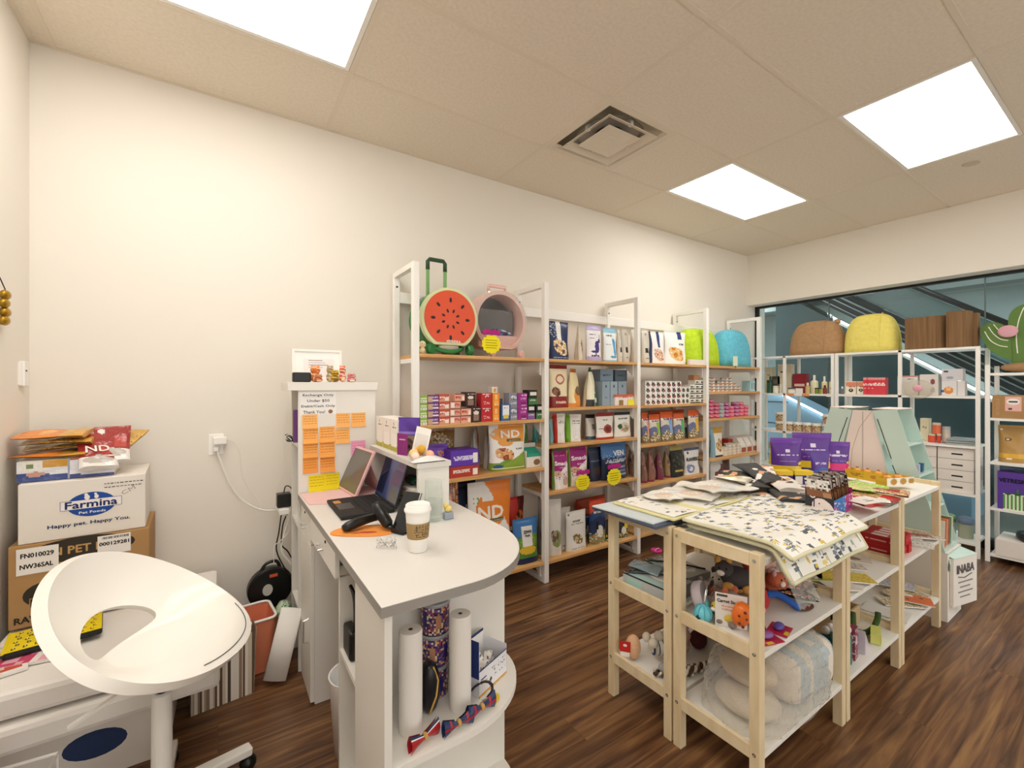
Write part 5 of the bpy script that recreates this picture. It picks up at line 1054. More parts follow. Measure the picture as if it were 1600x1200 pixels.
# cup
c = at(653, 860, z=DZ); t = thing('coffee_cup', 'white paper coffee cup with brown printed sleeve and white lid', 'cup', (c[0], c[1], zd))
MB().lathe((0,0,0), [(0,.002),(.028,.002),(.029,0),(.03,.002),(.041,.132),(.042,.136)], 40).build('cup', M['white'], t, smooth=True)
vs = []; fs = []; cs = []; n = 72; m = 20; rnd = random.Random(2)
rr = lambda z: .0303+(z/.132)*.011+.0006
for i in range(n):
    for j in range(m+1): q = 2*PI*i/n; z = .045+.052*j/m; vs.append((rr(z)*math.cos(q), rr(z)*math.sin(q), z))
for i in range(n):
    for j in range(m):
        fs.append((i*(m+1)+j, ((i+1) % n)*(m+1)+j, ((i+1) % n)*(m+1)+j+1, i*(m+1)+j+1)); u = ((i/n-.55) % 1); v = j/m; col = '#a08458'
        if .08 < u < .34 and .1 < v < .9 and (j % 3 == 0 or i % 3 == 0) and rnd.random() < .7: col = '#5c4a30'
        if .36 < u < .54 and .06 < v < .94: col = '#2a2218' if math.sin((u-.36)*150+math.sin(v*5)*1.6) > .0 else '#a08458'
        cs.append(hexc(col))
MB().add(vs, fs, cs).build('sleeve', M['matte'], t)
MB().lathe((0,0,.134), [(.0435,-.004),(.045,0),(.0445,.006),(.041,.008),(.0405,.018),(.038,.021),(.034,.021),(.033,.017),(0,.017)], 40).build('lid', M['white'], t, smooth=True)
# glass
t = thing('drinking_glass', 'clear tall drinking glass half full of water before the hutch', 'glass', (.725, 1.665, zd))
MB().lathe((0,0,0), [(0,.002),(.030,.002),(.034,.01),(.038,.06),(.0385,.09),(.034,.165),(.0325,.165),(.037,.09),(.0365,.06),(.032,.012),(0,.01)], 36).build('glass_wall', M['glass'], t, smooth=True)
MB().lathe((0,0,.0105), [(0,0),(.0315,0),(.0362,.05),(.0366,.074),(0,.074)], 36).build('water', film('water', '#f6f8f8', .03, .02, edge=.2), t, smooth=True)
t = thing('duck_figurine', 'small yellow-topped grey figurine beside the drinking glass', 'figurine', (.785, 1.655, zd)); MB().box((-.02, -.014, 0), (.02, .014, .028), '#9aa4b0').build('plinth', M['plastic'], t, bevel=.004); MB().ball((0,0,.042), (.017,.014,.014), 12, 8, '#e8d27a').ball((-.012,-.002,.058), (.01,.01,.01), 10, 8, '#e8d27a').build('body', M['plastic'], t, smooth=True)
# wire figure
c = at(604, 857, z=DZ); t = thing('wire_ornament', 'silver wire twig ornament at the near left of the desk', 'ornament', (c[0], c[1], zd), -.6); rnd = random.Random(5); mb = MB()
for k in range(12):
    x = -.03+.06*rnd.random(); z0 = .004+.012*rnd.random(); mb.tube([(x, 0, z0), (x+rnd.uniform(-.02, .02), rnd.uniform(-.006, .006), z0+.012), (x+rnd.uniform(-.02, .02), 0, z0+.024)], .0014, 6)
for k in range(9): mb.ball((-.03+.0075*k, 0, .018+.014*math.sin(k*1.9)), .0032, 8, 6)
mb.tube([(-.034, 0, .0015), (-.03, 0, .018), (.03, 0, .018), (.034, 0, .0015)], .0016, 6); mb.build('wire', M['chrome'], t, smooth=True)

# rounded end shelf contents
zs = .4736
for k, (x, y) in enumerate(((.455, 1.205), (.612, 1.205))):
    t = thing('paper_roll', ('left', 'right')[k]+' tall white paper roll standing on the rounded desk shelf', 'paper roll', (x, y, zs), 0, 'paper rolls on the rounded shelf')
    MB().lathe((0,0,0), [(.006,0),(.033,0),(.033,.279),(.031,.282),(.006,.282),(.006,.27)], 36).build('roll', M['paperw'], t, smooth=False); MB().lathe((0,0,.268), [(.0065,.0145),(.0035,.0145),(.0035,0)], 12, '#5a4a3a').build('core', M['matte'], t)
tin = [('all', '#5a3f72'), ('spk', 0, 1, 0, 1, ['#d8b87a', '#3a2a6a', '#b04a5a', '#7a5a9a', '#e8dcc0', '#2a2450'], .75), ('ell', .25, .5, .12, .3, '#34286a'), ('ell', .75, .45, .12, .3, '#c08a6a')]
t0 = None
for k in range(3):
    lb = ('lowest', 'middle', 'topmost')[k]+' patterned purple tin of the stack behind the paper rolls'
    if k == 0:
        t0 = thing('patterned_tin', lb, 'tin', (.575, 1.315, zs), 0, 'patterned tins on the rounded shelf'); mb = MB(); mb.lathe((0,0,0), [(0,0),(.044,0)], 32, '#55505a')
        vs = []; fs = []; cs = []; n = 48; m = 14; rnd = random.Random(12)
        for i in range(n):
            for j in range(m+1): q = 2*PI*i/n; vs.append((.045*math.cos(q), .045*math.sin(q), .001+.083*j/m))
        for i in range(n):
            for j in range(m): fs.append((i*(m+1)+j, ((i+1) % n)*(m+1)+j, ((i+1) % n)*(m+1)+j+1, i*(m+1)+j+1)); cs.append(art(tin, (i/n*3) % 1, j/m, rnd))
        mb.add(vs, fs, cs); mb.build('tin_body', M['gloss'], t0); MB().lathe((0,0,.085), [(.045,-.001),(.0475,0),(.0475,.01),(.045,.012),(.043,.008),(0,.008)], 40).build('lid', mat('frosted_lid', '#a3a5aa', .3), t0, smooth=True)
    else: copy_tree(t0, (.575+.002*k, 1.315, zs+.0985*k), .4*k, lb)
# tape dispenser carton
p = at(770, 1075, z=zs)
t = thing('tape_carton', 'open white and navy display carton of tape rolls on the rounded shelf', 'carton', (.725, 1.275, zs), .40)
Wc, Dc = .15, .10
mb = MB(); panel(mb, lambda u, v: (-Wc/2+u*Wc, -Dc/2, v*.085), 36, 20, [('all', '#e9eaf0'), ('band', 0, .12, '#dfa338'), ('band', .94, 1, '#24366e'), ('spk', .45, .95, .35, .8, ['#2a2a2e', '#e9eaf0', '#e9eaf0', '#c8d0d8'], .35), ('rect', .05, .25, .6, .66, '#2e3a66'), ('rect', .05, .28, .45, .5, '#d8a24a'), ('ell', .4, .35, .04, .08, '#333')])
mb.box((-Wc/2, -Dc/2, 0), (Wc/2, Dc/2, .002), '#e9eaf0'); mb.box((Wc/2-.002, -Dc/2, .002), (Wc/2, Dc/2, .1), '#e9eaf0'); mb.box((-Wc/2, -Dc/2+.0005, .002), (-Wc/2+.002, Dc/2, .16), '#dfe0e6'); mb.box((-Wc/2, Dc/2-.002, .002), (Wc/2, Dc/2, .115), '#eceae6'); mb.build('carton_body', M['print'], t)
MB().box((-Wc/2-.003, -Dc/2+.001, .06), (-Wc/2-.0002, Dc/2, .175), '#24366e').box((-Wc/2, Dc/2-.001, .1151), (Wc/2, Dc/2+.002, .122), '#24366e').build('header_card', M['print'], t)
for k, (x, y, z_) in enumerate(((-.045, .0, .062), (0, .012, .066), (.03, -.01, .056), (-.01, -.02, .048))):
    mb = MB(); mb.lathe((0,0,0), [(.014,-.012),(.026,-.012),(.027,0),(.026,.012),(.014,.012),(.014,-.012)], 20, M=Matrix.Translation((x, y, z_)) @ Matrix.Rotation(1.2, 4, 'Y') @ Matrix.Rotation(.5*k, 4, 'X')); 
    tag(mb.build('tape_roll', mat('printed_tape', '#f2efe9', .4, noise=(90, '#6a5a50', .55, .6)), None, loc=(.725, 1.275, zs), rot=(0, 0, .40)), ('leftmost', 'back', 'right', 'front')[k]+' white printed tape roll inside the open display carton', 'tape roll', 'tape rolls in the carton')
# bow ties and a black pouch at the front of the shelf
def bow(loc, rot, c1, c2, label, sc=1.0, style=0):
    t = thing('bow_tie', label, 'bow tie', loc, rot, 'dog bow ties on the rounded shelf')
    for s in (-1, 1):
        ops = [('all', c1), ('band', .42, .58, '#f0ece8'), ('band', .45, .55, c2), ('col', .42, .58, '#f0ece8'), ('col', .46, .54, c2)] if style else [('all', c1), ('band', .8, .86, '#f0ece8'), ('band', .86, 1, c2)]
        mb = MB(); f = lambda u, v: (s*(.006+.048*u)*sc, -.008*math.sin(PI*v)-.003, ((v-.5)*(.016+.04*u)+.0)*sc)
        panel(mb, f, 14, 14, ops, flip=s < 0); g = lambda u, v: (f(u, v)[0], -f(u, v)[1], f(u, v)[2]); panel(mb, g, 14, 14, [('all', c1)], flip=s > 0); mb.build('wing', M['gloss'], t)
    MB().ball((0, -.004, 0), (.008*sc, .011, .012*sc), 12, 8, '#c9a050').build('knot', M['gloss'], t, smooth=True)
    return t
bow((.467, 1.135, zs+.022), .3, '#a8242c', '#24365e', 'red and navy bow tie at the foot of the left paper roll', .9)
bow((.565, 1.125, zs+.024), .1, '#20305a', '#a8242c', 'navy bow tie with flag crosses at the shelf front', .9, 1)
bow((.648, 1.14, zs+.026), .2, '#22325c', '#b8283a', 'navy and red flag bow tie nearest the tape carton', .95, 1)
t = thing('leather_pouch', 'black glossy zip pouch slumped between the two paper rolls', 'pouch', (.525, 1.24, zs), .3); MB().ball((0, 0, .075), (.03, .032, .075), 16, 12, '#16161a', p=.8).build('pouch_body', M['gloss'], t, smooth=True); MB().tube([(-.02, -.03, .02), (0, -.034, .06), (.01, -.03, .1), (0, -.02, .14)], .003, 6, '#c9a050').build('zip', M['gloss'], t)
t = thing('dog_collar', 'looped dark collar with a square buckle on the rounded shelf', 'collar', (.66, 1.175, zs)); mb = MB(); mb.tube([(.045*math.cos(q/16*2*PI), .028*math.sin(q/16*2*PI), .03+.022*math.sin(q/16*2*PI+1)) for q in range(16)], .006, 6, '#2a2228', close=True, flat=.4); mb.build('strap', M['gloss'], t); MB().box((-.008, -.036, .02), (.010, -.031, .042)).build('buckle', M['chrome'], t)
t = thing('gold_charm', 'tiny yellow round charm beside the flag bow tie', 'charm', (.706, 1.155, zs)); MB().lathe((0,0,0), [(0,-.003),(.014,-.003),(.016,0),(.014,.003),(0,.003)], 20, '#e0c23a', M=Matrix.Translation((0, 0, .017)) @ Matrix.Rotation(PI/2, 4, 'X')).build('disc', M['gloss'], t)

# open shelf under the desk (left side)
zq = .4936
t = thing('foam_board', 'tall white board leaning in the open desk shelf', 'board', (.44, 1.50, zq), (0, -.14, 0)); t.location.z += .012; MB().box((-.006, -.07, 0), (.006, .07, .33)).build('board_sheet', M['paperw'], t)
t = thing('stapler_case', 'black handled case standing in the open desk shelf', 'case', (.395, 1.62, zq), PI/2); MB().box((-.05, -.014, 0), (.05, .02, .10)).build('case_body', M['black'], t, bevel=.01); MB().tube(smoothpts([(-.04, 0, .1), (-.05, 0, .17), (-.03, 0, .22), (.02, 0, .235)]), .007, 8).build('handle', M['black'], t, smooth=True)
t = thing('green_folder', 'green bottle-shaped pouch beside the desk end panel on the open shelf', 'pouch', (.40, 1.425, zq), PI/2); pouch('pouch', .05, .20, .02, [('all', '#4a8a3a'), ('band', .5, .8, '#2e4a2a')], 3, t)
t = thing('waste_bin', 'white plastic bin on the floor in the desk kneehole', 'bin', (.455, 1.82, .0006)); MB().lathe((0,0,0), [(0,.003),(.072,.003),(.076,.0),(.096,.30),(.099,.305),(.092,.302),(.074,.01),(0,.008)], 40).build('bin_wall', M['plastic'], t, smooth=True)
t = thing('paper_bag', 'plain kraft bag standing behind the white bin under the desk', 'bag', (.62, 1.78, .0006), .1); MB().box((-.06, -.05, 0), (.08, .06, .32)).build('bag_body', M['card'], t, bevel=.004)

# ================================================================ STOOL AND THE LEFT CORNER
SX, SY, SZ = -.155, 1.86, .60; BACK = math.radians(150)
ch = thing('swivel_chair', 'white moulded shell swivel chair in front of the stacked boxes', 'chair', (SX, SY, 0))
def shell_pt(r, th):
    """th measured from the back direction"""
    b = .5+.5*math.cos(th)                      # 1 at the back, 0 at the front
    Rr = .252+.028*b+.012*math.sin(th)**2
    x = Rr*(r if r < .75 else .75+(r-.75)*(1-.35*b*(r-.75)/.25))
    k = max(0, (r-.45)/.55)
    z = .285*b**1.7*k**1.5 - .015*math.exp(-(r/.45)**2) - .035*(1-b)**2*max(0, r-.72)**2*12
    an = BACK+th
    return (x*math.cos(an), x*math.sin(an), z)
nr, nt_ = 36, 144; vs = []; fs = []; HA = math.radians(50)
def en(r, th):
    th = (th+PI) % (2*PI)-PI
    return ((r-.60)/.125, th/HA)
rt = [(.03+.97*j/nr, 2*PI*i/nt_) for j in range(nr+1) for i in range(nt_)]
for j in range(nr):
    for i in range(nt_):
        e_ = en(.03+.97*(j+.5)/nr, 2*PI*(i+.5)/nt_)
        if e_[0]**2+e_[1]**2 < 1: continue
        fs.append((j*nt_+i, (j+1)*nt_+i, (j+1)*nt_+(i+1) % nt_, j*nt_+(i+1) % nt_))
cnt = {}
for f in fs:
    for i in f: cnt[i] = cnt.get(i, 0)+1
for k, (r, th) in enumerate(rt):
    if nt_ <= k < nr*nt_ and k in cnt and cnt[k] < 4:
        e_ = en(r, th); L_ = math.hypot(*e_); rt[k] = (.60+.125*e_[0]/L_, HA*e_[1]/L_)
vs = [shell_pt(r, th) for r, th in rt]
fs.append(tuple(range(nt_)))
o = MB().add(vs, fs).build('seat_shell', M['seat'], ch, smooth=True, loc=(0, 0, SZ))
m = o.modifiers.new('s', 'SOLIDIFY'); m.thickness = .034; m.offset = -1; m.use_even_offset = False
m = o.modifiers.new('b', 'BEVEL'); m.width = .013; m.segments = 4; m.limit_method = 'ANGLE'; m.angle_limit = 1.0
m = o.modifiers.new('u', 'SUBSURF'); m.levels = 1; m.render_levels = 1
MB().box((-.09, -.07, SZ-.085), (.09, .07, SZ-.05)).build('mechanism', M['black'], ch, bevel=.006)
MB().lathe((0,0,.30), [(0,0),(.014,0),(.014,SZ-.085-.30),(0,SZ-.085-.3)], 20).build('gas_lift', M['black'], ch, smooth=False)
MB().lathe((0,0,.10), [(0,0),(.03,0),(.027,.33),(.02,.335),(0,.335)], 24).build('column_sleeve', M['white'], ch)
d = Vector((math.cos(BACK+.7), math.sin(BACK+.7), 0)); MB().bar((d.x*.03, d.y*.03, SZ-.09), (d.x*.22, d.y*.22, SZ-.17), .018, .008).build('lever', M['white'], ch)
for k in range(5):
    q = 2*PI*k/5+.3; MB().bar((.02*math.cos(q), .02*math.sin(q), .10), (.27*math.cos(q), .27*math.sin(q), .075), .045, .03).build('base_arm', M['white'], ch, bevel=.006)
    MB().ball((.26*math.cos(q), .26*math.sin(q), .03), (.029, .029, .029), 14, 10).build('caster', M['black'], ch, smooth=True)
# seam on the front edge of the shell
P = []
for i in range(22):
    th = math.radians(150+i*4.4); p = shell_pt(.93, th); P.append((p[0], p[1], SZ+p[2]+.002))
MB().tube(P, .0012, 5).build('seam', M['blackm'], ch)

# brown box, white box, pouches (corner)
t = thing('shipping_box', 'brown cardboard pet food box under the white box in the corner', 'box', (-.487, 2.765, .4606), .03)
bw, bh, bd_ = .44, .335, .33
MB().box((-bw/2, -bd_/2, 0), (bw/2, bd_/2, bh)).build('box_body', M['card'], t, bevel=.003)
yb = -bd_/2-.0008
def fx(px): return at(px, 601, y=2.6)[0]+.487
def fz(px, py): return at(px, py, y=2.6)[2]-.4606
mb = MB(); mb.ball((.0, yb, bh-.045), (.17, .0006, .05), 24, 12, '#332c22'); mb.build('black_oval', M['matte'], t); mb = MB()
mb.ball((-.11, yb, .125), (.07, .0006, .05), 20, 10, '#332c22'); mb.box((-.10, yb-.0005, .15), (-.02, yb, .21), '#332c22'); mb.build('black_print', M['matte'], t)
mb = MB(); mb.box((-.16, yb-.0012, .075), (-.02, yb-.0007, .115), '#b08a5c'); mb.box((-.157, yb-.0016, .078), (-.02, yb-.00125, .112), '#332c22'); mb.build('print_plate', M['matte'], t)
word(t, 'NO', -.115, .095, w=.05, y=yb-.002, col='#b08a5c', bold=.001, name='printed_word')
word(t, 'N PET FO', .0, bh-.045, w=.19, y=yb-.0012, col='#b9935f', bold=.0012, name='printed_word')
word(t, 'RAW D', -.145, .032, w=.115, y=yb-.0006, col='#2a241c', bold=.0012, name='printed_word')
mb = MB(); lb_ = (-.185, .235, -.045, .325)
mb.box((-.197, yb-.0016, .215), (-.075, yb-.0013, .322), '#ece9e6'); o = mb.build('shipping_label', M['matte'], t)
word(o, 'FN010029', -.137, .292, w=.095, h=.018, y=yb-.002, col='#22201e', bold=.0009)
word(o, 'NW36SAL', -.139, .248, w=.095, h=.018, y=yb-.002, col='#22201e', bold=.0009)
mb = MB(); mb.box((.045, yb-.0016, .245), (.155, yb-.0013, .328), '#ece9e6'); rnd = random.Random(1)
x = .06
while x < .145: l = rnd.uniform(.001, .004); mb.box((x, yb-.0019, .312), (x+l, yb-.0016, .322), '#3a3834'); x += l+rnd.uniform(.001, .003)
o = mb.build('shipping_label', M['matte'], t)
word(o, '000129281', .10, .292, w=.098, h=.015, y=yb-.002, col='#22201e', bold=.0008)
t = thing('shipping_box', 'white cardboard pet food box with a blue oval logo, on the brown box', 'box', (-.485, 2.77, .7972), .05)
bw, bh, bd_ = .40, .245, .32
MB().box((-bw/2, -bd_/2, 0), (bw/2, bd_/2, bh)).build('box_body', M['whitecard'], t, bevel=.004)
mb = MB(); mb.box((bw/2-.03, -bd_/2+.01, bh+.0001), (bw/2, bd_/2-.01, bh+.0025)); mb.build('top_flap', M['whitecard'], t)
yb = -bd_/2-.0008
MB().ball((.02, yb, .135), (.078, .0006, .052), 32, 14, '#1c4a9c').build('logo_oval', M['matte'], t)
mb = MB(); q = [(-.075, .128), (.115, .128), (.115, .158), (-.075, .158)]; mb.box((-.078, yb-.0012, .118), (.118, yb-.0008, .157), '#1c4a9c'); mb.box((-.0765, yb-.0016, .1195), (.1165, yb-.0012, .1555), '#efe9e6'); mb.build('logo_band', M['matte'], t)
word(t, 'Farmina', .02, .138, w=.165, h=.029, y=yb-.002, col='#1b2f66', bold=.0013, name='logo_word')
word(t, 'Pet Foods', .022, .102, w=.085, h=.010, y=yb-.0012, col='#dfe6f2', bold=.0004, name='logo_word')
word(t, 'Happy pet. Happy You.', .015, .055, w=.26, h=.018, y=yb-.0004, col='#2b3a5e', bold=.0007, name='slogan')
mb = MB()
for s, x, sc in ((-1, .005, 1), (1, .035, .8)): mb.ball((x, yb-.0012, .166), (.009*sc, .0004, .011*sc), 10, 8, '#efe9e6'); mb.ball((x-.003, yb-.0012, .178*1), (.006*sc, .0004, .006*sc), 10, 8, '#efe9e6')
mb.build('logo_animals', M['matte'], t)
mb = MB(); rnd = random.Random(3)
for k in range(2):
    x = .06
    while x < .185: l = rnd.uniform(.004, .012); mb.box((x, yb-.0012, .214-.016*k+.0015*rnd.random()), (x+l, yb-.0008, .218-.016*k), '#3a3432'); x += l+.004
mb.build('handwriting', M['matte'], t)
word(t, 'CM', .14, .178, w=.05, h=.018, y=yb-.0008, col='#a8a09a', rot=.5, name='pencil_note')
# pouch pile on the white box
zb_ = .7972+.245+.003
base = thing('pouch_bundle', 'clear-wrapped tray of blue and white pouches on the white box', 'pouch bundle', (-.545, 2.745, zb_), .05)
mb = MB(); gbox(mb, .30, .085, .2, [('all', '#dfe0e6'), ('below', .42, -.45, '#3a4c88', .05), ('rect', .02, .3, .5, .98, '#e8e6e0'), ('rect', .25, .5, .62, 1, '#c9922e'), ('ell', .12, .75, .04, .12, '#7a8a5a'), ('ell', .18, .35, .1, .12, '#c99a8a'), ('below', .12, 0, '#3a4c88', 0), ('rect', .5, .52, 0, 1, '#9aa0b8'), ('diag', 1.25, -.55, '#a83a34')], cell=.006)
mb.build('pouches', M['foil'], base)
def lay(x, y, z, w, h, d, rot, ops, label, tilt=0, roll=0, name='foil_pouch', group='foil pouches heaped in the corner', cat='pouch', m='foil', seed=1):
    t = thing(name, label, cat, (x, y, z), 0, group); t.rotation_euler = Euler((-PI/2+tilt, roll, rot), 'XYZ')
    pouch('pouch', w, h, d, ops, seed, t, m, top=.05) if False else pouch('pouch', w, h, d, ops, seed, t, m); return t
c_red = [('all', '#9c2f2c'), ('band', 0, .3, '#e8e4e0'), ('ell', .5, .2, .4, .12, '#b9b2aa'), ('rect', .55, .9, .35, .7, '#b8443c'), ('ell', .2, .85, .1, .08, '#e8e4e0')]
c_or = [('all', '#e58a3a'), ('band', 0, .35, '#d8a24a'), ('ell', .5, .6, .3, .12, '#efb060')]
c_go = [('all', '#cfa24a'), ('spk', 0, 1, .2, .8, ['#b8863a', '#e0bc70', '#8a6a3a'], .3)]
zt_ = zb_+.087
def flatp(x, y, z, w, h, d, rz, ops, label, tx=0, ty=0, **k):
    """pouch lying on its back: local +z of the pouch points along -y rotated by rz, front up"""
    t = thing(k.get('name', 'foil_pouch'), label, k.get('cat', 'pouch'), (x, y, z), 0, k.get('group', 'foil pouches heaped in the corner'))
    Mx = Matrix.Rotation(rz, 4, 'Z') @ Matrix.Rotation(ty, 4, 'Y') @ Matrix.Rotation(-PI/2+tx, 4, 'X')
    t.rotation_euler = Mx.to_euler(); o = pouch('pouch', w, h, d, ops, k.get('seed', 1), t, k.get('m', 'foil')); o.location = (0, -d*.5*k.get('lift', 1), -h/2)
    if 'words' in k:
        for s, cx_, cz_, ww, col in k['words']:
            word(o, s, cx_*w, cz_*h, w=ww*w, y=0, col=col, yf=lambda X, Z: -pouch_y(w, h, d, min(1, max(0, X/w+.5)), min(1, max(0, Z/h)))-.004, bold=.001)
    return t
flatp(-.60, 2.74, zt_+.006, .17, .24, .02, 1.5, c_or, 'orange foil pouch low at the left of the heap', ty=-.05, seed=2)
flatp(-.58, 2.78, zt_+.033, .17, .24, .02, 1.7, c_go, 'dull gold foil pouch in the middle of the left heap', ty=-.06, seed=3)
flatp(-.585, 2.76, zt_+.060, .16, .23, .022, 1.55, c_go, 'tan foil pouch just under the topmost orange one', ty=-.08, seed=4)
flatp(-.60, 2.75, zt_+.090, .16, .23, .022, 1.45, c_or, 'topmost bright orange foil pouch of the heap', ty=-.12, seed=5)
flatp(-.455, 2.70, zt_+.01, .13, .20, .03, .25, c_red, 'red and silver pouch sloping over the front of the heap', tx=.75, seed=6, words=[('ND', 0, .5, .6, '#f0e4dc')])
flatp(-.41, 2.74, zt_+.035, .13, .20, .03, .1, c_red, 'second red and white pouch at the right of the heap', tx=.85, seed=7)
flatp(-.36, 2.79, zt_+.035, .10, .17, .03, -.6, c_go, 'gold pouch poking out at the far right of the heap', tx=.6, seed=8)
flatp(-.50, 2.80, zt_+.012, .14, .2, .02, .8, [('all', '#8e9098'), ('spk', 0, 1, 0, 1, ['#4a4c52', '#c0c2c8', '#6a4a3a'], .3)], 'crumpled silver grey pouch between orange and red ones', tx=-.1, seed=9)

# white wrapped slabs on boxes
t = thing('shipping_box', 'white box with dark blue print low under the wrapped slabs', 'box', (-.40, 2.37, .0006), -.03)
MB().box((-.29, -.17, 0), (.24, .15, .255)).build('box_body', M['whitecard'], t, bevel=.004); MB().ball((.03, -.1708, .13), (.09, .0006, .05), 24, 10, '#26375e').build('logo_oval', M['matte'], t)
t = thing('shipping_box', 'plain brown box on the floor under the brown pet food box', 'box', (-.50, 2.74, .0006)); MB().box((-.21, -.195, 0), (.21, .2, .255)).build('box_body', M['card'], t)
for k in range(2):
    z0 = .2575+.1*k; t = thing('wrapped_slab', ('lower', 'upper')[k]+' white tissue-wrapped slab beneath the brown box', 'package', (-.345, 2.47, z0), .03-.04*k, 'white tissue-wrapped slabs')
    mb = MB(); f = lambda u, v: (-.375+.72*u, -.40+.02*k+.84*v, .093+.005*math.sin(9*u+3*v)*math.sin(7*v)); n1, n2 = 24, 24
    mb.box((-.37, -.395+.02*k, 0), (.34, .43, .09)); o = mb.build('wrapping', M['paperw'], t, bevel=.02)
# magazines + yellow pouch on the slab
zs2 = .4515
t = thing('magazine', 'open magazine with red and blue picture at the left edge of the slab', 'magazine', (-.655, 2.34, zs2), .25); mb = MB(); panel(mb, lambda u, v: (-.07+.14*u, -.13+.26*v, .010), 10, 14, [('all', '#ece8e4'), ('rect', .1, .9, .1, .5, '#c8503c'), ('rect', .2, .6, .5, .8, '#2a3a5a'), ('spk', 0, 1, 0, 1, ['#d8c8c0'], .2)]); mb.box((-.07, -.13, 0), (.07, .13, .0098), '#e8e4de'); mb.build('pages', M['print'], t)
t = thing('magazine', 'white and pink magazine under the yellow zip pouch', 'magazine', (-.55, 2.40, zs2), -.15); mb = MB(); panel(mb, lambda u, v: (-.09+.20*u, -.14+.28*v, .012), 10, 14, [('all', '#efe6e2'), ('rect', .0, .5, .0, .3, '#c8466a'), ('spk', 0, 1, 0, .4, ['#e8a8b8'], .4)]); mb.box((-.09, -.14, 0), (.11, .14, .0118), '#e6e0da'); mb.build('pages', M['print'], t)
t = thing('zip_pouch', 'yellow patterned zip pouch with black edge lying on the magazines', 'pouch', (-.525, 2.42, zs2+.014), .15)
mb = MB(); rnd = random.Random(6); yl = [('all', '#ecd21c')]
for r in range(6):
    for c in range(8):
        u0 = .07+.115*c+.03*(r % 2); v0 = .12+.15*r; yl += [('ell', u0+.02, v0, .024, .05, '#2e2a14'), ('ell', u0+.022, v0, .013, .03, '#ecd21c'), ('ell', u0+.03, v0+.045, .01, .012, '#f6f0d8')]
panel(mb, lambda u, v: (-.13+.26*u, -.09+.18*v, .024+.008*math.sin(PI*u)*math.sin(PI*v)), 70, 44, yl)
mb.build('yellow_top', M['gloss'], t); MB().box((-.132, -.092, .0), (.132, .092, .022)).build('black_side', M['blackm'], t, bevel=.008); MB().box((-.134, -.092, .0222), (-.126, .092, .026), '#ecd21c').build('yellow_edge', M['gloss'], t)
# things cut by the bottom edge on the left
t = thing('soft_toy', 'red plush toy with a green top at the lower left picture edge', 'soft toy', (-.60, 1.90, .0006), 0); MB().box((-.05, -.05, 0), (.05, .05, .29), '#a8a29a').build('stand', M['matte'], t); MB().ball((0, 0, .36), (.06, .05, .07), 16, 12, '#c4554a').build('body', M['felt'], t, smooth=True); MB().ball((0, 0, .42), (.045, .04, .02), 14, 8, '#b9b87a').build('cap', M['felt'], t, smooth=True)
t = thing('wire_tray', 'empty white wire-edged plastic tray near the lower left', 'tray', (-.585, 2.08, .0006), -.1); MB().box((-.14, -.1, 0), (.14, .1, .006)).build('tray_floor', M['white'], t)
mb = MB(); mb.tube([(-.14, -.1, .22), (.14, -.1, .22), (.14, .0, .22), (-.14, .0, .22)], .006, 8, close=True); mb.build('rim', M['white'], t)
for x, y in ((-.14, -.1), (.14, -.1), (.14, 0), (-.14, 0)): MB().tube([(x, y, .006), (x, y, .218)], .004, 6).build('wire_post', M['white'], t)

# striped bag, coral basket, black spool, rolled paper
t = thing('gift_bag', 'brown and cream striped paper bag on the floor right of the chair', 'bag', (.015, 2.445, .0006), .10)
ops = [('all', '#8a7460')]; rnd = random.Random(9); u = 0
while u < 1: w = rnd.uniform(.015, .05); ops.append(('col', u, u+w, rnd.choice(['#efe8dc', '#6b5442', '#b8a48c', '#d8ccb8', '#5a4a3e', '#c9bca8', '#f2ece2', '#9c8672']))); u += w
mb = MB()
bwf = lambda u, v: (-.12+.24*u, -.05+.006*math.sin(6*u)*v, .30*v+.012*math.sin(5*u)*v)
panel(mb, bwf, 60, 8, ops); panel(mb, lambda u, v: (.12+.012*v, -.05+.11*u, .30*v), 16, 4, ops[:9]+[('all', '#b8a48c')][:0]); panel(mb, lambda u, v: (-.12, .06-.11*u, .30*v), 8, 4, ops[:5]); panel(mb, lambda u, v: (.12-.24*u, .06, .32*v), 30, 4, ops); mb.box((-.12, -.05, 0), (.12, .06, .002), '#8a7460'); mb.build('bag_body', M['print'], t, solid=.0015)
t = thing('storage_basket', 'coral plastic basket with a white rim behind the striped bag', 'basket', (.165, 2.635, .0006), .1)
coral = mat('coral_plastic', '#e58a68', .4)
def rr_(a, b, r, n=6):
    P = []
    for cx_, cy_, q0 in ((a-r, b-r, 0), (-a+r, b-r, PI/2), (-a+r, -b+r, PI), (a-r, -b+r, 1.5*PI)):
        for i in range(n+1): q = q0+PI/2*i/n; P.append((cx_+r*math.cos(q), cy_+r*math.sin(q)))
    return P
P0 = rr_(.06, .09, .03); P1 = rr_(.075, .11, .035); n = len(P0)
mb = MB().add([(x, y, .003) for x, y in P0]+[(x, y, .27) for x, y in P1]+[(x*.97, y*.97, .27) for x, y in P1]+[(x*.97, y*.97, .006) for x, y in P0], [(i, (i+1) % n, n+(i+1) % n, n+i) for i in range(n)]+[(2*n+i, 2*n+(i+1) % n, 3*n+(i+1) % n, 3*n+i) for i in range(n)]+[tuple(range(n-1, -1, -1)), tuple(range(3*n, 4*n))]); mb.build('basket_wall', coral, t)
MB().tube([(x, y, .273) for x, y in P1], .007, 8, close=True).build('rim', M['white'], t, smooth=True)
t = thing('black_spool', 'black retractable leash case leaning against the wall behind the basket', 'leash', (.245, 2.83, .1805), (0, 0, .1))
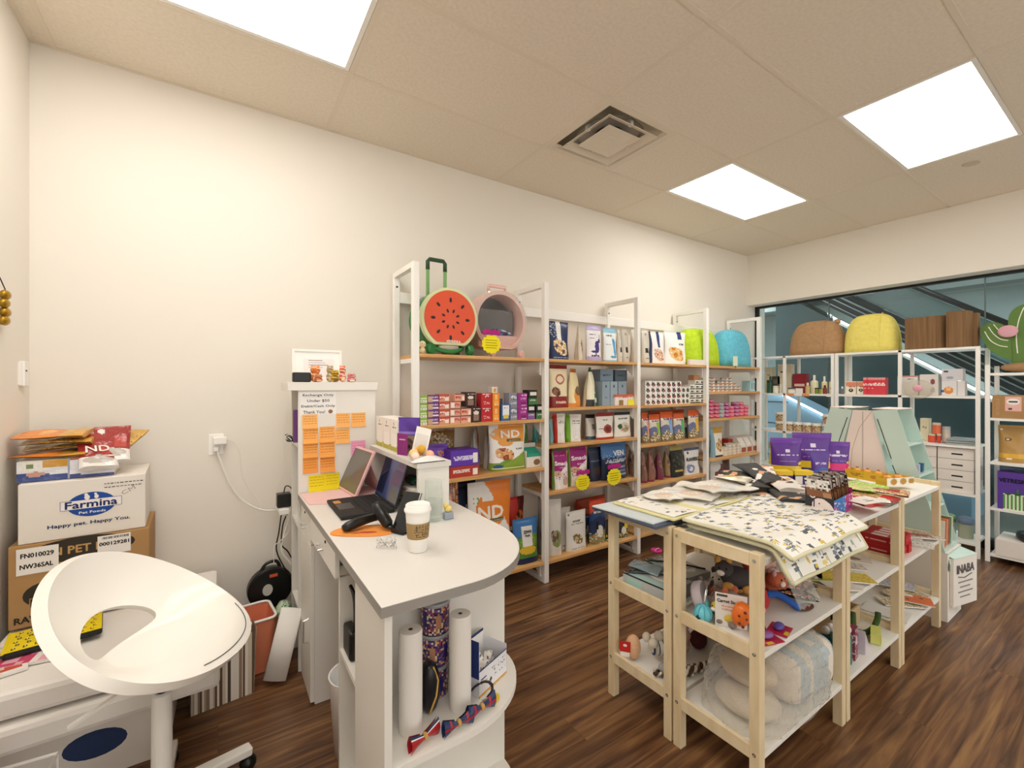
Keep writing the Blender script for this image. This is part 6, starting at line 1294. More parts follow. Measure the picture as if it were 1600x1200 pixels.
sp = lambda mb, r, h, z=0, **k: mb.lathe((0,0,0), [(0,-h),(r*.93,-h),(r,-h*.6),(r,h*.6),(r*.93,h),(0,h)], 36, M=Matrix.Translation((0, z, .13)) @ Matrix.Rotation(PI/2, 4, 'X'), **k)
mb = MB(); sp(mb, .115, .03); mb.build('case', M['black'], t, smooth=False); MB().tube(smoothpts([(-.05, -.0, .225), (-.02, 0, .265), (.03, 0, .268), (.05, 0, .225)]), .009, 8).build('handle', M['black'], t, smooth=True)
mb = MB(); mb.lathe((0,0,0), [(0,0),(.03,0),(.032,.004),(.0,.004)], 20, '#c8c6c0', M=Matrix.Translation((-.02, -.031, .13)) @ Matrix.Rotation(PI/2, 4, 'X') @ Matrix.Scale(.8, 4, (1, 0, 0))); mb.build('hub', M['plastic'], t); MB().box((-.01, -.036, .195), (.03, -.031, .21), '#d8603a').build('button', M['plastic'], t)
t = thing('storage_box', 'plain beige box on the floor by the wall beneath the black leash case', 'box', (.24, 2.86, .0006)); MB().box((-.09, -.075, 0), (.08, .06, .178)).build('box_body', M['card'], t)
for k, (x, y, z, c1, cn) in enumerate(((.292, 2.60, .0006, '#d8d6cc', 'off-white'), (.29, 2.60, .105, '#a3bfb0', 'sage green'), (.288, 2.61, .209, '#b8cfae', 'pale green'))):
    t = thing('crumpled_bag', cn+' crumpled plastic bag wedged between basket and desk', 'plastic bag', (x, y, z), 0, 'crumpled bags by the desk')
    rnd = random.Random(k); mb = MB(); mb.ball((0, 0, .052), (.037, .05, .05), 20, 14, lambda u, v: hexc(c1) if (math.sin(u*60)*math.sin(v*40+u*9) > -.3) else hexc('#6d7d70')); 
    mb.v = [(vx+rnd.uniform(-.004, .004), vy+rnd.uniform(-.004, .004), vz) for vx, vy, vz in mb.v]; mb.build('bag_body', M['foil'], t, smooth=True)
t = thing('rolled_poster', 'folded white paper roll leaning against the desk cabinet', 'paper roll', (.225, 2.40, .018)); d = Vector((.085, .055, .30))
mb = MB(); vs = []; nn = 24; n1 = d.cross(Vector((.3, 1, 0))).normalized(); n2 = d.cross(n1).normalized()
for i in range(nn):
    q = 2*PI*i/nn
    for s in (0, 1): vs.append(tuple(d*s+n1*.05*math.cos(q)+n2*.014*math.sin(q)+Vector((0, 0, .012))))
mb.add(vs, [(2*i, 2*((i+1) % nn), 2*((i+1) % nn)+1, 2*i+1) for i in range(nn-1)]); mb.build('sheet', M['paperw'], t, smooth=True, solid=.002)

# ================================================================ WOODEN RACKS
RZ = .87
def rack(name_label, x0, x1, y0, y1, z=(.18, .525, .845)):
    t = thing('wooden_rack', name_label, 'rack', ((x0+x1)/2, (y0+y1)/2, 0), 0, None); W = (x1-x0)/2; Dp = (y1-y0)/2; p = .036
    for sx in (-1, 1):
        for sy in (-1, 1):
            cx, cy = sx*(W-p/2), sy*(Dp-p/2); MB().box((cx-p/2, cy-p/2, 0), (cx+p/2, cy+p/2, RZ)).build('leg', M['birch'], t, bevel=.002)
    for zz in z:
        for sx in (-1, 1):
            cx = sx*(W-.008); MB().box((cx-.008, -Dp+p, zz-.022), (cx+.008, Dp-p, zz+.025)).build('end_rail', M['birch'], t, bevel=.0015)
            for sy in (-1, 1): MB().lathe((0,0,0), [(0,0),(.0065,0),(.0065,.002),(.003,.0025),(.003,.001),(0,.001)], 10, M=Matrix.Translation((sx*W, sy*(Dp-p/2), zz)) @ Matrix.Rotation(sx*PI/2, 4, 'Y')).build('bolt', M['chrome'], t)
        MB().box((-W+.0165, -Dp+.002, zz-.02), (W-.0165, Dp-.002, zz)).build('shelf_board', M['shelfw'], t, bevel=.001)
    return t
RX = [(1.53, 2.235), (2.247, 2.925), (2.935, 3.61)]; RY = [(.785, 1.128), (1.138, 1.485)]
nm = {(0,0): 'pale wooden rack nearest the viewer, patterned pad on top', (0,1): 'pale wooden rack at the near left, nearest the oak shelving', (1,0): 'pale wooden rack in the middle of the front row', (1,1): 'pale wooden rack in the middle of the back row', (2,0): 'pale wooden rack at the far end of the front row beside the cardboard display', (2,1): 'pale wooden rack at the far end of the back row under purple bags'}
for i in range(3):
    for j in range(2): rack(nm[i, j], *RX[i], *RY[j])
T = RZ+.0012; MS, BS = .5265, .1815
def wave(x0, x1, y0, y1, z, fn, ops, nx=40, ny=30, name='pad_top', m='print', parent=None, th=.004, seed=1):
    mb = MB(); panel(mb, lambda u, v: (x0+(x1-x0)*u, y0+(y1-y0)*v, z+fn(u, v)), nx, ny, ops, seed); panel(mb, lambda u, v: (x0+(x1-x0)*u, y0+(y1-y0)*v, z+fn(u, v)-th), nx//2, ny//2, [('all', '#e8e4d8')], seed, True)
    return mb.build(name, M[m], parent, smooth=True)
# stack of washable pads on the near racks
t = thing('folded_pad', 'folded slate grey pad at the bottom of the pile on the near left rack', 'pet pad', (1.87, 1.30, T), .0, 'pads piled on the near racks')
mb = MB(); P = [(-.42, -.15), (.32, -.12), (.32, .20), (-.42, .21)]; mb.prism(P, 0, .012, '#4c5668'); mb.prism([(-.41, -.13), (.31, -.11), (.31, .19), (-.43, .20)], .0121, .02, '#c9d2d6'); mb.build('fabric', M['matte'], t, bevel=.003)
def critters(seed, n=70, bg='#f1efe8', dens=1):
    r = random.Random(seed); ops = [('all', bg)]
    for k in range(n):
        u, v = r.random(), r.random(); c = r.choice(['#6c7686', '#7a8494', '#8a94a2', '#d8b84a', '#e6cf7a', '#4c525c', '#a8b0a0'])
        ops.append(('ell', u, v, r.uniform(.008, .03), r.uniform(.008, .018), c))
        if r.random() < .8: du = r.uniform(.01, .03); ops.append(('rect', u-du, u+du, v+.018, v+.025, '#5f6570'))
        if r.random() < .6: ops.append(('rect', u+.012, u+.019, v-.03, v+.016, '#5a5e68'))
    return ops
t = thing('patterned_pad', 'yellow-edged printed pad in plastic on the near left rack', 'pet pad', (1.84, 1.30, T+.021), .02, 'pads piled on the near racks')
MB().box((-.30, -.16, 0), (.34, .17, .011), '#e4dda6').build('edge', M['matte'], t, bevel=.004)
wave(-.285, .325, -.15, .16, .0135, lambda u, v: .003*math.sin(u*14), critters(4, 90), 90, 50, parent=t, name='printed_top', th=.001)
for k, (x, y, w, h, a_, z_) in enumerate(((1.98, 1.33, .34, .24, .3, .046), (2.10, 1.28, .30, .22, -.2, .062), (1.82, 1.36, .26, .16, .1, .046))):
    t = thing('plastic_bag', ('large clear plastic bag spread over the printed pad', 'clear plastic bag with orange print beside the treat bags', 'flat clear plastic bag near the left rack edge')[k], 'plastic bag', (x, y, T+z_), a_, 'clear bags on the near racks')
    ops = [('all', '#f0ece4'), ('ell', .3, .5, .2, .25, '#e6d2c0'), ('ell', .7, .45, .2, .2, '#dfe4e6'), ('ell', .55, .2, .12, .12, '#c3cad6'), ('spk', .2, .9, .2, .8, ['#efe8dc', '#e2cdb8'], .15)]
    wave(-w/2, w/2, -h/2, h/2, .006, lambda u, v: .006*math.sin(u*5+k)*math.sin(v*4+k)+.002*math.sin(13*u+9*v), ops, 36, 26, parent=t, name='folded_sheet', m='gloss')
# big printed pads over the near rack: two, the upper drooping over the side
for k, (dx, dz, sd, lb) in enumerate(((.015, .0, 9, 'lower cream printed pad in plastic drooping below the upper pad, near rack'), (0, .022, 10, 'large white pad printed with grey and yellow animals on the near rack'))):
    t = thing('patterned_pad', lb, 'pet pad', (1.905+dx, .93, T+dz), .0, 'pads piled on the near racks')
    y0, y1 = (-.225, .185) if k else (-.22, .17)
    def droop(u, v, k=k):
        yy = y0+(y1-y0)*v; o_ = max(0, -.155-yy); return -(o_**1.2)*(.8 if k else 2.6)+.003*math.sin(u*11+v*5)
    x0, x1 = -.325, .305
    wave(x0, x1, y0, y1, .017, droop, critters(sd, 210), 190, 120, parent=t, name='printed_top', th=.014)
    mb = MB(); 
    for v_, in ((0,), (1,)):
        yy = y0+(y1-y0)*v_; mb.tube([(x0+(x1-x0)*u_/20, yy, .010+droop(u_/20, v_)) for u_ in range(21)], .008, 6, '#dcd9b8')
    for u_ in (0, 1): mb.tube([(x0+(x1-x0)*u_, y0+(y1-y0)*v_/20, .010+droop(u_, v_/20)) for v_ in range(21)], .008, 6, '#dcd9b8')
    mb.build('piped_edge', M['matte'], t, smooth=True)
    if k == 0: wave(x0-.015, x0+.13, y0-.03, y1+.02, .008, lambda u, v: -(max(0, -.155-(y0-.03+(y1-y0+.05)*v))**1.2)*2.8+.004*math.sin(25*u), [('all', '#fff')], 50, 30, parent=t, name='plastic_wrap', m='film', th=.0006)
# treat bags on the back row
wst = [('all', '#e9e2d8')]; r = random.Random(2)
def strokes(seed):
    r = random.Random(seed); ops = [('all', ('#2b2a29', '#eee8e0')[seed % 2])]
    for k in range(11):
        c = r.choice(['#2b2a29', '#e0a070', '#e8b48a', '#f4f0ea', '#efe9e2', '#35312e']); u, v = r.random(), r.random()
        for q in range(4): ops.append(('ell', u+.05*q, v+.03*q, .09, .05, c))
    return ops
spots = [(2.52, 1.30, .5, 0), (2.40, 1.33, .7, 1), (2.64, 1.27, .35, 1), (2.30, 1.22, .6, 0), (2.34, 1.28, .8, 2), (2.56, 1.30, .4, 2), (2.30, 1.04, .5, 1), (2.42, 1.12, .6, 2), (2.45, 1.26, .9, 3)]
for k, (x, y, a_, lv) in enumerate(spots):
    flatp(x, y, T+.004+.026*lv, .15, .27, .032, a_-1.35, strokes(k), ('lowest middle', 'second left', 'right', 'lowest left', 'left', 'far right', 'nearest', 'second nearest', 'topmost')[k]+' black, white and orange treat bag in the pile on the middle rack', name='treat_bag', cat='treat bag', group='black white and orange treat bags on the middle rack', seed=20+k, m='print', tx=(0, .1, .12, 0, .16, .18, .04, .08, .22)[k])
flatp(2.26, 1.30, T+.075, .11, .16, .02, .2, [('all', '#f0ead8'), ('ell', .5, .6, .3, .2, '#e8c83a'), ('ell', .5, .3, .2, .1, '#d8c8a0')], 'white pack with a yellow top at the left of the treat bag pile', name='treat_bag', cat='treat bag', group=None)
flatp(2.44, 1.02, T+.05, .12, .22, .018, -.9, [('all', '#efe6e2'), ('ell', .5, .4, .4, .2, '#d88a9a'), ('spk', 0, 1, 0, 1, ['#2b2a29', '#fff'], .15)], 'white and pink treat pack sloping in front of the black and white bags', name='treat_bag', cat='treat bag', group=None)
# chew-stick display box with dog face
pA = at(1258, 803, z=T); pB = at(1303, 812, z=T); pC = at(1336, 802, z=T)
A2 = Vector(pA); B2 = Vector(pB); C2 = Vector(pC); e1 = (B2-A2); w = e1.length; ang = math.atan2(e1.y, e1.x)
t = thing('chew_display', 'black, blue and magenta display box of dog chews with a white dog face', 'display box', (B2.x, B2.y, T), ang)
dl = .26
mb = MB(); fops = [('all', '#2b2c30'), ('ell', .62, .36, .38, .36, '#e9dcd8'), ('ell', .8, .2, .25, .2, '#e9dcd8'), ('ell', .25, .75, .12, .12, '#e9dcd8'), ('ell', .25, .75, .08, .08, '#2b2c30'), ('ell', .93, .16, .05, .07, '#141414'), ('ell', .5, .5, .03, .04, '#141414'), ('rect', .3, .34, .3, .6, '#2b2c30')]
panel(mb, lambda u, v: (-w+w*u, 0, .135*v*(1-.3*u)), 44, 40, fops)
panel(mb, lambda u, v: (0, dl*u, .08*v), 30, 14, [('all', '#2f7fc8'), ('rect', .0, .5, .0, 1, '#2f7fc8'), ('rect', .62, 1, 0, 1, '#b8287c'), ('spk', 0, 1, .2, .9, ['#e8e4ea', '#24508a', '#d8488a'], .25), ('line', 0, 1, .15, .04, '#1c3a6a')])
panel(mb, lambda u, v: (-w, dl*(1-u), .135*v), 4, 4, [('all', '#2b2c30')]); panel(mb, lambda u, v: (-w*u, dl, .10*v), 4, 4, [('all', '#b8287c')]); panel(mb, lambda u, v: (-w+w*u, dl*v, .05), 2, 2, [('all', '#3a2a22')]); panel(mb, lambda u, v: (-w+w*u, dl*v, 0), 1, 1, [('all', '#2b2c30')], flip=True); mb.build('box_body', M['print'], t)
r = random.Random(3)
for k in range(12):
    y = .015+k*(dl-.03)/11; ops = [('all', '#8a5a3c'), ('band', .62, 1, '#e6e2dc'), ('spk', 0, 1, .6, 1, ['#2a2a2c', '#b8b4b0', '#f4f2ee'], .6), ('rect', .7, 1, .1, .5, '#b88a66')]
    mb = MB(); zz = .165+.012*r.random(); x_ = -w*.93+r.uniform(-.004, .004); tl = .05
    panel(mb, lambda u, v: (x_+w*.86*u, y-tl*v, .052+(zz-.052)*v), 12, 14, ops, k); panel(mb, lambda u, v: (x_+w*.86*u, y-tl*v+.008, .052+(zz-.052)*v), 4, 4, [('all', '#6a4530')], k, True)
    o = mb.build('chew_card', M['gloss'], t)
# purple bags standing on the far back rack
PU = [('all', '#5c3290'), ('band', .88, 1, '#6a3ea0'), ('rect', .42, .58, .66, .74, '#ded4ec'), ('line', .15, .85, .60, .02, '#d6cae8'), ('rect', 0, 1, .18, .34, '#e8c72c'), ('band', 0, .18, '#46266e'), ('line', .2, .8, .45, .015, '#8a6ab8'), ('ell', .9, .4, .08, .04, '#e8c72c')]
def standbag(px, py_top, wpx, Xc, Yc, ops, label, rot, d=.1, seed=1, **k):
    F = Xc*_sa+Yc*_ca; w = wpx/FOC*F; h = CAMZ+(601-py_top)/FOC*F-(k.get('z', T)); t = thing('dog_food_bag' if 'name' not in k else k['name'], label, k.get('cat', 'pet food bag'), (Xc, Yc, k.get('z', T)), rot, k.get('group', 'purple bags on the far back rack')); pouch('pouch', w, h, d, ops, seed, t, 'gloss', topw=k.get('topw', 1.05)); return t
YV = -YAW-.05
standbag(1228, 684, 44, *at(1228, 748, z=T)[:2], PU, 'leftmost purple bag with yellow band standing on the back rack', -.75, seed=31)
standbag(1268, 676, 52, *at(1268, 741, z=T)[:2], PU, 'tallest purple bag in the middle of the back rack', -.8, seed=32)
standbag(1308, 690, 34, *at(1307, 742, z=T)[:2], [c if c[0] != 'rect' or c[3] != .18 else ('rect', 0, 1, .18, .36, '#d8287c') for c in PU], 'purple bag with a magenta band at the right of the group', -.85, seed=33)
standbag(1281, 706, 26, *at(1281, 751, z=T)[:2], [('all', '#5a3a9a'), ('below', .35, .1, '#3a5ab8', .05), ('line', .2, .8, .6, .03, '#c8bce0'), ('ell', .6, .2, .25, .12, '#a8c0e0')], 'small violet and blue pouch leaning in front of the purple bags', -.7, d=.04, seed=34)
for k, (x, y) in enumerate((at(1226, 757, z=T)[:2], at(1258, 757, z=T)[:2])):
    t = thing('yellow_tray', ('left', 'right')[k]+' yellow-fronted tray at the foot of the purple bags', 'tray', (x, y+.02, T), -.7, 'yellow-fronted trays on the back rack'); MB().box((-.05, -.03, 0), (.05, .03, .055), '#41256a').box((-.051, -.032, .0555), (.051, .03, .08), '#e6c62c').build('tray_body', M['print'], t); MB().box((-.048, -.0335, .005), (-.01, -.0305, .05), '#e6e2dc').build('side_label', M['print'], t)
# long yellow boxes
def yb(pxa, pya, pxb, pyb, h, dpt, label, fops, n=4):
    A = Vector(at(pxa, pya, z=T)); B = Vector(at(pxb, pyb, z=T)); w = (B-A).length; t = thing('treat_carton', label, 'treat box', tuple((A+B)/2), math.atan2(B.y-A.y, B.x-A.x)); 
    mb = MB(); panel(mb, lambda u, v: (-w/2+w*u, 0, h*v), 40, 10, fops); mb.box((-w/2, .001, 0), (w/2, dpt, h*.55), '#d8a82c'); mb.box((-w/2, dpt, 0), (w/2, dpt+.003, h*1.0), '#e0b83a'); mb.box((-w/2, .0005, h*.551), (-w/2+.002, dpt-.0005, h*.95), '#e0b83a'); mb.box((w/2-.002, .0005, h*.551), (w/2, dpt-.0005, h*.95), '#e0b83a'); mb.build('carton_body', M['print'], t)
    for k in range(n): mb = MB(); mb.ball((-w*.4+w*.8*(k+.3)/n, dpt*.5, h*.85), (.018, .022, .018), 12, 8, '#e8a850'); mb.box((-w*.4+w*.8*(k+.3)/n-.006, dpt*.45, h*.6), (-w*.4+w*.8*(k+.3)/n+.006, dpt*.55, h*1.35), '#b8824a'); mb.build('chew', M['print'], t)
yb(1306, 742, 1388, 757, .052, .07, 'long yellow treat box along the far end of the back rack', [('all', '#e8bf2e'), ('line', .3, .55, .5, .2, '#b8862a'), ('ell', .75, .5, .08, .2, '#c88a2a')])
yb(1386, 760, 1428, 757, .045, .06, 'short yellow and white treat box at the far front rack end', [('all', '#e9e4d8'), ('ell', .25, .5, .12, .4, '#b88a3a'), ('ell', .6, .5, .12, .4, '#b88a3a'), ('ell', .9, .5, .1, .35, '#b88a3a')], 2)
gr_ = [('all', '#9ed63a'), ('spk', 0, 1, 0, 1, ['#7ab82a', '#c8e878', '#e8e4c8', '#d8d8b8'], .4)]
def tp(px, py, z=T): p = at(px, py, z=z); return p[0], p[1]
for k, (px, py, lv, a_, w, h, ops, lb) in enumerate(((1318, 762, 0, .6, .13, .2, gr_, 'light green treat bag lying behind the chew display'), (1348, 760, 0, .3, .13, .2, gr_, 'bright green treat bag lying before the yellow box'), (1334, 770, 1, .9, .12, .2, [('all', '#d8d89a'), ('spk', 0, 1, 0, 1, ['#9ed63a', '#e8c88a'], .4)], 'pale green treat bag lying across the other green ones'),
    (1336, 785, 0, .4, .12, .2, [('all', '#c8302c'), ('ell', .5, .6, .3, .2, '#e0544a')], 'red treat bag lying right of the chew display'), (1362, 778, 0, .8, .12, .2, [('all', '#c89a5a'), ('band', 0, .3, '#c8302c'), ('spk', 0, 1, .3, 1, ['#8a5a3a', '#e8c890'], .4)], 'tan and red treat bag in the middle of the front rack'), (1384, 777, 1, 1.0, .11, .18, [('all', '#d8a878'), ('rect', .3, .7, .2, .8, '#a8302c'), ('spk', 0, 1, 0, 1, ['#8a4a2a'], .2)], 'brown and red treat bag at the right of the heap'), (1352, 790, 1, 1.3, .10, .17, [('all', '#e8e0d8'), ('ell', .5, .5, .35, .3, '#b82c30'), ('ell', .5, .5, .25, .2, '#e8e0d8')], 'white and red treat bag at the front of the heap'))):
    x, y = tp(px, py); flatp(x, y, T+.002+.02*lv, w, h, .018, a_-.8, ops, lb, name='treat_bag', cat='treat bag', group='bright treat bags on the front racks', seed=50+k)
x, y = tp(1352, 797); t = thing('info_card', 'white printed card at the front edge of the middle rack', 'card', (x, y, T+.045), -.25); MB().box((-.085, -.05, 0), (.085, .05, .0015)).build('card', M['whitecard'], t); MB().box((-.02, -.02, .0016), (.03, -.012, .0019), '#55555a').box((-.01, 0, .0016), (.02, .006, .0019), '#88888c').build('print_lines', M['matte'], t)

# ---- near left rack, middle shelf: boxed bowls
for k, (x, y, a_, dz, lb) in enumerate(((1.62, 1.30, .05, 0, 'grey and mint boxed slow feeder at the front of the near left rack'), (1.80, 1.33, -.1, 0, 'second grey boxed slow feeder deeper in the near left rack'), (1.66, 1.31, .3, .062, 'blue-grey pack lying on the boxed slow feeder'))):
    t = thing('boxed_bowl' if k < 2 else 'soft_pack', lb, 'boxed pet bowl' if k < 2 else 'pack', (x+.03, y, MS+dz), a_)
    if k < 2:
        mb = MB(); gbox(mb, .165, .058, .25, [('all', '#8e989c'), ('rect', .1, .5, .1, .6, '#a8ccc8'), ('col', .0, .06, '#222427')], [('all', '#b9bdbc'), ('rect', .1, .4, .1, .8, '#a9cdc9'), ('band', .85, 1, '#26282b')], [('all', '#a9aeae'), ('ell', .6, .4, .3, .25, '#e4e2de'), ('ell', .6, .4, .18, .15, '#c9c8c4'), ('rect', 0, .25, .1, .9, '#a9cdc9'), ('spk', 0, 1, .9, 1, ['#222'], .6)]); mb.build('carton_body', M['gloss'], t)
        MB().tube([(-.08, .1, .061), (0, .02, .066), (.08, -.1, .061)], .004, 6, '#1c1c1e').build('strap', M['gloss'], t)
    else: pouch('pouch', .10, .14, .03, [('all', '#8fa5ae')], 3, t, 'foil'); t.rotation_euler = (-1.45, 0, .4)
# ---- near rack, middle shelf: soft toys and rubber toys
t = thing('chrome_toy', 'round silver-grey packaged toy with wire rings on the near rack', 'toy', (1.63, 1.065, MS), .3)
MB().lathe((0,0,0), [(0,-.02),(.055,-.02),(.062,-.012),(.062,.012),(.055,.02),(0,.02)], 30, '#b9aeb4', M=Matrix.Translation((0, 0, .064)) @ Matrix.Rotation(PI/2-.4, 4, 'X')).build('disc', M['gloss'], t)
for q in (.066, .054): MB().tube([(q*math.cos(2*PI*i/24), -.026-.004*math.sin(2*PI*i/24), .068+q*math.sin(2*PI*i/24)) for i in range(24)], .003, 6, close=True).build('ring', M['chrome'], t, smooth=True)
MB().box((-.03, -.035, .09), (.035, -.028, .13), '#26262a').box((-.01, -.037, .1), (.03, -.0352, .112), '#d8603a').build('header_card', M['gloss'], t)
def plush(name, label, x, y, z, parts, rot=0, m='felt', cat='soft toy', group=None, smooth=True):
    t = thing(name, label, cat, (x, y, z+.0006), rot, group); d = {}
    for p in parts:
        nm_, c, r, col = p[:4]; d.setdefault(nm_ if len(p) < 5 else nm_+str(p[4]), []).append((nm_, c, r, col))
    for k_, L_ in d.items():
        mb = MB()
        for nm_, c, r, col in L_: mb.ball(c, r, 16, 10, col)
        mb.build(L_[0][0], M[m], t, smooth=smooth)
    return t
r = random.Random(7)
cols_ = [('#b89a8c', 'dusty brown'), ('#e0d8cc', 'cream'), ('#c8a0a0', 'dusty pink'), ('#9aaab8', 'blue-grey'), ('#8a7a72', 'taupe'), ('#d8a45a', 'mustard'), ('#c86a4a', 'rust'), ('#4a4648', 'charcoal'), ('#b8403a', 'red'), ('#e0b0a8', 'salmon')]
sp_ = [(1.72, 1.04), (1.84, 1.06), (1.96, 1.05), (2.10, 1.06), (1.74, .96), (1.86, .985), (2.06, .99), (1.78, 1.00), (1.90, 1.03), (2.02, 1.04), (1.635, .965), (1.84, 1.05)]
cols_ += [('#d8c050', 'yellow'), ('#b8a89a', 'stone grey')]
ztr = [0]*7+[.088]*3+[0, .09]
for k, (x, y) in enumerate(sp_):
    c_, cn = cols_[k]; c2 = cols_[(k*3+4) % 10][0]; q = 1.3 if k != 10 else .9
    sc = lambda t_, q=q: tuple(v*q for v in t_)
    plush('soft_toy', cn+' plush animal in the toy heap on the middle shelf of the near rack', x+r.uniform(-.01, .01), y, MS+ztr[k], [(p[0], sc(p[1]), sc(p[2]), p[3])+p[4:] for p in [('body', (0, 0, .034), (.05, .036, .034), c_), ('head', (-.035, -.018, .06), (.028, .026, .026), c_), ('ear', (-.052, -.02, .085), (.009, .007, .012), c2, 1), ('ear', (-.022, -.014, .087), (.009, .007, .012), c2, 2), ('muzzle', (-.042, -.042, .054), (.012, .008, .009), '#efe8de'), ('eyes', (-.046, -.040, .068), (.003, .003, .003), '#141414', 1), ('eyes', (-.026, -.04, .068), (.003, .003, .003), '#141414', 2), ('foot', (.035, -.03, .014), (.018, .014, .013), c2, 1), ('foot', (-.02, -.036, .014), (.018, .014, .013), c2, 2)]], r.uniform(-1.6, .4), group='plush toys heaped on the near rack')
t = plush('rubber_toy', 'turquoise ribbed rubber dog toy with a plus-shaped hole', 1.568, 1.02, MS, [('bulb', (0, 0, .034), (.033, .033, .034), '#6cc4d4'), ('bulb', (.045, .03, .045), (.026, .026, .028), '#6cc4d4', 2)], m='plastic', cat='dog toy')
mb = MB()
for k in range(8): q = 2*PI*k/8; mb.tube([(.0335*math.cos(q)*math.cos(a_), .0335*math.sin(q)*math.cos(a_), .034+.0345*math.sin(a_)) for a_ in (-1.2, -.7, -.2, .3, .8, 1.3)], .0022, 5, '#4fa8ba')
mb.build('ribs', M['plastic'], t); MB().box((-.0345, -.009, .026), (-.031, .009, .031), '#16343c').box((-.0345, -.003, .019), (-.031, .003, .038), '#16343c').build('hole', M['plastic'], t)
# carrot stuffer on its card
a = Vector(at(1122, 968, z=MS)); t = thing('carrot_toy', 'orange rubber Carrot Stuffer dog toy on its white card', 'dog toy', (1.60, .925, MS), -PI/2+.55)
mb = MB(); mb.box((-.055, .03, .0), (.055, .032, .125), '#ece8e2'); mb.build('card', M['print'], t); MB().ball((.035, .029, .075), (.022, .002, .025), 16, 10, '#7ab83a').build('green_patch', M['print'], t, smooth=True)
MB().box((-.05, .0285, .112), (-.012, .0298, .12), '#4a4a48').build('maker_mark', M['matte'], t)
word(t, 'Carrot Stuffer', -.004, .096, w=.088, h=.012, y=.0285, col='#2c2a28', bold=.0006); word(t, 'durable', -.012, .078, w=.04, y=.0285, col='#d8783a'); word(t, 'rubber', -.012, .066, w=.036, y=.0285, col='#d8783a')
cb = MB(); cb.lathe((0,0,0), [(0,0),(.016,.002),(.026,.012),(.032,.03),(.033,.05),(.030,.07),(.02,.082),(0,.086)], 24, '#e8742a', M=Matrix.Translation((.02, -.006, .034)) @ Matrix.Rotation(.35, 4, 'Y')); b_ = cb.build('carrot_body', M['plastic'], t, smooth=True)
Mq = Matrix.Translation((.02, -.006, .034)) @ Matrix.Rotation(.35, 4, 'Y')
for h_, q in ((.02, -1.6), (.045, -1.9), (.045, -1.1), (.066, -1.5), (.012, -1.1)):
    p = Mq @ Vector((.031*math.cos(q), .031*math.sin(q), h_)); MB().ball(tuple(p), (.0055, .004, .0055), 10, 6, '#6a2c10').build('hole', M['plastic'], b_, smooth=True)
for k, (x, y, c_, cn) in enumerate(((1.63, .825, '#8a5a9a', 'purple rubber toy on a red card at the rack corner'), (1.76, .83, '#a8283a', 'red backing card with a small purple toy on the white shelf'))):
    t = thing('carded_toy', cn, 'dog toy', (x+.03*(k == 0), y, MS), -.3+.5*k); MB().box((-.045, -.035, 0), (.045, .035, .0025), '#b8284a').box((-.03, -.034, .0026), (.0, -.02, .003), '#e8c43a').build('card', M['gloss'], t); MB().ball((0, .002, .0145), (.028, .018, .0115), 14, 8, c_ if k == 0 else '#5a4a9a').build('toy', M['plastic'], t, smooth=True)
# butterfly toy and blue/brown bird toy at the far side of the shelf
t = thing('butterfly_toy', 'orange and black monarch butterfly plush on the near rack shelf', 'soft toy', at(1247, 930, z=MS+.01)[:2]+(MS+.001,), .4)
for s in (-1, 1):
    mb = MB(); ops = [('all', '#e07a2a'), ('ell', .3, .3, .14, .1, '#1c1614'), ('col', .28, .34, '#1c1614'), ('col', .58, .63, '#1c1614'), ('band', .3, .37, '#1c1614'), ('band', .62, .68, '#1c1614'), ('band', .85, 1, '#1c1614'), ('band', 0, .1, '#1c1614'), ('col', .88, 1, '#1c1614'), ('spk', .85, 1, 0, 1, ['#efe8dc', '#1c1614', '#1c1614'], 1)]
    def wing(u, v, s=s): rr = .015+.085*u; q = (-.75+1.5*v); return (s*rr*math.cos(q*.9), rr*math.sin(q*1.15), .012+.03*u+.012*math.sin(u*PI))
    panel(mb, wing, 26, 26, ops, flip=s < 0); panel(mb, lambda u, v: (wing(u, v)[0], wing(u, v)[1], wing(u, v)[2]-.01), 10, 10, [('all', '#1c1614')], flip=s > 0); mb.build('wing', M['felt'], t, smooth=True)
MB().ball((0, 0, .018), (.011, .06, .016), 12, 10, '#1c1614').build('body', M['felt'], t, smooth=True); MB().box((.09, .02, .035), (.12, .04, .036), '#efece6').build('care_tag', M['matte'], t)
t = thing('bird_toy', 'red and royal blue long-necked plush bird with brown feet', 'soft toy', at(1212, 948, z=MS+.02)[:2]+(MS,), -.25)
MB().ball((-.05, .02, .05), (.03, .026, .045), 14, 10, '#b8343a').build('body', M['felt'], t, smooth=True); MB().tube(smoothpts([(-.04, .01, .07), (0, .0, .072), (.04, -.02, .05), (.07, -.028, .028), (.085, -.03, .018)]), .014, 10, '#2a56a8').build('leg', M['felt'], t, smooth=True); MB().ball((.125, -.03, .013), (.045, .02, .012), 16, 8, '#5a3226').build('foot', M['felt'], t, smooth=True)
t = thing('leather_toy', 'brown leather shoe-shaped toy lying behind the front post', 'dog toy', (1.70, .93-.05, MS), .9); MB().ball((0, 0, .016), (.05, .022, .015), 16, 8, '#5a3226').build('sole', M['felt'], t, smooth=True)
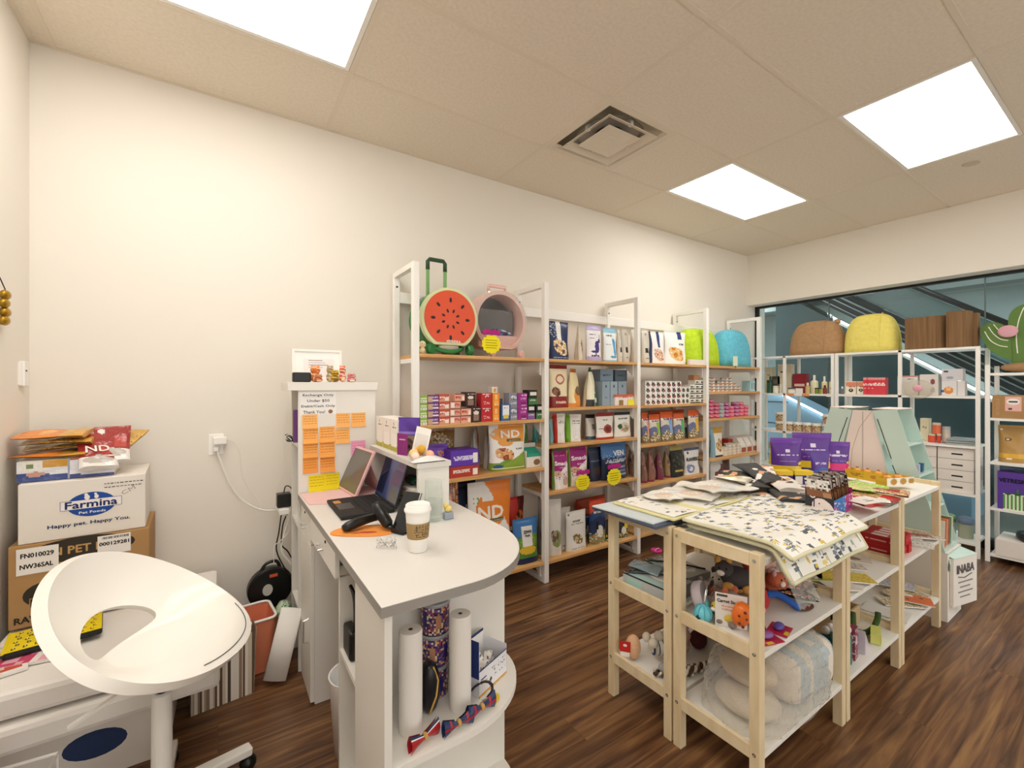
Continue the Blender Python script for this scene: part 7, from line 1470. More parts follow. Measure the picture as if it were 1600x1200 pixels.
# ---- near left rack, bottom shelf
plush('potato_toy', 'tan potato plush with a red hang tag on the bottom shelf', 1.60, 1.395, BS, [('body', (0, 0, .055), (.036, .034, .055), '#e0b48e')], 0, cat='soft toy')
t = thing('hang_tag', 'red hang tag with white mark on the tan potato plush', 'tag', (1.552, 1.40, BS+.025), -.9); MB().box((-.024, -.001, .02), (.024, .001, .068), '#c8302c').box((-.02, -.0011, .0), (.02, .001, .0199), '#ece8e2').build('tag_card', M['gloss'], t); MB().ball((0, -.0015, .05), (.009, .0008, .006), 10, 6, '#f4ece8').build('white_mark', M['matte'], t)
plush('soft_toy', 'navy and white striped plush with round cream limbs', 1.70, 1.33, BS, [('body', (0, 0, .055), (.05, .035, .035), '#e4e0d6'), ('stripe', (-.03, 0, .055), (.006, .036, .034), '#39486a', 1), ('stripe', (-.008, 0, .055), (.006, .037, .036), '#39486a', 2), ('stripe', (.014, 0, .055), (.006, .037, .036), '#39486a', 3), ('limb', (-.04, -.03, .09), (.022, .02, .022), '#e6ddcc', 1), ('limb', (.0, .0, .105), (.022, .02, .022), '#e6ddcc', 2), ('limb', (.04, .01, .1), (.024, .02, .024), '#e6ddcc', 3), ('limb', (-.05, .02, .09), (.02, .02, .022), '#e6ddcc', 4)], -.5)
plush('soft_toy', 'grey long-nosed plush lying beside the braided rope', 1.655, 1.235, BS, [('body', (0, 0, .03), (.04, .03, .028), '#9a9894'), ('head', (-.04, -.01, .035), (.026, .02, .02), '#a8a6a2'), ('nose', (-.066, -.014, .03), (.006, .005, .005), '#1c1c1c')], -.3)
for k in range(4):
    t = thing('rope_toy', ('front', 'second', 'third', 'rear')[k]+' brown and white braided rope toy on the bottom shelf', 'rope toy', (1.62+.05*k, 1.215-.012*k, BS+.004), -.9+.2*k, 'braided rope toys on the bottom shelf'); n_ = 26
    for s in (0, 1): MB().tube([(-.06+.12*i/n_, .012*math.sin(i*.9+s*PI), .014+.008*math.cos(i*.9+s*PI)) for i in range(n_+1)], .007, 6, ('#e8e2d6', '#5a4436')[s]).build('strand', M['felt'], t, smooth=True)
for k, (x, y, c_, cn) in enumerate(((1.82, 1.3, '#c8a0a0', 'dusty pink'), (1.93, 1.28, '#5a2c34', 'maroon'), (2.04, 1.34, '#b08a80', 'brown-pink'), (1.88, 1.38, '#8a3a4a', 'wine red'))):
    plush('soft_toy', cn+' plush deeper on the bottom shelf of the near left rack', x, y, BS, [('body', (0, 0, .04), (.05, .04, .04), c_), ('head', (.0, -.02, .095), (.03, .028, .03), c_), ('ear', (-.02, -.02, .125), (.01, .008, .014), c_, 1), ('ear', (.02, -.02, .125), (.01, .008, .014), c_, 2)], .4*k, group='plush toys deep on the bottom shelf')
# ---- near rack, bottom: blankets in a clear bag
t = thing('bagged_blanket', 'cream and pale blue striped blanket in a crinkled clear plastic bag', 'blanket', (1.93, .93, BS), 0)
ops = [('all', '#e8ded0'), ('col', .12, .26, '#b4c2cc'), ('col', .42, .56, '#b4c2cc'), ('col', .72, .84, '#b4c2cc')]
def bcol(u, v):
    x = math.copysign(abs(math.cos(2*PI*u))**.45, math.cos(2*PI*u))*abs(math.cos(-PI/2+PI*v))**.45
    return hexc('#b9c6ce') if int((x+1)*4.2) % 2 else hexc('#eae0d2')
MB().ball((.09, 0, .102), (.185, .138, .10), 60, 26, bcol, p=.45).build('blanket', M['felt'], t, smooth=True)
MB().ball((-.17, .02, .135), (.075, .11, .055), 18, 12, '#c9b49c').build('folded_bed', M['felt'], t, smooth=True); MB().ball((-.21, .0, .045), (.105, .12, .043), 18, 12, '#d8cdbf').build('folded_towel', M['felt'], t, smooth=True)
mb = MB(); vs = []; fs = []; nu, nv = 60, 26; r = random.Random(5)
for j in range(nv+1):
    for i in range(nu):
        q = 2*PI*i/nu; ph = j/nv*PI/2; k_ = math.cos(ph)**.35
        vs.append((-.05+.31*k_*math.copysign(abs(math.cos(q))**.6, math.cos(q))+.008*math.sin(9*q+j), .158*k_*math.copysign(abs(math.sin(q))**.6, math.sin(q))+.006*math.sin(13*q+2*j), .004+.245*math.sin(ph)+.010*math.sin(7*q+j*1.3)*(1-ph/1.6)*(j > 0)))
for j in range(nv):
    for i in range(nu): fs.append((j*nu+i, j*nu+(i+1) % nu, (j+1)*nu+(i+1) % nu, (j+1)*nu+i))
mb.add(vs, fs); mb.build('plastic_bag', M['filmm'], t, smooth=True)
t = thing('teal_tray', 'dull teal carton standing at the back of the near rack bottom shelf', 'box', (2.06, 1.10, BS), 0); t.location = (2.15, 1.095, BS); MB().box((-.05, -.012, 0), (.04, .012, .22)).build('panel', mat('dull_teal', '#4d6a66', .6), t)

# ---- middle front rack
def flatcard(x, y, z, w, h, rz, ops, label, th=.006, cat='packaged treat', name='carded_treat', group='flat packs on the middle rack shelves', seed=1, tilt=0):
    t = thing(name, label, cat, (x, y, z), (tilt, 0, rz), group); mb = MB(); panel(mb, lambda u, v: (-w/2+w*u, -h/2+h*v, th), max(4, int(w/.006)), max(4, int(h/.006)), ops, seed); mb.box((-w/2, -h/2, 0), (w/2, h/2, th-.0004), '#e6e2dc'); mb.build('pack', M['gloss'], t); return t
x, y = tp(1345, 880, MS)
L_ = [((2.36, .93), .10, .22, .3, [('all', '#e8e4de'), ('ell', .5, .5, .42, .32, '#c8948a'), ('ell', .5, .5, .3, .22, '#ece6e0'), ('ell', .5, .5, .15, .1, '#b8604a')], 'white oval card with pink ring print'),
 ((2.50, .90), .10, .24, .5, [('all', '#e8dfd6'), ('spk', 0, 1, 0, 1, ['#c8b8a8', '#b84a3a', '#8a6a5a'], .2), ('ell', .5, .7, .3, .1, '#3a3a3c')], 'beige card pack with dark spot print'),
 ((2.64, .93), .09, .22, .6, [('all', '#e0d6cc'), ('band', .4, .6, '#b83a30'), ('spk', 0, 1, 0, 1, ['#a89888'], .3)], 'beige and red card pack near the rack end'),
 ((2.78, .95), .09, .22, .4, [('all', '#ddd6ca'), ('ell', .5, .4, .3, .2, '#8a7a5a')], 'pale tan card pack by the far post')]
for k, ((x, y), w, h, rz, ops, lb) in enumerate(L_): flatcard(x, y+.03, MS+.0007, w, h, rz, ops, lb+', middle rack, middle shelf', seed=k)
L_ = [((2.33, .87), .11, .20, .95, [('all', '#ece8e0'), ('rect', .2, .8, .7, .9, '#3a3a3a'), ('col', .85, 1, '#b8c83a')], 'white and lime card at the front left'),
 ((2.47, .88), .11, .24, .75, [('all', '#e0c94a'), ('spk', 0, 1, 0, 1, ['#d0b83a', '#ece090', '#c8a83a'], .3)], 'yellow flat pack lying on the cards'),
 ((2.36, 1.03), .12, .2, .4, [('all', '#dcd8d0'), ('band', .6, .7, '#2c2c2e'), ('spk', 0, 1, 0, .5, ['#b8b0a8'], .3)], 'white and black card behind the oval one'),
 ((2.54, 1.045), .12, .2, .1, [('all', '#c8c27a'), ('spk', 0, 1, 0, 1, ['#a8a060', '#e8e4c0'], .4)], 'olive yellow pack at the back')]
for k, ((x, y), w, h, rz, ops, lb) in enumerate(L_): flatcard(x, y, MS+.0085, w, h, rz, ops, lb+', middle rack, middle shelf', seed=10+k)
# bottom: capped bottles, printed cartons, wooden box, green toys
bt0 = None
for k in range(6):
    x, y = 2.30+.045*(k % 3), .835+.05*(k//3)
    lb = ('front left', 'front middle', 'front right', 'rear left', 'rear middle', 'rear right')[k]+' white-capped bottle on the bottom shelf of the middle front rack'
    if k == 0:
        bt0 = thing('shampoo_bottle', lb, 'bottle', (x, y, BS+.0004), 0, 'white-capped bottles on the bottom shelf'); MB().lathe((0,0,0), [(0,0),(.018,0),(.019,.01),(.019,.12),(.012,.135)], 18, ['#2c5a5a', '#2c5a5a', '#3f7a74', '#2c5a5a']).build('bottle_body', M['gloss'], bt0, smooth=True); MB().ball((0, 0, .152), (.017, .017, .02), 14, 10, '#ece8e4').build('cap', M['plastic'], bt0, smooth=True)
    else: copy_tree(bt0, (x, y, BS+.0004), .3*k, lb)
for k, (x, y, c1, c2, cn) in enumerate(((2.46, .84, '#8a3a4a', '#d8c8d0', 'wine and white swirl'), (2.47, .89, '#3a5a52', '#c8d8d0', 'dark green swirl'))):
    t = thing('printed_carton', cn+' printed carton standing by the bottles', 'carton', (x, y, BS+.0004), .15); mb = MB(); gbox(mb, .06, .14, .035, [('all', c1), ('spk', 0, 1, 0, 1, [c2, c1], .45), ('ell', .5, .6, .3, .15, c2)], [('all', c1), ('spk', 0, 1, 0, 1, [c2, c1], .4)]); mb.build('carton_body', M['print'], t)
t = thing('clear_pack', 'clear wedge of lilac and grey packs beside the printed cartons', 'pack', (2.57, .85, BS+.0004), .2); MB().add([(-.05, -.03, 0), (.07, -.03, 0), (.07, .03, 0), (-.05, .03, 0), (-.05, -.03, .11), (-.05, .03, .11)], [(0,3,2,1), (0,1,4), (3,5,2), (1,2,5,4), (0,4,5,3)], '#c9c0d0').build('packs', M['gloss'], t)
t = thing('wooden_crate', 'shallow wooden crate at the back of the middle rack bottom shelf', 'crate', (2.62, 1.02, BS+.0004)); mb = MB()
for q in (((-.24, -.08, 0), (.24, .08, .006)), ((-.24, -.08, .0061), (.24, -.072, .09)), ((-.24, .072, .0061), (.24, .08, .09)), ((-.24, -.0719, .0061), (-.232, .0719, .09)), ((.232, -.0719, .0061), (.24, .0719, .09))): mb.box(*q)
mb.build('crate_body', mat('plywood', '#cdb38a', .6), t)
for k, (x, y, rz) in enumerate(((2.56, .915, .8), (2.76, .86, -.4), (2.66, .90, .2))):
    t = thing('crocodile_toy', ('left', 'right', 'middle')[k]+' green long plush toy on the middle rack bottom shelf', 'soft toy', (x, y, BS+.001), rz, 'green plush toys on the bottom shelf'); MB().tube(smoothpts([(-.06, 0, .014), (-.02, 0, .016), (.02, .005, .03), (.05, .01, .07), (.055, .012, .1)]), .013, 10, '#3f5a2e').build('body', M['felt'], t, smooth=True); MB().ball((-.07, 0, .018), (.022, .016, .016), 12, 8, '#8a9a4a').build('head', M['felt'], t, smooth=True)
t = thing('lime_pack', 'lime and white pack under the green plush toys', 'pack', (2.72, .83, BS+.001), .3); MB().box((-.05, -.02, 0), (.05, .02, .05), '#d8dc7a').box((-.051, -.0215, .01), (-.01, -.0202, .04), '#c8a83a').build('pack', M['gloss'], t)
for k in range(2):
    flatcard(2.45+.3*k, 1.3, MS+.0007, .2, .26, .1, [('all', ('#8a9a5a', '#c87a4a')[k]), ('spk', 0, 1, 0, 1, ['#e0d8c0', '#5a6a3a'], .3)], ('olive', 'rust')[k]+' flat pack on the middle shelf of the middle back rack', seed=30+k, group=None)
    t = thing('storage_box', ('left', 'right')[k]+' dim cream box on the bottom shelf of the middle back rack', 'box', (2.42+.33*k, 1.31, BS+.0004)); MB().box((-.14, -.13, 0), (.14, .13, .15)).build('box_body', M['whitecard'], t, bevel=.003)
# ---- far front rack: red cartons, cards
rc = None
for k in range(8):
    x = 3.02+.052*(k % 4)+.0; lv = k//4; lb = ('first', 'second', 'third', 'fourth')[k % 4]+' red carton from the left, '+('lower', 'upper')[lv]+' layer, far front rack'
    if k == 0:
        rc = thing('red_carton', lb, 'carton', (x, .90, MS+.0005), 0, 'red cartons on the far front rack'); mb = MB(); gbox(mb, .05, .05, .17, [('all', '#b8222a'), ('line', .1, .9, .5, .1, '#d8605a')], [('all', '#b8222a'), ('line', .1, .9, .5, .08, '#e0a8a0')], [('all', '#b8222a'), ('rect', .2, .8, .3, .7, '#e0d0c8')]); mb.build('carton_body', M['print'], rc)
    else: copy_tree(rc, (x, .90+.004*(k % 3), MS+.0005+.0508*lv), 0, lb)
plush('rubber_toy', 'orange and red rubber toys in front of the red cartons', 3.26, .86, MS, [('lump', (0, 0, .03), (.03, .03, .03), '#d8483a'), ('lump', (.035, .02, .04), (.028, .025, .028), '#e0684a', 2), ('lump', (-.03, .0, .07), (.026, .026, .026), '#c8342c', 3)], m='plastic', cat='dog toy')
for k, (x, y, rz, ops, lb) in enumerate(((3.36, .86, .2, [('all', '#eae6e0'), ('spk', 0, 1, 0, 1, ['#c8c0b8', '#3a3a3a'], .1)], 'white price-card pack'), (3.44, .94, .5, [('all', '#d8d0c4'), ('spk', 0, 1, 0, 1, ['#a85a4a', '#4a5a3a', '#e8e0d4', '#8a7a6a'], .5)], 'mottled picture pack'), (3.51, .86, .7, [('all', '#e0d8cc'), ('ell', .5, .5, .3, .3, '#b8343a'), ('spk', 0, 1, 0, 1, ['#6a5a4a', '#c8b8a8'], .3)], 'red and cream pack at the outer end'))):
    flatcard(x, y, MS+.0007+.0068*k, .11, .2, rz, ops, lb+', middle shelf, far front rack', seed=40+k, group=None)
for k, (x, y, rz, w, h, ops, lb) in enumerate(((3.10, .90, .1, .14, .2, [('all', '#e4e2de')], 'plain white pack'), (3.28, .89, .8, .11, .2, [('all', '#d8c8a8'), ('spk', 0, 1, 0, 1, ['#8a6a3a', '#efe6d4'], .4)], 'tan striped pack'), (3.42, .91, 1.0, .11, .22, [('all', '#c8b48a'), ('spk', 0, 1, 0, 1, ['#7a5a34', '#e8dcc0'], .4)], 'brown stick pack'), (3.36, .845, .4, .12, .16, [('all', '#e0703a'), ('ell', .3, .7, .08, .06, '#7a3a1a'), ('ell', .7, .3, .08, .06, '#7a3a1a'), ('rect', .7, 1, .5, 1, '#efe8dc')], 'orange card pack'), (3.50, .97, .3, .12, .18, [('all', '#c0c4d0'), ('spk', 0, 1, 0, 1, ['#8a90a8', '#e8e8ec'], .4)], 'pale lilac pack'))):
    flatcard(x, y, BS+.0007+.0068*k, w, h, rz, ops, lb+', bottom shelf, far front rack', seed=60+k, group=None)

# hair clip on the floor
x, y, _ = at(1026, 861, z=0); t = thing('hair_clip', 'pink plastic clip lying on the wooden floor', 'clip', (x, y, .0006), .2); MB().lathe((0,0,0), [(.02,0),(.045,0),(.048,.006),(.045,.012),(.02,.012),(.02,0)], 24, '#e0409a').build('ring', M['plastic'], t, smooth=False); MB().box((-.04, -.006, .0125), (.04, .006, .018), '#f08ac0').build('bar', M['plastic'], t)

# ================================================================ CARDBOARD A-SHAPED DISPLAY
t = thing('cardboard_display', 'mint A-shaped cardboard display stand beyond the wooden racks', 'display stand', (3.70, .80, 0))
dx = .30
def AP(y, z): return (y-.80, z)
def prismx(mb, P, x0, x1, col=(1,1,1)):
    n = len(P); return mb.add([(x0, y, z) for y, z in P]+[(x1, y, z) for y, z in P], [tuple(range(n)), tuple(range(2*n-1, n-1, -1))]+[(i, n+i, n+(i+1) % n, (i+1) % n) for i in range(n)], col)
zt1 = 1.285
def sheet(P, x, name='side_panel', m='mint'):
    mb = MB(); prismx(mb, P, x, x+.005); return mb.build(name, M[m], t)
# near wing (opens towards the aisle), far wing mirrored
W1 = [AP(.785, .42), AP(1.018, zt1), AP(1.148, zt1-.01), AP(1.06, .98), AP(.99, .80), AP(.98, .42)]
sheet(W1, 0); sheet(W1, dx-.005)
W2 = [AP(1.62, .42), AP(1.395, zt1+.0), AP(1.262, zt1-.01), AP(1.33, .98), AP(1.40, .80), AP(1.42, .42)]
sheet(W2, 0); sheet(W2, dx-.005)
mb = MB(); prismx(mb, [AP(1.145, zt1-.012), AP(1.262, zt1-.012), AP(1.42, .42), AP(.98, .42)], .012, .016); mb.build('centre_panel', M['pinkw'], t)
MB().box((.010, 1.203-.80, .42), (.0119, 1.206-.80, zt1-.02), '#a89e98').build('centre_fold', M['matte'], t)
for s, ya, yb in ((0, 1.018, 1.148), (1, 1.262, 1.395)): MB().box((0, ya-.80, zt1), (dx, yb-.80, zt1+.005)).build('top_cap', M['pinkw'], t)
mb = MB(); vs = [(.006, 1.148-.80, zt1-.01), (dx-.006, 1.148-.80, zt1-.01), (dx-.006, .98-.80, .42), (.006, .98-.80, .42)]; mb.add(vs, [(0,1,2,3)]); mb.build('inner_back', M['mint'], t, solid=.004)
for k, z in enumerate((.425, .66, .86, 1.05)):
    q = (z-.42)/(zt1-.42); y0 = .785+(1.018-.785)*q; MB().box((.0055, y0-.80+.004, z), (dx-.0055, .98+.165*q-.80-.01, z+.005)).build('shelf', M['mint'], t)
    MB().box((.006, y0-.80+.001, z+.02), (dx-.006, y0-.80+.004, z+.032)).build('clear_lip', M['glass'], t)
for k in range(4): MB().box((.05+.04*k, .93-.80, .87 if k % 2 else .67), (.08+.04*k, .95-.80, .93 if k % 2 else .74), ('#4a5a9a', '#c8c4d8', '#7a3a5a', '#2e6a8a')[k]).build('sample_pack', M['gloss'], t)
mb = MB()
for q in (((0, .775-.80, 0), (.005, 1.63-.80, .42)), ((dx-.005, .775-.80, 0), (dx, 1.63-.80, .42)), ((.0051, .775-.80, 0), (dx-.0051, .78-.80, .40)), ((.0051, 1.625-.80, 0), (dx-.0051, 1.63-.80, .42)), ((.0051, .7805-.80, .41), (dx-.0051, 1.62-.80, .42))): mb.box(*q)
mb.build('base_box', M['whitecard'], t)
# angled slots seen as dark lines
for pts in (((1.045, .96), (1.12, 1.22)), ((1.36, .98), (1.29, 1.22)), ((.985, .76), (1.04, .92)), ((1.42, .76), (1.375, .92))):
    MB().bar((-.0008, pts[0][0]-.80, pts[0][1]), (-.0008, pts[1][0]-.80, pts[1][1]), .003, .004).build('slot', M['blackm'], t)
MB().tube([(-.002, 1.15-.80, 1.27), (-.006, 1.22-.80, 1.15), (-.006, 1.26-.80, 1.0), (-.003, 1.27-.80, .88)], .0012, 5).build('loose_string', M['card'], t)
for k in range(6):
    cc = ('#e8e2d4', '#d8703a', '#e0a878', '#b84a2a', '#2a8a4a', '#e6e2dc')[k]; cn = ('cream', 'orange', 'peach', 'rust', 'green', 'white')[k]
    o = thing('picture_book', cn+'-covered thin book leaning in the cardboard display', 'book', (3.735+.034*k, .875, .4312), (0, .12, 0), 'thin books in the cardboard display'); o.location.z = .4325
    MB().box((0, -.075, 0), (.008, .07, .17)).build('pages', M['paperw'], o); MB().box((-.0015, -.076, 0), (-.0002, .071, .172), cc).box((.0082, -.076, 0), (.0095, .071, .172), cc).build('cover', M['gloss'], o)
QM = Matrix.Translation((.03, -.045, 0)) @ Matrix.Rotation(-.21, 4, 'Z')
fc_ = MB().box((0, 0, .09), (.262, .02, .385), M=QM).build('front_carton', M['whitecard'], t, bevel=.002, label='white lettered carton hung on the display front')
MB().add([(0, .05, .405), (.262, .09, .405), (.262, -.003, .386), (0, -.003, .386)], [(0,1,2,3)], M=QM).build('top_flap', M['mint'], fc_, solid=.003); MB().add([(-.002, .02, .38), (-.03, 0, .36), (-.034, 0, .33), (-.002, .02, .30)], [(0,1,2,3)], M=QM).build('side_flap', M['mint'], fc_, solid=.003)
word(fc_, 'INABA', .13, .315, w=.19, h=.05, y=-.0015, col='#5e585c', bold=.003, M_=QM); MB().tube([QM @ Vector(q) for q in ((.05, -.001, .27), (.12, -.001, .258), (.2, -.001, .275))], .003, 5, '#5e585c').build('swoosh', M['matte'], fc_)
mb = MB()
for k in range(4): mb.box((.05+.02*(k % 2), -.0015, .23-.03*k), (.21-.03*(k % 2), -.0004, .238-.03*k), '#8a8688', QM)
mb.build('print_lines', M['matte'], fc_)

# ================================================================ SHELVING BY THE GLASS
WX = 5.26; WB = 5.62
def gshelf(label, ys_, zs_, top, double=True, xf=WX, xb=WB):
    t = thing('white_shelving', label, 'shelving unit', (xf, ys_[0], 0)); oy = ys_[0]
    for y in ys_:
        for x in (xf, xb-.022):
            MB().box((x-xf, y-oy-.014, 0), (x-xf+.022, y-oy+.014, top)).build('post', M['white'], t, bevel=.002)
    y0, y1 = min(ys_), max(ys_)
    for z in zs_:
        MB().box((.0, y0-oy+.0145, z-.02), (xb-xf, y1-oy-.0145, z)).build('shelf_panel', M['white'], t)
    return t
ZS = [1.77, 1.352, .93, .527, .12]
gshelf('white metal shelving by the glass nearest the cardboard display, brown scratcher on top', [.92, 1.425, 1.93], ZS, 1.77)
gshelf('white metal shelving by the glass at its left end, brown pet house on top', [1.965, 2.43, 2.80], ZS, 1.77)
gshelf('white metal shelving at the right picture edge carrying the green cactus board', [.865, .22], [1.545, 1.178, .82, .447, .07], 1.61)
# plush houses and cardboard scratcher on top
t, w, h = dome('pet_house', 'brown plush pet house at the left on top of the glass-side shelving', 1312, 1227, 500, 1.771, 5.30, .30, '#b5906a', '#a9835c', plane='x')
MB().ball((-w*.36*-1, .0, h*.93), (.03, .02, .03), 12, 8, '#b5906a').build('ear', M['felt'], t, smooth=True)
dome('pet_house', 'yellow plush pet house in the middle on top of the glass-side shelving', 1399, 1312.5, 489, 1.771, 5.30, .30, '#efe27c', '#e6d668', plane='x')
ya, yb2 = at(1415, 520, x=5.30)[1], at(1516, 520, x=5.30)[1]; hs = at(1460, 490, x=5.3)[2]-1.772
t = thing('cardboard_scratcher', 'curved brown corrugated cardboard cat scratcher on top of the shelving', 'cat scratcher', (5.42, (ya+yb2)/2, 1.7715), 0)
wv = (ya-yb2)/2; path = [(-.10, wv), (-.12, wv*.5), (-.13, wv*.1), (-.10, -wv*.12), (-.02, -wv*.2), (.06, -wv*.12)]
def ribbon(path, th, h, name):
    P = smoothpts([(x, y, 0) for x, y in path], 8); L_ = []; R_ = []
    for i, p in enumerate(P):
        a_ = P[max(0, i-1)]; b_ = P[min(len(P)-1, i+1)]; dx_, dy_ = b_[0]-a_[0], b_[1]-a_[1]; l = math.hypot(dx_, dy_); nx_, ny_ = -dy_/l*th/2, dx_/l*th/2; L_.append((p[0]+nx_, p[1]+ny_)); R_.append((p[0]-nx_, p[1]-ny_))
    n = len(P); vs = [(x, y, 0) for x, y in L_]+[(x, y, 0) for x, y in R_]+[(x, y, h) for x, y in L_]+[(x, y, h) for x, y in R_]
    fs = []
    for i in range(n-1): fs += [(i, i+1, 2*n+i+1, 2*n+i), (n+i+1, n+i, 3*n+i, 3*n+i+1), (2*n+i, 2*n+i+1, 3*n+i+1, 3*n+i), (i+1, i, n+i, n+i+1)]
    fs += [(n, 0, 2*n, 3*n), (n-1, 2*n-1, 4*n-1, 3*n-1)]
    return MB().add(vs, fs).build(name, corr, t)
corr = mat('corrugated_board', '#7d5f40', .9, wood=('#6f5238', '#8d6c48', (8, 90, 2)))
ribbon(path, .05, hs*.93, 'long_wall'); ribbon([(-.14, -wv*.36), (-.15, -wv*.55), (-.12, -wv*.8), (-.02, -wv*.9), (.08, -wv*.75)], .04, hs*1.0, 'curled_wall'); ribbon([(.10, wv*.4), (.13, -wv*.4), (.10, -wv), (.0, -wv*1.02)], .03, hs*.96, 'rear_wall')
# cactus scratching board
t = thing('cactus_board', 'green cactus-shaped cat scratcher with a pink flower at the right edge', 'cat scratcher', (5.44, .60, 1.5465), 0)
cg = mat('cactus_green', '#5f7f3f', .8); Z = 1.5465
def CP(px, py): p = at(px, py, x=5.44); return (p[1]-.60, p[2]-Z)
def outline(L_, x0, x1, name, m):
    P = [(0, *CP(*q)) for q in L_]; P = smoothpts(P+[P[0]], 5)[:-1]; n = len(P)
    return MB().add([(x0, y, z) for _, y, z in P]+[(x1, y, z) for _, y, z in P], [tuple(range(n)), tuple(range(2*n-1, n-1, -1))]+[(i, n+i, n+(i+1) % n, (i+1) % n) for i in range(n)]).build(name, m, t)
outline([(1580, 572), (1579, 540), (1575, 510), (1578, 490), (1592, 478), (1612, 474), (1634, 482), (1645, 505), (1640, 540), (1634, 572)], 0, .05, 'trunk', cg)
outline([(1582, 563), (1562, 556), (1545, 545), (1535, 528), (1533, 514), (1541, 506), (1555, 504), (1568, 508), (1578, 520)], -.012, .04, 'arm', cg)
MB().ball((-.03, *CP(1576, 518)), (.012, .058, .05), 20, 12).build('flower', mat('flower_pink', '#d8a3ae', .8), t, smooth=True)
wl = mat('white_line', '#f0efe4', .7)
for L_ in ([(1600, 480), (1592, 500), (1588, 525), (1590, 552)], [(1606, 482), (1604, 520), (1608, 560)]): MB().tube(smoothpts([(-.001, *CP(*q)) for q in L_]), .0035, 6).build('spine_line', wl, t)
for L_ in ([(1539, 518), (1548, 532), (1562, 540), (1575, 542)], [(1545, 511), (1553, 522), (1564, 530), (1576, 532)], [(1553, 507), (1560, 515), (1569, 521)]): MB().tube(smoothpts([(-.013, *CP(*q)) for q in L_]), .0035, 6).build('spine_line', wl, t)
MB().ball((.0, -.05, .045), (.09, .27, .044), 24, 12, p=.8).build('base', M['cardb'], t, smooth=True)
# --- goods by the glass
def yx(px, x=5.30): return at(px, 601, x=x)[1]
def zx(px, py, x=5.30): return at(px, py, x=x)[2]
def gitem(kind, pa, pb, pyt, z, label, body, x=5.33, cap=None, cat='bottle', capr=.5, lab=None, group=None, hh=None, top=None):
    ya, yb_ = yx(pa, x), yx(pb, x); y = (ya+yb_)/2; w = ya-yb_; h = hh or zx((pa+pb)/2, pyt, x)-z
    t = thing(kind, label, cat, (x+w*.5 if kind != 'carton' else x+.05, y, z+.0006), -PI/2, group)
    if cat in ('bottle', 'jar', 'tin'):
        hb = h*(.72 if cap and cat == 'bottle' else (.8 if cap else 1)); r = w/2*.95
        if cat == 'bottle': MB().lathe((0,0,0), [(0,0),(r,0),(r,hb*.9),(r*.45,hb)], 16, body).build('bottle_body', M['plastic'], t, smooth=False)
        else: MB().lathe((0,0,0), [(0,0),(r*.95,0),(r,hb*.05),(r,hb)], 20, body).build('jar_body', M['plastic'], t)
        if cap: MB().lathe((0,0,hb+.0002), [(0,0),(r*(capr if cat == 'bottle' else 1.03),0),(r*(capr if cat == 'bottle' else 1.03),h-hb-.0004),(0,h-hb-.0004)], 14, cap).build('cap', M['plastic'], t)
        if lab: MB().lathe((0,0,hb*.15), [(r+.0006,0),(r+.0006,hb*.55)], 20, lab).build('label', M['print'], t)
    else:
        mb = MB(); gbox(mb, w*.96, h, .08, body if isinstance(body, list) else [('all', body)], None, top); mb.build('carton_body', M['print'], t)
    return t
z = 1.3525
for k, (pa, pb, pt, col, cap, cat, lb, hh_) in enumerate([(1196, 1205, 594, '#2f5a44', '#2a3a30', 'jar', 'dark green jar', None), (1205.5, 1215, 600, '#efe6c8', '#3a3a32', 'jar', 'cream jar with dark lid', None), (1217, 1221, 600, '#f0ece0', None, 'jar', 'slim white jar by the post', None),
   (1229, 1240, 606, '#e0d8c0', '#2c4a5a', 'jar', 'cream and blue tub', None), (1257, 1264, 598, '#c8b27a', '#e8e0c8', 'bottle', 'tan bottle behind the tubs', None), (1272, 1278, 606, '#7a8a2a', '#2a2a1a', 'jar', 'small olive jar', None), (1279, 1283, 606, '#8a9a3a', '#2a2a1a', 'jar', 'second small olive jar', None), (1284, 1291, 602, '#8a3a2c', '#5a2a20', 'bottle', 'small red-brown bottle', None), (1296, 1301, 606, '#ece4d8', '#c86a7a', 'jar', 'tiny white and pink jar', None), (1312, 1318, 604, '#6a6e70', '#e8e8e6', 'bottle', 'small grey bottle right of the double post', None)]):
    gitem('cosmetic_bottle' if cat == 'bottle' else 'cosmetic_jar', pa, pb, pt, z, lb+', upper shelf of the glass-side shelving', col, cap=cap, cat=cat, lab=('#f2eee2' if k in (1, 3) else None), x=5.30)
for k, (pa, pb, pt, col, cap, lb) in enumerate([(1264, 1276, 586, '#efe6c4', '#f4f2ec', 'large cream bottle with white cap'), (1282, 1291, 588, '#efe2b4', '#f6f4ee', 'cream pump bottle, left of the pair'), (1294, 1302, 588, '#efe2b4', '#f6f4ee', 'cream pump bottle, right of the pair'), (1197, 1206, 588, '#3f6a52', '#2c4a3a', 'green bottle at the far left end')]):
    t = gitem('pump_bottle', pa, pb, pt, z, lb+', upper shelf of the glass-side shelving', col, cap=cap, cat='bottle', x=5.40, capr=.35)
for k, (pa, pb, pt, ops, lb) in enumerate([(1195, 1206, 574, [('all', '#d8ccb0'), ('line', .2, .8, .7, .03, '#8a8060')], 'tall beige carton at the left end'), (1214, 1236, 569, [('all', '#dccfb4'), ('rect', .2, .5, .7, .76, '#4a4438')], 'tallest beige carton behind the post'), (1205, 1218, 588, [('all', '#4a4a40'), ('rect', .2, .8, .3, .8, '#6a6a5c')], 'dark olive carton between the beige ones'), (1238, 1259, 584, [('all', '#8c1f2a'), ('rect', .1, .9, .35, .5, '#e0c8b8')], 'dark red carton with a white band')]):
    gitem('carton', pa, pb, pt, z, lb+', upper shelf of the glass-side shelving', ops, x=5.46, cat='carton')
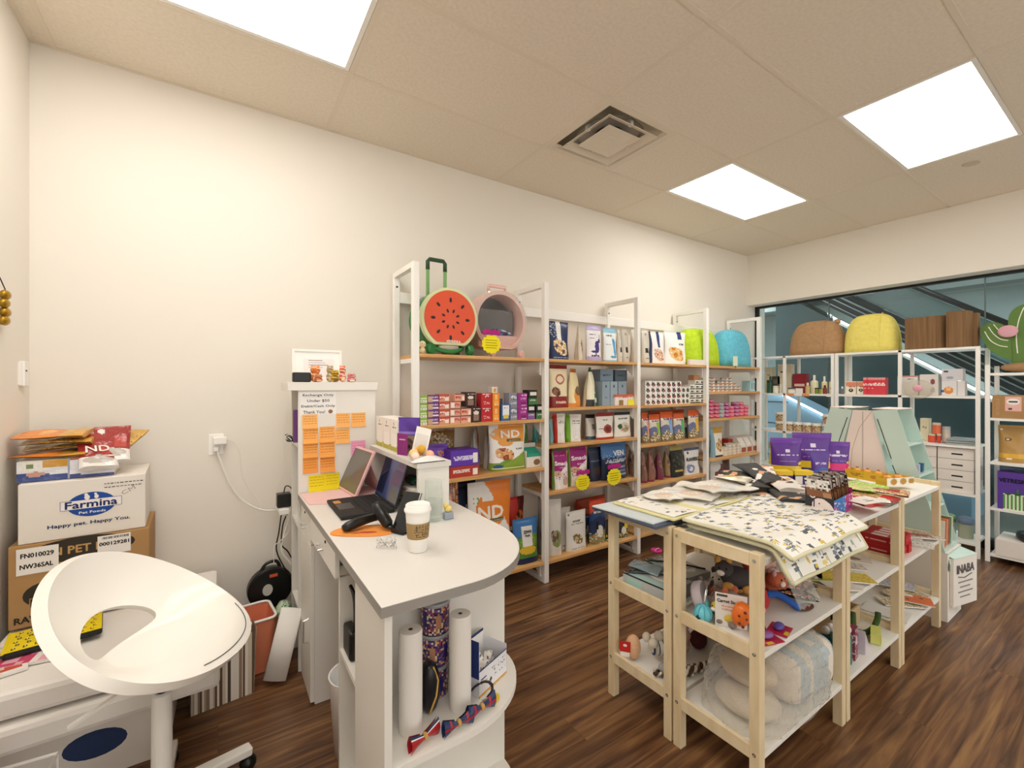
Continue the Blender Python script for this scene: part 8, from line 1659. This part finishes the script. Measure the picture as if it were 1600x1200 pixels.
for k, (pa, pb, pt) in enumerate(((1321, 1337, 596), (1338, 1351, 596))):
    gitem('carton', pa, pb, pt, z, ('left', 'right')[k]+' cream and coral carton with a black mark, upper shelf', [('all', '#ece4d4'), ('band', .62, .92, '#e08a6a'), ('line', .1, .9, .6, .03, '#8a4a3a'), ('ell', .5, .32, .25, .14, '#2a2622'), ('ell', .5, .34, .1, .05, '#ece4d4')], x=5.31, cat='carton')
MB0 = [('all', '#d8404c'), ('band', .85, 1, '#e8a0a0'), ('line', .1, .9, .6, .08, '#f4e4e0'), ('line', .2, .8, .35, .04, '#f0d0d0')]
for k in range(6):
    gitem('carton', 1348+5.8*k, 1348+5.8*(k+1), 590, z, ('first', 'second', 'third', 'fourth', 'fifth', 'sixth')[k]+' slim red carton from the left in the red row, upper shelf', MB0, x=5.31 if k else 5.29, cat='carton', group='slim red cartons in a row')
for k, (pa, pb, pt, zz, ops, lb) in enumerate([(1401, 1434, 587, z, [('all', '#dcd8d2'), ('band', .94, 1, '#c88a80'), ('line', .4, .8, .82, .03, '#4a4844')], 'large white tin at the left of the tins'), (1436, 1466, 585, z, [('all', '#dcd6d0'), ('ell', .7, .65, .14, .12, '#8a4a44'), ('ell', .7, .25, .14, .12, '#a8a4a0')], 'white tin with two small pictures'), (1470, 1508, 595, z, [('all', '#dcdada'), ('ell', .3, .35, .22, .24, '#d88a4a'), ('ell', .3, .45, .12, .12, '#e8b87a'), ('ell', .05, .3, .05, .12, '#3a5a9a'), ('col', .66, .7, '#b0b0b4')], 'white tin with an orange dog picture'), (1470, 1505, 576.5, zx(1488, 594.5, 5.31)+.001, [('all', '#d0ced2'), ('rect', .1, .3, .75, .85, '#3a3a40'), ('ell', .4, .25, .2, .1, '#9aa0b8')], 'white tin stacked on the dog-picture tin')]):
    if k == 3: zz = z+(zx(1489, 595, 5.31)-z)+.0012
    gitem('carton', pa, pb, pt, zz, lb+', upper shelf by the glass', ops, x=5.31, cat='tin box')
t = thing('pink_toy_pack', 'pink crinkled net pack hanging over the shelf edge before the tins', 'pack', (5.245, (yx(1435, 5.24)), z-.03), 0); MB().ball((0, 0, .085), (.03, .105, .085), 22, 14, lambda u, v: hexc('#eab8c4') if math.sin(u*50)*math.sin(v*20) > -.2 else hexc('#f6e4e8')).build('net_pack', M['filmm'], t, smooth=True); MB().ball((-.026, 0, .095), (.01, .035, .03), 12, 8, '#e8a8b8').build('pink_toy', M['felt'], t, smooth=True)
for k, (pa, col) in enumerate(((1229, '#e08a4a'), (1253, '#e8944f'), (1291, '#efece4'), (1243, '#f0eee8'))):
    tag(MB().box((5.252, yx(pa+11, 5.25), 1.325), (5.256, yx(pa, 5.25), 1.35 if k != 3 else 1.41), col).build('price_strip', M['matte']), ('left orange', 'right orange', 'white right-hand', 'tall white')[k]+' price strip on the upper shelf edge', 'price tag', 'price strips on the shelf edge')
# jars in two tiers
z = .9305; r = .043
def mkjar():
    t = thing('treat_jar', '', 'jar'); ops = [('all', '#c8a888'), ('spk', 0, 1, 0, 1, ['#a8503a', '#e0d0b0', '#6a8a3a', '#8a5a3c', '#c8b890'], .6)]; mb = MB(); rnd = random.Random(4)
    vs = []; fs = []; cs = []; n = 24; m = 8
    for i in range(n):
        for j in range(m+1): q = 2*PI*i/n; vs.append((r*math.cos(q), r*math.sin(q), .078*j/m))
    for i in range(n):
        for j in range(m): fs.append((i*(m+1)+j, ((i+1) % n)*(m+1)+j, ((i+1) % n)*(m+1)+j+1, i*(m+1)+j+1)); cs.append(art(ops, i/n, j/m, rnd))
    mb.add(vs, fs, cs); mb.lathe((0,0,0), [(0,0),(r,0)], n); mb.build('jar_body', M['gloss'], t); MB().lathe((0,0,.0782), [(0,0),(r*1.04,0),(r*1.04,.02),(r*.98,.024),(0,.024)], 24).build('lid', M['white'], t); return t, .1026
y_ = yx(1213, 5.31); cols2 = []; 
for k in range(8): cols2.append((5.31+r, y_-.02-.094*k, 2 if k in (0, 5, 6, 7) else 1))
stack(mkjar, [c for c in cols2 if abs(c[1]-2.43) > -1], z, 'white-lidded treat jar, {pos} of the {col} pile from the left, third shelf by the glass', 'white-lidded treat jars by the glass', 'jar')
# tins etc right part of third shelf
for k, (pa, pb, pt, col, lb, zz) in enumerate([(1448, 1462, 678, '#d8583a', 'squat orange tin, left of the lower pair', z), (1463, 1470, 678, '#c84a34', 'squat orange tin, right of the lower pair', z), (1455, 1469, 661, '#e07048', 'orange tin topmost of the pile', None)]):
    zz = zz if zz else z+(zx(1455, 678, 5.34)-z)+.002
    gitem('food_tin', pa, pb, pt, zz, lb+', third shelf by the glass', ['#c9a070', col, col], cat='tin', x=5.34, cap='#d8c8b0')
gitem('food_tin', 1470, 1484, 667, z, 'white and red tin right of the orange tins, third shelf by the glass', ['#c9c4bc', '#a8605a', '#c9c4bc'], cat='tin', x=5.38, cap='#b8b8b4', lab='#d8c8b8')
gitem('carton', 1437, 1451, 654, z, 'cream upright carton left of the orange tins, third shelf by the glass', [('all', '#e0d8b8'), ('line', .2, .8, .6, .05, '#9a9070')], x=5.42, cat='carton')
t = thing('glass_tray', 'flat grey stack of trays at the right of the third glass-side shelf', 'tray', (5.42, 1.02, z+.0006)); 
for k in range(3): MB().box((-.12, -.07, .018*k), (.12, .10, .018*k+.014), '#9aa4a4').build('tray_layer', M['gloss'], t)
# drawer-like white cartons 2 x 4
z = .5275; hh = (.905-z)/4
fc = None
for c in range(2):
    for k in range(4):
        y = (.936+1.409)/2+(.12 if c == 0 else -.115); lb = ('bottom', 'second', 'third', 'top')[k]+' white carton with a slot handle in the '+('left', 'right')[c]+' column'
        if fc is None:
            fc = thing('file_carton', lb, 'box', (5.44, y, z+.0006), 0, 'white slotted cartons under the third shelf'); MB().box((-.16, -.113, 0), (.16, .113, hh-.003)).build('box_body', M['whitecard'], fc, bevel=.002); MB().box((-.1606, -.045, hh*.38), (-.1602, .025, hh*.52), '#2a2826').build('handle_slot', M['matte'], fc)
        else: copy_tree(fc, (5.44, y, z+.0006+hh*k), 0, lb)
for k, (y, c1, cn) in enumerate(((1.24, '#8a3a34', 'dark red'), (1.13, '#7aa86a', 'green'), (1.02, '#7a90b0', 'blue-grey'))):
    t = thing('storage_jar', cn+' lidded tub on the lowest glass-side shelf', 'jar', (5.42, y, .1206)); MB().lathe((0,0,0), [(0,0),(.048,0),(.05,.12)], 20, '#a8b09a' if k else '#7a3a34').build('tub', M['gloss'], t); MB().lathe((0,0,.1202), [(0,0),(.052,0),(.05,.05+.04*(k == 0)),(.03,.06+.05*(k == 0)),(0,.06+.05*(k == 0))], 20, c1).build('lid', M['plastic'], t, smooth=True)
for k, (y, z0, c1, cn) in enumerate(((2.62, .5275, '#d8c24a', 'yellow'), (2.52, .5275, '#a89a5a', 'olive'), (2.30, .5275, '#9ab0b8', 'pale blue'))):
    t = thing('pet_food_bag', cn+' bag on the second lowest shelf at the left end by the glass', 'pet food bag', (5.40, y, z0), -PI/2); pouch('pouch', .09, .25, .06, [('all', c1), ('band', .5, .7, '#e8e0c0')], k, t)
# right-hand unit goods
def rside(x): return x
t = thing('shipping_box', 'brown carton with a pink oval label on the right-hand shelving', 'box', (5.43, .58, 1.1786)); MB().box((-.16, -.20, 0), (.15, .26, .185)).build('box_body', M['card'], t, bevel=.002)
o = MB().box((-.1612, .10, .06), (-.1602, .188, .175), '#e8b8ae').build('pink_label', M['matte'], t); MB().ball((-.1618, .144, .135), (.0005, .036, .026), 20, 10, '#f4ece8').build('oval', M['matte'], o); MB().box((-.1625, .12, .129), (-.162, .168, .141), '#3a3636').build('printed_words', M['matte'], o); MB().box((-.162, .15, .07), (-.1613, .17, .085), '#4a4444').build('printed_words', M['matte'], o)
RM = Matrix.Translation((-.161, .228, .09)) @ Matrix.Rotation(-PI/2, 4, 'Z')
mb = MB(); lettering(mb, 'VETRESKA', 0, 0, w=.14, h=.02, y=-.0005, col='#c8a478', rot=PI/2, M_=RM); mb.build('side_lettering', M['matte'], t)
t = thing('pet_food_bag', 'tan kraft bag with yellow patch on the right-hand shelving', 'pet food bag', (5.37, .745, .8206), -PI/2+.2); pouch('pouch', .15, .30, .10, [('all', '#b08a4e'), ('band', .12, .25, '#d8a83a'), ('ell', .35, .62, .13, .05, '#4a3a22'), ('ell', .35, .62, .06, .025, '#e0c898'), ('rect', .3, .5, .08, .12, '#ece4d4'), ('ell', .12, .88, .04, .02, '#e8e0d0')], 9, t)
t = thing('toy_carton', 'purple VETRESKA carton with a green and white striped cake print', 'carton', (5.41, .58, .4476), -PI/2); mb = MB(); fo = [('all', '#5a3a9c'), ('rect', .06, 1, 0, .42, '#e6ead8')]
for k in range(11): fo.append(('rect', .07+.046*k, .092+.046*k, .02, .40, '#4a9a3a'))
fo += [('ell', .12, .42, .04, .03, '#2c5a2a'), ('ell', .24, .44, .05, .04, '#2c5a2a'), ('ell', .36, .42, .04, .03, '#2c5a2a'), ('ell', .24, .52, .015, .06, '#3a7a2a')]
gbox(mb, .46, .30, .28, fo, [('all', '#4a2e84')]); mb.build('carton_body', M['print'], t); word(t, 'VETRESKA', -.138, .235, w=.165, h=.03, y=-.142, col='#1c1430', bold=.002)
t = thing('cat_toy_track', 'round black and pink cat toy disc on the lowest right-hand shelf', 'cat toy', (5.42, .56, .2012)); MB().lathe((0,0,0), [(0,0),(.15,0),(.17,.02),(.17,.05),(.155,.06),(0,.06)], 40, ['#1c1c1e']*5).build('track', M['gloss'], t); MB().lathe((0,0,.0602), [(0,0),(.12,0),(.115,.02),(0,.02)], 36, '#d8a8a4').build('pink_dome', M['gloss'], t); MB().lathe((0,0,.0803), [(0,0),(.09,0),(.08,.012),(0,.012)], 32, '#8a9ab0').build('blue_disc', M['gloss'], t)
t = thing('file_carton', 'white slotted carton under the round cat toy on the right-hand shelving', 'box', (5.42, .56, .0706)); MB().box((-.165, -.26, 0), (.16, .26, .13)).build('box_body', M['whitecard'], t, bevel=.002); MB().box((-.1658, -.15, .045), (-.1652, -.05, .065), '#2a2826').build('handle_slot', M['matte'], t)
